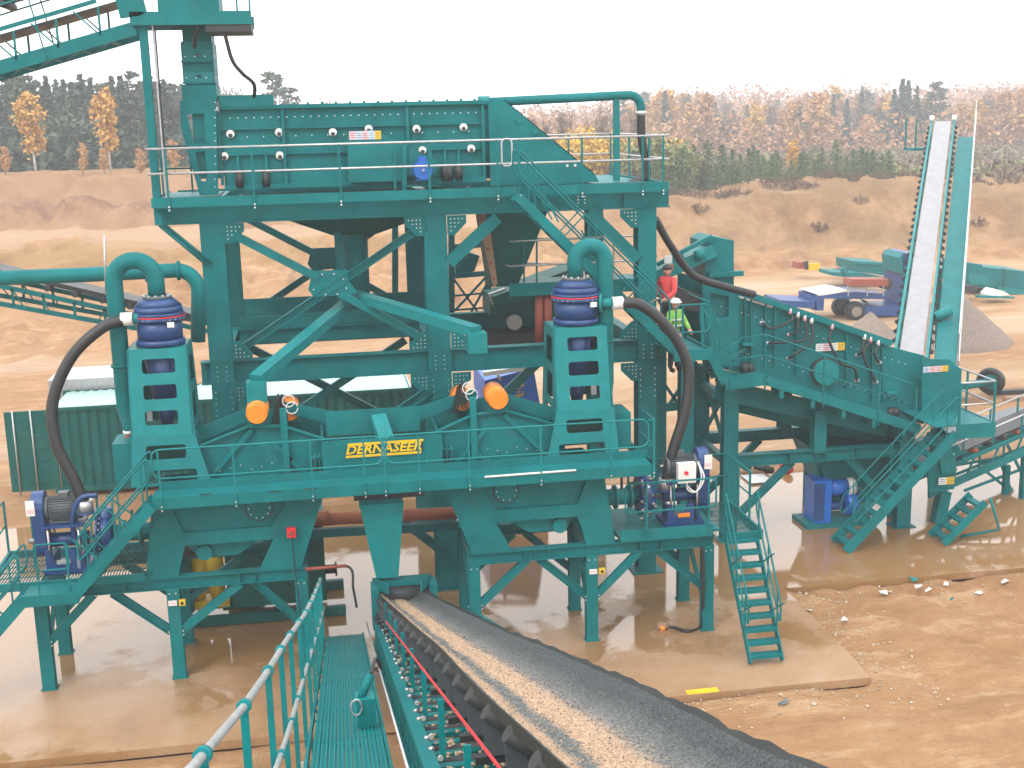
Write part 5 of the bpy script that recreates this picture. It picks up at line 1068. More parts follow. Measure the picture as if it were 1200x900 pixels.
bm(IS, 'side_beam', (8.9,IY+2.4,3.0), (12.5,IY+2.4,3.15), .15, .22)
# screen body
IB = thing('inclined_screen', 'long sloping teal screen with black spray hoses along its side', 'screening machine', (12, 30, 3))
ys = IY+.35
def Pi(x, y): return P(x, y, ys)
flat_poly(IB, 'side_panel', [Pi(822,330),Pi(838,334),Pi(1046,407),Pi(1084,417),Pi(1082,490),Pi(1050,490),Pi(832,428),Pi(822,400)], .03)
flat_poly(IB, 'side_panel', [q+V((0,2.0,0)) for q in (Pi(822,330),Pi(838,334),Pi(1046,407),Pi(1084,417),Pi(1082,490),Pi(1050,490),Pi(832,428),Pi(822,400))], .03)
flat_poly(IB, 'end_plate', [P(1081,418,IY-.1),P(1092,421,IY-.1),P(1112,421,IY-.1),P(1127,433,IY-.1),P(1125,500,IY-.1),P(1080,492,IY-.1)], .04); MB().box((15.15,IY+.1,3.0),(16.1,IY+2.1,3.9)).build('discharge_box', TEAL, IB)
flat_poly(IB, 'head_panel', [P(822,330,IY+.2),P(852,340,IY+.2),P(866,346,IY+.2),P(866,428,IY+.2),P(835,432,IY+.2)], .04, TEAL, [[P(x,y,IY+.2) for x,y in ((832,343),(854,347),(854,370),(850,372),(836,371),(833,366))]])
bm(IB, 'spray_pipe', P(880,346,ys-.14), P(1044,402,ys-.14), .16, .15); bm(IB, 'galvanised_strip', P(836,338,ys-.05), P(905,360,ys-.05), .03, .05, GALV)
MB().beam(P(830,432,ys-.08), P(1082,494,ys-.08), .12, .12).build('bottom_flange', TEAL, IB); MB().beam(P(832,338,ys+1), P(1070,416,ys+1)+V((0,0,-.6)), 1.8, .05).build('screen_deck', DARK, IB)
MB().beam(P(838,455,ys+.1), P(1040,500,ys+.1), .08, .5).build('under_pan', TEAL, IB); MB().plate([P(838,447,ys+.3),P(1080,500,ys+.3),P(1045,520,ys+.8),P(985,512,ys+.8),P(850,480,ys+.8)], .1).build('under_hopper', TEAL, IB)
for px, y0, y1 in ((908,362,430),(897,356,428),(992,392,455),(880,350,425),(933,372,440),(1022,404,470),(1034,408,472),(873,348,424)):
    bm(IB, 'rib', P(px,y0,ys-.06), P(px,y1,ys-.06), .06 if px in (908,992) else .035, .08, upv=up_y)
c = P(965,435,ys-.05)
for r_, dy, mt in ((.36,.1,DARK),(.32,.22,CYAN)): MB().cyl(c, c-V((0,dy,0)), r_, n=26).build('drive_flange', mt, IB); c = c+V((-.0,0,.0))
bolts(IB, [c+V((.3*math.cos(a*math.pi/6), -.13, .3*math.sin(a*math.pi/6))) for a in range(12)], .02)
label_panel(IB, (956,403), (990,410), ys-.05, [WHITE, PINK, WHITE, YELLOW]); label_panel(IB, (1082,430), (1111,435), IY-.11, [LBLUE, PINK, PINK, YELLOW])
for px, py in ((873,426),(880,426),(1044,478),(1050,478)):
    q = P(px,py,ys-.15); MB().cyl(q-V((0,0,.25)), q, .09, n=12).build('spring', DARK, IB)
for px, py in ((876,403),(1045,460)): q = P(px,py,ys-.15); MB().box((q.x-.15,q.y-.1,q.z-.03),(q.x+.15,q.y+.1,q.z+.03)).build('spring_cap', CYAN, IB)
for i, (pts) in enumerate(([(926,366),(928,375),(905,385),(893,378)],[(935,370),(934,388),(925,392)],[(943,374),(945,395),(938,400),(900,402)],[(951,377),(951,400),(932,415),(924,420)],[(975,384),(972,400),(985,425),(1001,432),(1004,446)],[(1013,396),(1010,412),(1005,416)],[(1020,399),(1012,415),(1020,435),(1026,448)],[(1029,403),(1025,415),(1030,425)])):
    MB().tube(bez([P(x,y,ys-.18-(.1 if 0<k<len(pts)-1 else 0)) for k,(x,y) in enumerate(pts)], 6), .035, 7).build('spray_hose', RUB, IB)
    q = P(pts[0][0], pts[0][1], ys-.18); MB().cyl(q-V((0,0,.04)), q+V((0,0,.1)), .05, n=8).build('hose_nozzle', WHITE if i % 2 else PINK, IB); q = P(pts[-1][0], pts[-1][1], ys-.15); MB().cyl(q-V((.06,0,0)), q+V((.06,0,0)), .045, n=8).build('hose_clip', GALV, IB)
bolts(IB, [P(845+8*k, 345+2.5*k+dy, ys-.04) for k in range(28) for dy in (14, 60)], .014)
# walkway along the sloping screen
IW = thing('sloping_walkway', 'teal walkway with rails running down the front of the sloping screen', 'walkway', (12.5, 28, 3.5))
wy = 28.0
A0, A1, A2 = P(850,449,wy), P(898,442,wy), P(1078,500,wy)
for a, b in ((A0, A1), (A1, A2)):
    bm(IW, 'front_channel', a-V((0,0,.08)), b-V((0,0,.08)), .05, .22); MB().beam(a+V((0,.35,.0)), b+V((0,.35,.0)), .6, .03).build('deck_plate', TEAL, IW)
for h in (1.05, .55):
    pts = [A0+V((.1,0,h)), A1+V((-.05,0,h)), A2+V((-.25,0,h+.05))]; MB().tube(pts + ([A2+V((-.1,0,h-.5))] if h > 1 else []), .02, 6).build('rail', TEAL, IW)
for q in (A0+V((.1,0,0)), A1-V((.05,0,0)), A1.lerp(A2,.36), A1.lerp(A2,.72), A2-V((.15,0,0))): bm(IW, 'post', q-V((0,.04,.3)), q+V((0,-.04,1.05)), .035, .035, upv=up_y)
for k in range(5): q = A1.lerp(A2, .1+k*.2); MB().box((q.x-.05,wy,q.z-.4),(q.x+.05,wy+.6,q.z-.2)).build('support_bracket', TEAL, IW)
# end platform and stairs
EP = thing('end_platform', 'teal platform with pale rails at the low end of the sloping screen', 'platform', (15.7, 28, 2.7))
bm(EP, 'front_channel', P(1121,506,27.1), (16.25,27.1,P(1121,506,27.1).z), .05, .36); bm(EP, 'side_channel', (16.25,27.1,2.92), (16.25,29.6,2.92), .05, .3)
MB().box((14.7,27.12,3.02),(16.25,29.5,3.05)).build('deck_plate', TEAL, EP); z_ = P(1121,506,27.1).z
for h in (1.05,.5):
    MB().tube([(15.3,27.1,3.05+h),(16.2,27.1,3.05+h),(16.2,29.3,3.05+h)], .024, 6).build('rail', GALV, EP)
for x, y in ((16.2,27.1),(16.2,28.4),(15.3,27.1)): MB().box((x-.022,y-.022,2.8),(x+.022,y+.022,4.1)).build('post', TEAL, EP)
S6 = thing('right_staircase', 'long teal staircase up to the low end of the sloping screen', 'staircase', (13.5, 27.4, 0))
stairs(S6, (12.5,27.1,.05), (15.25,27.1,2.85), .75, 12, rails=(0,1), sw=.26, rh=.95)
# feed head above sloping screen (far conveyor head)
FH = thing('transfer_conveyor', 'teal conveyor head box pouring into the top of the sloping screen', 'conveyor', (9, 29.5, 5.5))
hy = 29.2
flat_poly(FH, 'head_plate', [P(826,283,hy),P(836,277,hy),P(860,282,hy),P(860,338,hy),P(826,326,hy)], 1.2); bm(FH, 'rail_channel', P(770,310,hy-.1), P(834,277,hy-.1), .12, .1); MB().beam(P(766,322,hy+.2), P(832,292,hy+.2), .8, .3).build('drive_cover', CYAN, FH)
bm(FH, 'lip_channel', P(830,322,hy-.1), P(870,320,hy-.1), .2, .12); MB().cyl(P(794,302,hy-.2), P(794,302,hy+.3), .16, n=14).build('drum', TEAL, FH); MB().cyl(P(815,300,hy-.3), P(825,297,hy-.3), .13, n=12).build('gearbox', CYAN, FH)
MB().box(P(779,300,hy-.35), P(787,308,hy-.3)).build('warning_label', WHITE, FH); MB().box(P(782,310,hy-.35), P(788,317,hy-.25)).build('tag', TIMBER, FH); MB().beam(P(764,335,hy+.3), P(830,360,hy+.3), 1.0, .4).build('underside', DARK, FH)
MB().tube(bez([P(768,256,27.8), P(786,288,27.9), P(812,322,28.1), P(850,336,28.3), P(884,345,28.4)]), .09, 12).build('supply_hose', RUB, None, label='long black hose sagging from the top walkway to the sloping screen spray pipe', category='hose')
# middle bay: lower platform, red pipes, background machine
MP = thing('middle_platform', 'teal platform with grey rails in the middle bay of the tower', 'platform', (5.5, 29, 6.2)); my = 28.2
bm(MP, 'front_channel', P(597,340,my), P(760,333,my), .06, .3); MB().beam(P(597,335,my)+V((0,.6,0)), P(760,328,my)+V((0,.6,0)), 1.1, .03).build('deck_plate', TEAL, MP)
for y1, y2 in ((283,276),(312,305)): MB().tube([P(655,y1-2,my+.8), P(583,y1-5,my+.8), P(597,y1,my), P(752,y2,my)], .024, 6).build('rail', GALV, MP)
for px in (614, 629, 719, 745): bm(MP, 'post', P(px, 278, my+.02), P(px, 336, my+.02), .04, .04, GALV if px > 700 else TEAL, upv=up_y)
for px in (632, 642): MB().cyl(P(px,342,my+.2), P(px,404,my+.2), .1, n=14).build('red_pipe', REDBR, None, label='%s of two rusty red upright pipes under the middle platform' % ('left' if px == 632 else 'right'), category='pipe')
BL = thing('background_lattice', 'pale teal lattice stand seen through the middle bay', 'frame', (3.4, 33, 4)); ly = 33
for px in (463, 529, 572): bm(BL, 'column', P(px,262,ly), P(px,372,ly), .16, .16, upv=up_y)
for py in (288, 322, 345, 362): bm(BL, 'cross_rail', P(526,py+2,ly-.05), P(574,py-2,ly-.05), .05, .14 if py < 330 else .05)
for a, b in (((533,364),(572,322)),((531,326),(560,366)),((552,366),(572,330))): bm(BL, 'diagonal', P(*a,ly-.1), P(*b,ly-.1), .06, .06)
m = MB(); m.plate([P(533,290,ly+.2),P(562,300,ly+.2),P(556,318,ly+.2),P(534,322,ly+.2)], .4); m.build('hopper', TEAL, BL)
CR = thing('dark_crusher', 'dark machinery with a round pulley behind the middle bay', 'machine', (5.3, 32, 4.5)); MB().box(P(575,372,31.5), P(640,335,33)).build('body', GREENC, CR); q = P(602,377,31.4); MB().cyl(q, q-V((0,.15,0)), .2, n=18).build('pulley', GALV, CR); MB().box(P(560,420,31.2), P(640,376,33)).build('base', DARK, CR); MB().beam(P(575,352,31.3), P(672,318,31.3), 1.2, .35).build('sloped_cover', GREENC, CR); MB().plate([P(573,345,31),P(592,338,31),P(596,348,31),P(580,362,31)], .2).build('guard', GALV, CR)
# blue hooded machine behind
BM = thing('blue_machine', 'bright blue hooded machine with yellow letters behind the right dewatering screen', 'machine', (5.8, 35, 0)); by_ = 34.5
MB().plate([P(568,446,by_),P(600,438,by_),P(625,430,by_),P(633,475,by_),P(636,500,by_),P(568,500,by_)], 2.4).build('hood', BLUE, BM); MB().box((4.9,by_+.1,.0),(6.5,by_+2,2.2)).build('base', DARK, BM)
MB().plate([P(603,455,by_-.02),P(614,449,by_-.02),P(614,463,by_-.02),P(604,467,by_-.02)], .02).build('letter_patch', YELLOW, BM)
text3d('ER', P(609,458,by_-.05), .3, BLUE, BM, 'lettering', .2); MB().beam(P(566,438,by_-.1), P(622,430,by_-.1), .2, .12).build('pale_edge', WHITE, BM); MB().tube([P(583,437,by_-.2),P(586,446,by_-.2)], .05, 8).build('exhaust', GALV, BM)
# blue pump set on skid, right
SK = thing('skid_pump', 'bright blue pump set on a teal skid beside the right staircase', 'pump', tuple(G(975,618)))
q = G(952,619); x0, y0 = q.x, q.y
MB().box((x0-.2,y0-.1,.0),(x0+1.7,y0+.9,.12)).build('skid', TEAL, SK); MB().box((x0+.05,y0,.12),(x0+.5,y0+.7,1.25)).build('belt_guard', BLUE, SK); MB().box((x0+.02,y0-.03,.2),(x0+.3,y0-.0,1.2)).build('guard_grille', NAVY, SK)
MB().cyl((x0+.5,y0+.35,.95),(x0+1.05,y0+.35,.95),.22,n=20).build('motor', BLUE, SK); MB().cyl((x0+1.05,y0+.35,.95),(x0+1.25,y0+.35,.95),.24,n=20).build('fan_cover', WHITE, SK)
MB().cyl((x0+1.0,y0+.3,.5),(x0+1.3,y0+.3,.5),.3,n=22).build('volute', BLUE, SK); MB().cyl((x0+.5,y0+.35,.45),(x0+1.0,y0+.35,.45),.12,n=16).build('bearing_housing', NAVY, SK); MB().box((x0+.3,y0+.5,1.2),(x0+.75,y0+.9,1.65)).build('switch_cabinet', TEAL, SK)
SH = thing('settling_hopper', 'grey green open hopper under the low end of the sloping screen', 'hopper', (13.6, 30, .2)); m = MB()
A = [(12.6,29.3,2.0),(15.2,29.3,2.0),(15.2,31,2.0),(12.6,31,2.0)]; B = [(13.2,29.6,.4),(14.6,29.6,.4),(14.6,30.8,.4),(13.2,30.8,.4)]
m.add(A+B, [(0,1,5,4),(1,2,6,5),(2,3,7,6),(3,0,4,7),(4,5,6,7)]); m.build('hopper_wall', TEAL, SH)
for x in (13.0, 14.8):
    for y in (29.5, 30.9): bm(SH, 'leg', (x,y,0), (x,y,1.6), .1, .1)
# product conveyor running off to the right
PC = thing('product_conveyor', 'teal conveyor with tangled frame leaving to the right under the end platform', 'conveyor', (17, 29, .5)); c0 = V((15.4,28.6,1.35)); cd = V((1,.42,.14)).normalized(); cw = V((-.42,1,0)).normalized()
for k in (0,1):
    o = cw*1.0*k; bm(PC, 'lower_chord', c0+o-V((0,0,.5)), c0+o+cd*6-V((0,0,.5)), .06, .22); bm(PC, 'upper_chord', c0+o, c0+o+cd*6, .06, .1)
    for j in range(12): q = c0+o+cd*(j*.5); bm(PC, 'lattice_bar', q-V((0,0,.45)), q+cd*(.3 if j % 2 else 0), .04, .05)
    MB().tube([c0+o+V((0,0,.55)), c0+o+cd*6+V((0,0,.6))], .025, 6).build('hand_rail', GALV, PC)
    for j in range(5): q = c0+o+cd*(j*1.2+.1); bm(PC, 'post', q, q+V((0,0,.6)), .04, .04)
for j in range(10): q = c0+cd*(j*.6+.2)+V((0,0,.05)); MB().cyl(q+cw*.1, q+cw*.9, .07, n=10).build('roller', RUST if j % 3 == 0 else DARK, PC)
MB().beam(c0+cw*.5+V((0,0,.2)), c0+cw*.5+cd*6+V((0,0,.2)), .8, .05).build('belt', RUB, PC)
for x in (15.0,): MB().plate([(15.3,28.4,.95),(16.0,28.4,1.0),(16.0,28.4,1.9),(15.2,28.4,1.85)], .05).build('skirt_plate', TEAL, PC); label_panel(PC, (1100,560), (1118,567), 28.3, [WHITE, YELLOW])
bm(PC, 'trestle', c0+cd*.6-V((0,0,.6)), (15.8,28.8,0), .3, .3); bm(PC, 'trestle', c0+cd*4-V((0,0,.6)), c0+cd*4-V((0,0,1.9)), .2, .2)
BU = thing('upper_belt', 'grey belt conveyor climbing out of the picture at the right edge', 'conveyor', (19, 31, 2)); u0, u1 = P(1085,530,30), P(1215,484,33.5)
MB().beam(u0+V((0,.5,0)), u1+V((0,.5,0)), .9, .05).build('belt', GREY, BU); bm(BU, 'side_frame', u0-V((0,0,.25)), u1-V((0,0,.25)), .06, .15); bm(BU, 'side_frame', u0-V((0,-1,.25)), u1-V((0,-1,.25)), .06, .15)
for j in range(7): q = u0.lerp(u1, j/7+.08)-V((0,0,.15)); MB().cyl(q, q+V((0,1,0)), .08, n=10).build('roller', RUST if j%2 else DARK, BU)
MB().beam(P(1085,545,29.3), P(1118,522,29.3), .6, .35).build('skirt', TEAL, BU); label_panel(BU, (1102,532), (1118,540), 28.95, [WHITE, YELLOW, LBLUE])
for a, b in (((1110,560),(1210,520)),((1130,575),(1210,545)),((1150,548),(1190,580)),((1170,535),(1185,575)),((1120,545),(1200,532)),((1180,520),(1200,560))): bm(BU, 'strut', P(*a,30.5), P(*b,30.8), .05, .07, CYAN)
bm(BU, 'prop', P(1180,545,30.6), (P(1180,545,30.6).x, 30.6, 0), .15, .15)
S7 = thing('small_steps', 'short set of tilted teal steps standing by the product conveyor', 'steps', tuple(G(1115,640))); a = G(1106,640)+V((0,0,.05)); b = a+V((1.05,0,1.0))
stairs(S7, a, b, .7, 5, rails=(), sw=.2); MB().tube([b+V((.3,.3,.0)), b+V((.6,.3,-.85)), a+V((.6,.3,.05))], .04, 6).build('foot_frame', TEAL, S7)
# light discharge chute under the end platform
MB().plate([P(1097,512,28.3),P(1112,510,28.3),P(1106,555,28.3),P(1122,552,28.3)][:2]+[P(1122,552,28.3),P(1104,556,28.3)], .5).build('discharge_chute', CYAN, None, label='pale teal chute hanging below the end platform', category='chute')
# ---------------------------------------------------------------- radial stacker conveyor in the distance
MC = thing('stacker_conveyor', 'tall stacker conveyor with grey belt climbing away at the right', 'conveyor', (20, 40, 0)); m0, m1 = V((17.0,33,3.5)), V((26.75,50,10.05)); md = (m1-m0).normalized(); mw = V((md.y,-md.x,0)).normalized()
mu = mw.cross(md).normalized()
if mu.z < 0: mu = -mu
MB().beam(m0, m1, .66, .04, mu).build('belt', mat('pale_grey_belt', (.24,.235,.25), .55), MC)
for s in (-1, 1):
    o = mw*.45*s; bm(MC, 'side_chord', m0+o, m1+o, .08, .16, CYAN, mu); bm(MC, 'side_chord', m0+o-mu*.6, m1+o-mu*.5, .08, .12, TEAL, mu)
    for k in range(34): q = m0.lerp(m1, k/34)+o; bm(MC, 'idler_bracket', q, q+mw*.14*s-mu*.1, .1, .12, DARK)
    MB().cyl(m1+o, m1+o+mu*.25, .1, n=8).build('head_bearing', WHITE, MC)
    for k in range(16): q = m0.lerp(m1, k/16)+o; bm(MC, 'lattice_bar', q, q-mu*.6+md*.6, .05, .05)
w0, w1 = m0+mw*.95-mu*.2, m0.lerp(m1,.93)+mw*.95-mu*.2
MB().beam(w0, w1, .62, .05, mu).build('walkway_plate', TEAL, MC); bm(MC, 'walkway_edge', w0+mw*.36+mu*.1, m1+mw*1.3+mu*.3, .06, .2, GALV, mu)
MB().beam(m0+mw*1.3+mu*.9, m1+mw*1.3+mu*.9, .03, .03).build('hand_rail', GALV, MC)
for k in range(12): q = m0.lerp(m1, k/12)+mw*1.3; bm(MC, 'post', q, q+mu*.9, .03, .03, GALV)
MB().box((25.1,49.2,8.9),(26.3,50.2,9.0)).build('head_deck', TEAL, MC)
for x, y in ((25.15,49.25),(25.15,50.15)): MB().box((x,y,8.9),(x+.05,y+.05,10.2)).build('post', TEAL, MC)
q = m0.lerp(m1,.3); bm(MC, 'leg', q-mw*.5, V((q.x-mw.x*.9,q.y-mw.y*.9,0)), .15, .15); bm(MC, 'leg', q+mw*.5, V((q.x+mw.x*.9,q.y,0)), .15, .15)
MB().box(q-mw*.9+V((-.2,-.2,-.1)), q-mw*.9+V((.2,.2,.6))).build('drive_box', TEAL, MC) if False else None
q = m0.lerp(m1,.14)+mw*.75; MB().cyl(q-V((.25,0,.1)), q+V((.25,0,.1)), .16, n=14).build('drive_motor', CYAN, MC)
# gravel cones
def cone(name, label, px, py, r, h, col):
    c = G(px, py); m = MB(); n = 40; rings = 14; o = []
    for i in range(rings+1):
        f = i/rings; rr = r*f; z = h*(1-f)**1.05 if i < rings else -.3
        for k in range(n):
            a = 2*math.pi*k/n; w = 1+.07*noise.noise(V((math.cos(a)*2, math.sin(a)*2, px)))
            o.append(V((c.x+rr*w*math.cos(a), c.y+r+rr*w*math.sin(a), z+.05*noise.noise(V((rr*3,a*5,1)))-.1)))
    fs = [[i*n+k, (i+1)*n+k, (i+1)*n+(k+1)%n, i*n+(k+1)%n] for i in range(rings) for k in range(n)]
    m.v = o; m.f = fs; m.sm = [True]*len(fs); m.mi = [0]*len(fs); return m.build(name, col, None, label=label, category='gravel pile')
GRV = mat('grey_gravel', (.2,.155,.125), .95, var=.35, scale=14, bump=1.0, bscale=22)
cone('gravel_pile', 'conical grey gravel pile to the right of the stacker conveyor', 1152, 412, 2.9, 2.7, GRV); cone('gravel_pile', 'small gravel pile left of the stacker conveyor, in front of the blue trailer', 1038, 404, 1.7, 1.4, GRV)
# ---------------------------------------------------------------- shipping container
def container(x0, x1, y0, y1, z0, h, name, label, roofm, door):
    t = thing(name, label, 'container', ((x0+x1)/2, (y0+y1)/2, z0)); m = MB(); x = x0; pit = .28
    def side(y, s):
        m = MB(); x = x0+.1; pr = []
        while x < x1-.1:
            for dx, dy in ((0,0),(.07,0),(.14,.045*s),(.21,.045*s)): pr.append((x+dx, y+dy))
            x += pit
        k = len(m.v); m.v = [V((a,b,z0+.16)) for a,b in pr]+[V((a,b,z0+h-.1)) for a,b in pr]; n = len(pr)
        m.f = [[i,i+1,n+i+1,n+i] for i in range(n-1)]; m.sm = [False]*len(m.f); m.mi = [0]*len(m.f); m.build('corrugated_side', GREENC, t)
    side(y0+.02, 1); side(y1-.02, -1)
    m = MB(); pr = []; x = x0+.05
    while x < x1-.05:
        for dx, dz in ((0,0),(.1,0),(.14,.02),(.24,.02)): pr.append((x+dx, z0+h-.04+dz))
        x += pit
    n = len(pr); m.v = [V((a,y0+.06,z)) for a,z in pr]+[V((a,y1-.06,z)) for a,z in pr]; m.f = [[i,i+1,n+i+1,n+i] for i in range(n-1)]; m.sm = [False]*len(m.f); m.mi = [0]*len(m.f); m.build('corrugated_roof', roofm, t)
    for y in (y0, y1):
        bm(t, 'bottom_rail', (x0,y,z0+.08), (x1,y,z0+.08), .1, .16, GREENC); bm(t, 'top_rail', (x0,y,z0+h-.06), (x1,y,z0+h-.06), .08, .1, GREENC)
        for x in (x0, x1): bm(t, 'corner_post', (x,y,z0), (x,y,z0+h), .14, .14, GREENC)
    MB().box((x1-.03,y0,z0),(x1,y1,z0+h)).build('end_wall', GREENC, t); MB().box((x0+.1,y0+.05,z0+.1),(x1,y1-.05,z0+.16)).build('floor_plate', TIMBER, t)
    if door:
        d = MB(); dx0 = x0-1.3
        d.box((dx0,y0-.05,z0+.12),(x0-.05,y0,z0+h-.05)); do = d.build('open_door', GREENC, t, label='container door leaf swung open')
        for k in range(6): MB().box((dx0+.55,y0-.08,z0+.32+k*.36),(x0-.15,y0-.05,z0+.42+k*.36)).build('panel_rib', GREENC, do)
        for dx in (.25,.75): MB().cyl((dx0+dx,y0-.1,z0),(dx0+dx,y0-.1,z0+h),.025,n=6).build('lock_bar', GALV, do)
        MB().box((x0+.02,y0-.02,z0+1.0),(x0+.07,y0-.01,z0+1.6)).build('yellow_mark', YELLOW, t)
    return t
container(-7.85, 2.75, 37.2, 39.64, 0, 2.6, 'shipping_container', 'long green corrugated container with one door open, behind the left cyclone', LCOVER, True)
gb = MB().box((-8.4,39.9,0),(-6.2,42,2.9)).build('grey_cabin', GALV, None, label='grey cabin just showing above the open container door', category='cabin')
# ---------------------------------------------------------------- lorry and trailer
TR = thing('low_trailer', 'blue gooseneck trailer with machinery loaded on it, parked in the pit', 'trailer', tuple(G(1000,376))); ty = 60.0
def Pt(x, y): return P(x, y, ty)
TB_ = mat('truck_blue', (.006,.045,.17), .4)
flat_poly(TR, 'chassis', [Pt(1012,359),Pt(1062,359),Pt(1062,370),Pt(1012,370)], 2.2, TB_)
flat_poly(TR, 'gooseneck', [Pt(955,347),Pt(1002,342),Pt(1040,345),Pt(1040,351),Pt(1000,350),Pt(966,350),Pt(965,364),Pt(955,364)], 2.2, TB_); flat_poly(TR, 'low_bed', [Pt(915,352),Pt(957,354),Pt(957,362),Pt(915,359)], 2.4, TB_)
flat_poly(TR, 'bed_floor', [Pt(955,344),Pt(985,339),Pt(996,341),Pt(960,347)], 2.0, WHITE)
flat_poly(TR, 'mudguard', [Pt(985,361),Pt(990,353),Pt(1000,350),Pt(1012,351),Pt(1018,356),Pt(1016,353),Pt(1004,348),Pt(992,350)], .6, DARK)
for dy in (0, 1.7):
    w = MB(); q = Pt(1003,365)+V((0,dy-.1,0)); MB().tube([q, q+V((0,.05,0)), q+V((0,.4,0)), q+V((0,.45,0))], .5, 24, True, [.45,.5,.5,.45]).build('wheel', RUB, TR); MB().cyl(q-V((0,.02,0)), q+V((0,.1,0)), .27, n=18).build('wheel_rim', mat('dusty_rim', (.2,.17,.14), .7) if dy == 0 else GREY, TR)
for x in (994, 1016, 1035): bm(TR, 'frame_post', Pt(x,347), Pt(x,333), .06, .06, GALV, up_y)
bm(TR, 'frame_rail', Pt(992,338), Pt(1038,340), .08, .08, GALV); bm(TR, 'load_drum', Pt(993,330), Pt(1036,330), 1.0, .35, REDBR); MB().cyl(Pt(1040,333), Pt(1040,333)+V((0,.6,0)), .3, n=16).build('load_wheel', DARK, TR)
CBt = thing('blue_truck_cab', 'tall blue truck cab partly hidden by the stacker conveyor', 'truck', tuple(G(1068,376)))
flat_poly(CBt, 'cab', [Pt(1058,298),Pt(1070,296),Pt(1078,298),Pt(1078,368),Pt(1058,366)], 2.2, TB_); flat_poly(CBt, 'roof_fairing', [Pt(1054,302),Pt(1060,296),Pt(1066,300),Pt(1066,320),Pt(1054,320)], 2.0, TEAL); flat_poly(CBt, 'stripe', [P(1066,300,ty-.05),P(1072,302,ty-.05),P(1068,345,ty-.05),P(1066,340,ty-.05)], .03, LBLUE)
q = Pt(1074,370); MB().cyl(q, q+V((0,.4,0)), .5, n=20).build('wheel', RUB, CBt)
# axle with wheel
AX = thing('spare_axle', 'teal axle with one big tyre lying on the ground at the right', 'axle', tuple(G(1160,462))); q = G(1160,462)+V((0,0,.5))
MB().tube([q+V((-.05,-.1,0)), q+V((.0,-.06,0)), q+V((.08,.2,0)), q+V((.1,.25,0))], .5, 26, True, [.42,.5,.5,.42]).build('tyre', RUB, AX); MB().cyl(q+V((-.09,-.16,0)), q+V((0,0,0)), .27, n=20).build('rim', TEAL, AX); MB().cyl(q+V((-1.5,-.7,.05)), q+V((-.08,-.1,0)), .15, n=14).build('axle_tube', TEAL, AX)
for i, (px, py, L1) in enumerate(((1172,462,1.2),(1180,470,2.0),(1130,470,1.0))): q = G(px,py); MB().box((q.x,q.y,-.1),(q.x+L1,q.y+.3,.12)).build('timber_baulk', TIMBER if i else DARK, None, label=('dark baulk beside the spare tyre','pale beam lying right of the spare tyre','beam lying below the spare axle')[i], category='beam')
# far teal machine parts
def far_poly(name, label, cat, pts, Y, th, m=TEAL, extra=()):
    t = thing(name, label, cat, tuple(P(*pts[-1], Y))); flat_poly(t, 'side_plate', [P(x,y,Y) for x,y in pts], th, m)
    for nm, ps, mm_, dy in extra: flat_poly(t, nm, [P(x,y,Y+dy) for x,y in ps], .25, mm_)
    return t
far_poly('parked_hopper', 'teal hopper body lying in the pit beyond the trailer', 'hopper', [(1003,307),(1040,309),(1046,321),(1036,323),(1004,318)], 72, 3, extra=(('top_rim', [(1003,306),(1040,308),(1040,311),(1003,309)], CYAN, -.1),))
far_poly('parked_conveyor', 'teal conveyor frame lying flat beyond the trailer', 'conveyor', [(975,319),(1010,320),(1058,330),(1058,334),(1010,327),(975,323)], 71, 2, extra=(('cross_frame', [(985,316),(990,313),(1000,326),(996,327)], TEAL, -.1),('cross_frame', [(1050,335),(1056,329),(1060,337),(1054,338)], TEAL, -.1)))
far_poly('rusty_parts', 'heap of rusty and yellow machine parts at the foot of the right bank', 'scrap', [(934,315),(936,308),(941,307),(943,315)], 76, 1, REDBR, extra=(('yellow_part', [(948,309),(961,309),(961,317),(948,317)], YELLOW, .1),('dark_part', [(943,307),(947,306),(948,316),(944,316)], DARK, .2),('brown_part', [(974,316),(996,311),(997,316),(975,321)], REDBR, -.4)))
far_poly('long_feeder', 'long teal feeder unit parked at the right edge of the pit', 'machine', [(1134,308),(1150,310),(1152,313),(1210,319),(1210,343),(1160,339),(1134,334)], 66, 3, extra=(('panel', [(1136,322),(1158,323),(1158,335),(1136,333)], CYAN, -.1),('panel_joint', [(1176,315),(1178,315),(1178,340),(1176,340)], GREENC, -.05),('leg', [(1140,334),(1144,334),(1144,342),(1140,342)], DARK, .3),('skid', [(1168,336),(1210,341),(1210,349),(1172,343)], CYAN, -.3)))
far_poly('rubble_heap', 'pile of pale rubble and rags in front of the long teal feeder', 'rubble', [(1160,345),(1166,339),(1176,341),(1184,346),(1160,348)], 63, 1, WHITE, extra=(('teal_scrap', [(1145,346),(1190,348),(1188,350),(1146,349)], CYAN, -.1),))
far_poly('open_skip', 'small dark wheeled frame between the stacker and the long feeder', 'frame', [(1128,334),(1146,336),(1144,342),(1128,341)], 64, 1, DARK)
# pipes and boots on slab behind the sloping screen
t = thing('hose_bundle', 'bundle of dark pipes and hoses on the slab under the sloping screen', 'pipes', tuple(G(900,560)));
for k, (a, b, mt, r_) in enumerate((((870,549),(876,553),CYAN,.14),((882,545),(900,556),RUB,.12),((885,552),(905,557),DARK,.1),((880,540),(912,541),RUB,.07),((918,551),(925,556),RED,.13))): A = G(*a)+V((0,0,.15)); B = G(*b)+V((0,0,.15)); MB().cyl(A, B, r_, n=12).build('pipe_piece', mt, t)
MB().box(G(868,559)+V((0,0,.02)), G(898,560)+V((0,-.6,.06))).build('pallet_board', GALV, t)
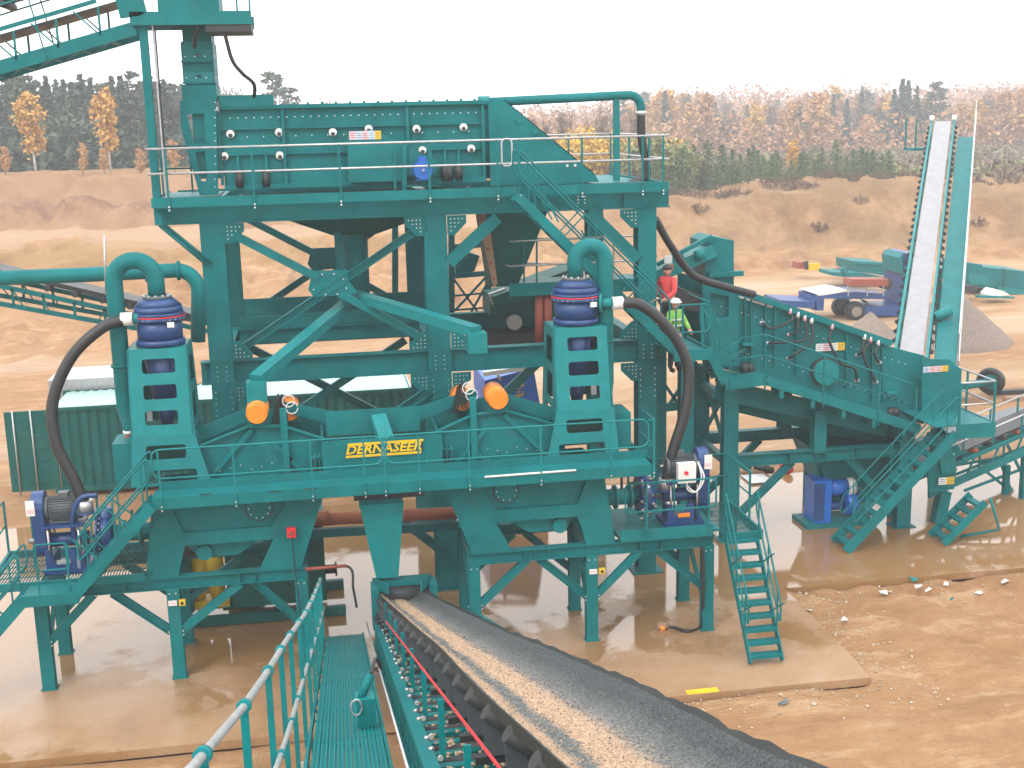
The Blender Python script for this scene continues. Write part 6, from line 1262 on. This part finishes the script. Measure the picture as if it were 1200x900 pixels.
# debris on the ground in front
DBR = [(1077,690,'brown and white plastic scrap on the soil, largest of the litter'),(1086,692,'white torn scrap beside the brown one'),(1105,686,'white bottle lying by the slab edge'),(1035,696,'crumpled pale bag near the slab edge'),(1177,682,'small white scrap far right on the soil'),(988,727,'white pebble-like lump on the soil right of the front stairs'),(1148,696,'small white flake on the soil right of the litter'),(1072,680,'pale teal scrap by the slab edge'),(1115,703,'flat pale teal smear of plastic on the soil'),(918,826,'grey lump on the soil beside the belt'),(947,717,'white chip on the soil nearest the front stairs')]
for px, py, lab in DBR:
    q = G(px,py,-.05); m = MB(); s = .1; pts = [q+V((random.uniform(-1,1)*s*1.3, random.uniform(-1,1)*s, random.uniform(0,1)*s*.8)) for _ in range(7)]
    bmh = __import__('bmesh').new(); vv = [bmh.verts.new(p) for p in pts]; __import__('bmesh').ops.convex_hull(bmh, input=vv)
    bmh.verts.ensure_lookup_table(); ix = {v: i for i, v in enumerate(bmh.verts)}; m.add([v.co.copy() for v in bmh.verts], [[ix[v] for v in f.verts] for f in bmh.faces]); bmh.free()
    m.build('litter', CYAN if 'teal' in lab else GREY if 'grey' in lab else WHITE, None, label=lab, category='litter')
MB().box(G(806,817,-.05)+V((0,0,0)), G(842,812,-.05)+V((0,.12,.06))).build('yellow_strip', YELLOW, None, label='yellow painted strip at the slab edge beside the belt', category='strip')
# ================================================================ FOREGROUND CONVEYOR
def WP(x, Y, off=0): return V((x-.011*(23-Y), Y, .72+.33*(23-Y)+off))
def WS(px, py, off):
    d = ray(px, py); t = (.72+off+.33*23-CH)/(d.z+.33*d.y); return CO+d*t
WK = thing('conveyor_walkway', 'teal planked walkway running up towards the viewer beside the foreground belt', 'walkway', (0, 16, 2.5))
tn = V((0,-1,.33)).normalized(); upn = V((0,.33,1)).normalized()
seg = [23.2, 20.9, 18.6, 16.3, 14.0, 11.7, 9.4, 7.1, 4.8]
proto = None
for j in range(len(seg)-1):
    for i in range(9):
        x = -.14+.078*i+.039; a, b = WP(x, seg[j]-.012), WP(x, seg[j+1]+.012)
        if proto is None or True:
            m = MB(); m.beam(a, b, .074, .028, upn); m.m = 1
            for k in range(2): o = V((-.022+.044*k,0,0)); m.beam(a+o+upn*.019, b+o+upn*.019, .014, .012, upn)
            m.build('plank', [TEAL, CYAN], WK)
    bm(WK, 'cross_bearer', WP(-.16,seg[j],-.05), WP(.6,seg[j],-.05), .06, .06)
for x in (-.18, .58): bm(WK, 'edge_angle', WP(x,23.2,.0), WP(x,4.8,.0), .03, .09, TEAL, upn)
topp = [(375.7,678),(371,690),(367,700),(357,720),(334,753),(313,788),(285,829),(225,900),(120,1010)]
tp3 = [WS(x,y,1.27) for x,y in topp]; midp = [(380,711),(372,740),(361,777),(350,815),(340,851),(325,897),(290,980)]; mp3 = [WS(x,y,.63) for x,y in midp]
RL = thing('conveyor_handrail', 'galvanised two-bar handrail on teal posts along the foreground walkway', 'handrail', (-.4, 12, 4))
MB().tube(tp3, .024, 12).build('top_rail', GALV, RL); MB().tube(mp3, .02, 10).build('mid_rail', GALV, RL)
def on_line(pts, Y):
    for a, b in zip(pts, pts[1:]):
        if min(a.y,b.y) <= Y <= max(a.y,b.y): return a.lerp(b, (Y-a.y)/(b.y-a.y))
    return pts[-1]
for Y in (22.2,20.4,18.6,16.9,15.3,13.7,12.3,10.9,9.6,8.2,6.6,5.2):
    q = on_line(tp3, Y); z1 = q.z-.03; x = q.x; foot = .72+.33*(23-Y)
    MB().box((x-.022,Y-.025,foot-.15),(x+.022,Y+.025,z1)).build('post', CYAN, RL)
    d = (on_line(tp3, Y-.3)-q).normalized(); MB().tube([q-d*.035, q+d*.035], .042, 12).build('rail_clamp', CYAN, RL)
    w = on_line(mp3, Y); MB().tube([w-d*.03, w+d*.03], .034, 10).build('rail_clamp', CYAN, RL)
    MB().box((x-.01,Y-.05,foot-.1),(-.16-.011*(23-Y),Y+.05,foot-.06)).build('foot_bracket', TEAL, RL); bolts(RL, [(x+.04,Y-.05,foot-.03),(x+.04,Y-.05,foot+.0)], .02)
FB = thing('foreground_conveyor', 'foreground belt conveyor in a teal lattice frame, running up towards the viewer', 'conveyor', (1.5, 15, 2))
BO = .85
Ll = [(440,688),(446,700),(490,740),(515,761),(550,800),(587,836),(600,847),(657,900),(760,992),(900,1120)]
Rl = [(482,684),(500,692),(600,737),(650,755),(682,769),(740,791),(815,825),(897,865),(985,897),(1150,975),(1400,1090)]
def resample(pts, off):
    q = [WS(x,y,off) for x,y in pts]; return q
LB, RB = resample(Ll, BO), resample(Rl, BO+.03)
rows = []; Ys_ = [24.2-k*.22 for k in range(90)]; NXB = 26
for Y in Ys_:
    a, b = on_line(LB, Y), on_line(RB, Y)
    if Y > LB[0].y: a = WP(.96, Y, BO)
    if Y > RB[0].y: b = WP(1.8, Y, BO)
    if Y < LB[-1].y: a = WP(1.42, Y, BO)
    if Y < RB[-1].y: b = WP(2.75, Y, BO)
    row = []
    for i in range(NXB):
        f = i/(NXB-1); x = a.x+(b.x-a.x)*f; z = .72+.33*(23-Y)+BO
        sag = -.24*min(1, math.sin(math.pi*f)*1.25)
        ed = .012*noise.noise(V((Y*2.2, f*3, 4))) + (.035*noise.noise(V((Y*3.1,9,2))) if i in (0, NXB-1) else 0)
        row.append(V((x, Y, z+sag+ed)))
    rows.append(row)
def sheet(name, rows, mt, parent, lo=0, hi=None, lift=None):
    m = MB(); hi = hi or len(rows[0]); n = hi-lo; m.v = [p+V((0,0,lift(j,i) if lift else 0)) for j, r in enumerate(rows) for i, p in enumerate(r) if lo <= i < hi]
    m.f = [[j*n+i, j*n+i+1, (j+1)*n+i+1, (j+1)*n+i] for j in range(len(rows)-1) for i in range(n-1)]; m.sm = [True]*len(m.f); m.mi = [0]*len(m.f)
    o = m.build(name, mt, parent); uv = o.data.uv_layers.new(name='UVMap'); N_ = len(rows)
    for p in o.data.polygons:
        for li in p.loop_indices:
            vi = o.data.loops[li].vertex_index; uv.data[li].uv = ((lo+vi % n)/(len(rows[0])-1), (vi//n)*.22)
    return o
sheet('belt', rows, RUB, FB)
def load_mat():
    m = bpy.data.materials.new('sand_and_grit_on_belt'); m.use_nodes = True; t = m.node_tree; b = t.nodes['Principled BSDF']; L = t.links.new
    uv = N(t, 'ShaderNodeUVMap'); geo = N(t, 'ShaderNodeNewGeometry'); sp_ = N(t, 'ShaderNodeSeparateXYZ'); L(uv.outputs[0], sp_.inputs[0])
    n1 = N(t, 'ShaderNodeTexNoise'); n1.inputs['Scale'].default_value = 1.3; n1.inputs['Detail'].default_value = 4; L(geo.outputs['Position'], n1.inputs['Vector'])
    n2 = N(t, 'ShaderNodeTexNoise'); n2.inputs['Scale'].default_value = 26; n2.inputs['Detail'].default_value = 4; L(geo.outputs['Position'], n2.inputs['Vector'])
    a = N(t, 'ShaderNodeMath', operation='MULTIPLY_ADD'); a.inputs[1].default_value = .14; L(n1.outputs[0], a.inputs[0]); L(sp_.outputs[0], a.inputs[2])
    a2 = N(t, 'ShaderNodeMath', operation='MULTIPLY_ADD'); a2.inputs[1].default_value = .13; L(n2.outputs[0], a2.inputs[0]); L(a.outputs[0], a2.inputs[2])
    r = N(t, 'ShaderNodeValToRGB'); e = r.color_ramp.elements; st = [(.0,(.09,.085,.082)),(.175,(.13,.11,.09)),(.20,(.48,.31,.19)),(.30,(.42,.28,.18)),(.36,(.14,.145,.14)),(.45,(.12,.13,.125)),(.49,(.46,.3,.185)),(.68,(.46,.31,.2)),(.79,(.2,.18,.16)),(.90,(.1,.11,.11)),(1.0,(.05,.06,.062))]
    while len(e) < len(st): e.new(.5)
    for q, (p, c) in zip(e, st): q.position = p; q.color = (*c, 1)
    L(a2.outputs[0], r.inputs[0])
    v = N(t, 'ShaderNodeTexVoronoi'); v.inputs['Scale'].default_value = 75; L(geo.outputs['Position'], v.inputs['Vector'])
    hs = N(t, 'ShaderNodeMix', data_type='RGBA'); hs.blend_type = 'OVERLAY'; hs.inputs[0].default_value = .8; bw = N(t, 'ShaderNodeRGBToBW'); L(v.outputs['Color'], bw.inputs[0]); L(r.outputs[0], hs.inputs[6]); L(bw.outputs[0], hs.inputs[7]); L(hs.outputs[2], b.inputs['Base Color'])
    b.inputs['Roughness'].default_value = .75
    bp = N(t, 'ShaderNodeBump'); bp.inputs['Strength'].default_value = 1; bp.inputs['Distance'].default_value = .02; L(v.outputs['Distance'], bp.inputs['Height']); L(bp.outputs[0], b.inputs['Normal'])
    return m
def lift(j, i):
    f = i/(NXB-1); return .012 + .06*math.exp(-((f-.42)/.28)**2)*(1+.25*noise.noise(V((j*.3,f*9,2)))) + .015*noise.noise(V((j*.9,f*30,7)))
ld = sheet('sand_load', rows, load_mat(), FB, 1, NXB-1, lift)
gm = MB()
for k in range(9000):
    j = random.uniform(0, len(rows)-2); i = min(NXB-2.01, max(1.01, random.gauss(11, 6))); r0_ = rows[int(j)][int(i)].lerp(rows[int(j)][int(i)+1], i % 1).lerp(rows[int(j)+1][int(i)], j % 1 * .5)
    f = i/(NXB-1); q = V((rows[int(j)][0].x+(rows[int(j)][-1].x-rows[int(j)][0].x)*f, 24.2-j*.22, 0)); q.z = r0_.z + lift(int(j), int(i)); q.z = rows[int(j)][int(i)].z*(1-j%1)+rows[int(j)+1][int(i)].z*(j%1) + lift(int(j), int(i))
    s = random.uniform(.004, .010); gm.m = 0 if random.random() < (.8 if .06 < f < .2 or .37 < f < .58 else .15) else 1
    gm.add([q+V((s,0,0)), q+V((-s*.6,s,0)), q+V((-s*.6,-s,0)), q+V((0,0,s*1.1))], [(0,1,3),(1,2,3),(2,0,3)])
gm.build('grit', [mat('buff_grit', (.42,.285,.175), .8), mat('dark_grit', (.1,.105,.105), .7)], FB, kind='stuff')
# frame, idlers, rollers, brackets
for x, nm in ((.84,'left'), (2.75,'right')):
    bm(FB, 'upper_chord', WP(x,23.6,.3), WP(x,4.6,.3), .12, .06, TEAL, upn); bm(FB, 'lower_chord', WP(x-.02,23.6,-.25), WP(x-.02,4.6,-.25), .09, .07, TEAL, upn)
    for k in range(37):
        Y = 23.3-k*.5; bm(FB, 'lattice_bar', WP(x,Y,.27), WP(x,Y,-.22), .05, .06); 
        if k % 2: bm(FB, 'diagonal', WP(x,Y,.27), WP(x,Y-.5,-.22), .03, .05)
MB().tube([WP(.66,23.2,.25), WP(.66,18,.25), WP(.68,4.6,.25)], .013, 8).build('conduit', GALV, FB)
for k in range(38):
    Y = 23.2-k*.5; a, b = WP(.9,Y,.32), WP(2.7,Y,.32); 
    if k % 3 != 2: MB().cyl(WP(.9,Y,.2), WP(2.7,Y,.2), .055, n=12).build('return_roller', DARK, FB); MB().cyl(WP(.86,Y,.34), WP(.91,Y,.34), .022, n=8).build('roller_end', STEEL, FB)
    sh = MB()
    for q_ in range(14): c_ = WP(random.uniform(.95,1.5), Y+random.uniform(-.07,.07), .25+random.uniform(0,.04)); s_ = random.uniform(.012,.03); sh.add([c_+V((s_,0,0)), c_+V((-s_*.6,s_,0)), c_+V((-s_*.6,-s_,0)), c_+V((0,0,s_*.7))], [(0,1,3),(1,2,3),(2,0,3)])
    sh.build('spilt_sand', bpy.data.materials['buff_grit'], FB, kind='stuff')
    bm(FB, 'cross_member', WP(.86,Y-.25,.22), WP(2.72,Y-.25,.22), .07, .05)
MB().beam(WP(1.8,23.4,.12), WP(1.8,4.7,.12), 1.2, .02, upn).build('return_belt', mat('return_belt', (.12,.115,.115), .6), FB)
for k in range(21):                                         
    Y = 23.0-k*.92; a, b = on_line(LB, Y), on_line(RB, Y)
    if Y > 22.4: a = WP(.98, Y, BO); b = WP(1.9, Y, BO)
    z = lambda o: .72+.33*(23-Y)+o; ax = a.x-.02; bx_ = b.x+.02; w = (bx_-ax)
    MB().cyl((ax-.02,Y,z(BO-.06)),(ax+w*.3,Y,z(BO-.36)),.065,n=12).build('wing_roller', DARK, FB); MB().cyl((bx_+.02,Y,z(BO-.06)),(bx_-w*.3,Y,z(BO-.36)),.065,n=12).build('wing_roller', DARK, FB); MB().cyl((ax+w*.32,Y,z(BO-.37)),(bx_-w*.32,Y,z(BO-.37)),.065,n=12).build('centre_roller', DARK, FB)
    MB().plate([(ax-.02,Y+.03,z(.4)),(ax+.14,Y+.03,z(.4)),(ax+.12,Y+.03,z(.55)),(ax+.03,Y+.03,z(BO-.05)),(ax-.04,Y+.03,z(BO-.1))], .02).build('idler_bracket', GREY, FB)
    bm(FB, 'idler_beam', (ax-.1,Y+.06,z(.38)), (bx_+.1,Y+.06,z(.38)), .06, .06, DARK)
    MB().beam((.92-.011*(23-Y),Y+.2,z(.32)), (.92-.011*(23-Y),Y+.2,z(.82)), .045, .012, up_y).build('cord_post', CYAN, FB) if k % 2 == 0 else None
    bolts(FB, [(.9-.011*(23-Y),Y+.18,z(.36))], .025)
for k in range(30): a = on_line(LB, 22.6-k*.6); MB().beam(a+V((.0,0,-.01)), on_line(LB, 22.0-k*.6)+V((0,0,-.01)), .012, .09).build('belt_edge', RUB, FB)
MB().box(WP(.93,23.7,.5), WP(1.95,23.2,.95)).build('tail_box', TEAL, FB) if False else None
tb = [WP(.9,23.5,.65), WP(.95,23.5,1.05), WP(1.95,23.5,1.05), WP(1.98,23.5,.65)]; MB().plate(tb, .05).build('tail_plate', TEAL, FB); MB().beam(WP(.88,23.4,1.05), WP(1.98,23.4,1.05), .3, .1).build('tail_rim', TEAL, FB)
for x in (.84, 1.98): MB().box(WP(x-.06,23.5,.2), WP(x+.1,23.1,.95)).build('tail_bearing', CYAN, FB); MB().beam(WP(x,23.5,1.05), WP(x+(.25 if x < 1 else -.25),22.6,.95), .03, .2).build('skirt', TEAL, FB)
MB().cyl(WP(.86,23.3,.75), WP(1.95,23.3,.75), .2, n=20).build('tail_pulley', DARK, FB)
MB().tube([WS(452,728,1.05), WS(584,898,1.05), WS(660,1010,1.05)], .009, 6).build('safety_rope', RED, None, label='red emergency pull cord stretched along the foreground conveyor', category='cord')
PS = thing('pull_switch', 'teal pull-cord switch box hanging over the edge of the foreground walkway', 'switch', tuple(WS(426,820,.2))); q = WS(428,818,.35)
MB().box((q.x-.1,q.y-.08,q.z-.3),(q.x+.1,q.y+.12,q.z+.02)).build('box', CYAN, PS); MB().box((q.x-.08,q.y-.06,q.z-.4),(q.x+.08,q.y+.1,q.z-.3)).build('base', DARK, PS); MB().cyl(q+V((-.05,.0,.0)), q+V((.08,.1,.22)), .045, n=10).build('lever', TEAL, PS); MB().tube([q+V((-.1+.06*math.cos(a*.6)*1, -.1, -.05+.09*math.sin(a*.6))) for a in range(12)], .01, 5).build('ring', GALV, PS); MB().tube(bez([q+V((.08,.1,.22)), q+V((.14,.3,.3)), q+V((.2,.5,.1))]), .02, 6).build('cable', RUB, PS)
# ================================================================ PEOPLE on the landing
def person(label, base, H_, jacket, trousers, face, hat=None, lean=0.0, vest=None):
    t = thing('person', label, 'person', tuple(base)); b = V(base); k = H_/1.78
    def J(x, y, z): q = V((x*k, y*k, z*k)); a = face; return b + V((q.x*math.cos(a)-q.y*math.sin(a), q.x*math.sin(a)+q.y*math.cos(a), q.z))
    lx = lean
    nodes = {'pel':((0,0,.95),.14),'wa':((lx*.3,0,1.1),.135),'ch':((lx*.7,0,1.32),.165),'nk':((lx,0,1.5),.07),'sl':((lx*.9,-.17,1.43),.075),'sr':((lx*.9,.17,1.43),.075),
      'el':((lx+.06,-.27,1.17),.05),'er':((lx+.1,.27,1.17),.05),'hl':((lx+.27,-.2,1.02),.038),'hr':((lx+.3,.18,1.05),.038),
      'hpl':((0,-.09,.88),.1),'hpr':((0,.09,.88),.1),'kl':((.03,-.1,.5),.07),'kr':((.05,.1,.5),.07),'al':((0,-.11,.09),.05),'ar':((.02,.11,.09),.05),'tl':((.17,-.12,.05),.04),'tr':((.19,.12,.05),.04)}
    def skin(name, keys, edges, m, parent, root, grow=0):
        me = bpy.data.meshes.new(name); me.from_pydata([J(*nodes[q][0])-b for q in keys], [(keys.index(x), keys.index(y)) for x, y in edges], []); o = bpy.data.objects.new(name, me); COL.objects.link(o); o.parent = parent
        md = o.modifiers.new('skin', 'SKIN')
        if not me.skin_vertices: return o
        for i, q in enumerate(keys): r_ = (nodes[q][1]+grow)*k; me.skin_vertices[0].data[i].radius = (r_, r_); me.skin_vertices[0].data[i].use_root = (q == root)
        o.modifiers.new('sub', 'SUBSURF').levels = 2; o.modifiers['sub'].render_levels = 2; me.materials.append(m); md.use_smooth_shade = True; return o
    # skin layer needs its data layer: make through bmesh
    def body(name, keys, edges, m, root, grow=0):
        import bmesh
        bmh = bmesh.new(); lay = bmh.verts.layers.skin.verify(); vs = {}
        for q in keys:
            v_ = bmh.verts.new(J(*nodes[q][0])-b); r_ = (nodes[q][1]+grow)*k; v_[lay].radius = (r_, r_); v_[lay].use_root = (q == root); vs[q] = v_
        for x, y in edges: bmh.edges.new((vs[x], vs[y]))
        me = bpy.data.meshes.new(name); bmh.to_mesh(me); bmh.free(); me.materials.append(m); o = bpy.data.objects.new(name, me); COL.objects.link(o); o.parent = t
        md = o.modifiers.new('skin', 'SKIN'); md.use_smooth_shade = True; s = o.modifiers.new('sub', 'SUBSURF'); s.levels = 2; s.render_levels = 2; return o
    SKINM = bpy.data.materials.get('skin') or mat('skin', (.42,.22,.15), .55, var=.05)
    E_ = [('pel','wa'),('wa','ch'),('ch','nk'),('ch','sl'),('ch','sr'),('sl','el'),('sr','er'),('el','hl'),('er','hr'),('pel','hpl'),('pel','hpr'),('hpl','kl'),('hpr','kr'),('kl','al'),('kr','ar'),('al','tl'),('ar','tr')]
    body('body', list(nodes), E_, SKINM, 'pel', -.006)
    body('jacket', ['pel','wa','ch','sl','sr','el','er','hl','hr'], [('pel','wa'),('wa','ch'),('ch','sl'),('ch','sr'),('sl','el'),('sr','er'),('el','hl'),('er','hr')], jacket, 'pel', .016)
    body('trousers', ['pel','hpl','hpr','kl','kr','al','ar'], [('pel','hpl'),('pel','hpr'),('hpl','kl'),('hpr','kr'),('kl','al'),('kr','ar')], trousers, 'pel', .014)
    body('boots', ['al','tl'], [('al','tl')], BLK, 'al', .014); body('boots', ['ar','tr'], [('ar','tr')], BLK, 'ar', .014)
    hc = J(lx+.02, 0, 1.65); m = MB(); rings = []
    for i in range(9): z = -.13+.26*i/8; rr = .105*math.sqrt(max(.02, 1-(z/.135)**2)); rings.append((z, rr))
    m.tube([hc+V((0,0,z*k)) for z, rr in rings], .1, 16, True, [rr*.9*k for z, rr in rings]); fd = J(1,0,1.65)-J(0,0,1.65); fd.normalize(); sd = fd.cross(V((0,0,1)))
    m.cyl(hc+fd*.085*k, hc+fd*.12*k-V((0,0,.02*k)), .016*k, .012*k, n=8)
    for s in (-1,1): m.cyl(hc+sd*s*.085*k, hc+sd*s*.105*k, .025*k, n=8)
    ho = m.build('head', SKINM, t)
    m = MB()
    for s in (-1,1): e = hc+fd*.092*k+sd*s*.035*k+V((0,0,.01*k)); m.cyl(e, e+fd*.006, .011*k, n=8)
    e = hc+fd*.088*k-V((0,0,.06*k)); m.beam(e-sd*.022*k, e+sd*.022*k, .008, .008*k); m.build('face_features', REDBR, t)
    m = MB(); hz_ = [(.02,.112),(.06,.112),(.1,.09),(.135,.04)]; m.tube([hc+V((0,0,z*k)) for z, rr in hz_], .1, 16, True, [rr*k*(1.12 if hat else 1) for z, rr in hz_])
    if hat: m.tube([hc+V((0,0,.03*k)), hc+V((0,0,.042*k))], .15*k, 18)
    m.build('helmet' if hat else 'hair', hat or BLK, t)
    for s, hk in ((-1,'hl'),(1,'hr')):                        # hands: palm, four fingers, thumb
        p = J(*nodes[hk][0]); d = (p-J(*nodes['el' if hk == 'hl' else 'er'][0])).normalized(); w = d.cross(V((0,0,1))).normalized(); m = MB(); m.beam(p, p+d*.09*k, .08*k, .03*k)
        for f_ in range(4): q = p+d*.09*k+w*(f_-1.5)*.02*k; m.tube([q, q+d*.035*k-V((0,0,.008)), q+d*(.055+.008*(1.5-abs(f_-1.5)))*k-V((0,0,.03*k))], .009*k, 6)
        q = p+d*.03*k+w*.04*k*s; m.tube([q, q+w*.025*k*s+d*.03*k, q+w*.02*k*s+d*.055*k], .01*k, 6); m.build('hand', SKINM, t)
    if vest:
        m = MB(); 
        for z in (1.12, 1.26): m.tube([J(lx*.5,0,z), J(lx*.5,0,z+.04)], .215*k, 16)
        m.build('reflective_band', vest, t)
    return t
HIV = mat('hi_vis_green', (.16,.36,.05), .7); JR = mat('red_jacket', (.5,.035,.035), .75, var=.25); TRO = mat('dark_trousers', (.02,.022,.035), .85)
person('person in a red jacket and dark trousers standing on the landing', (7.92,26.95,5.54), 1.76, JR, TRO, R(215))
person('person in a white helmet and green hi-vis vest in front of the one in red', (7.8,26.1,5.0), 1.66, HIV, TRO, R(-60), WHITE, .05, GALV)
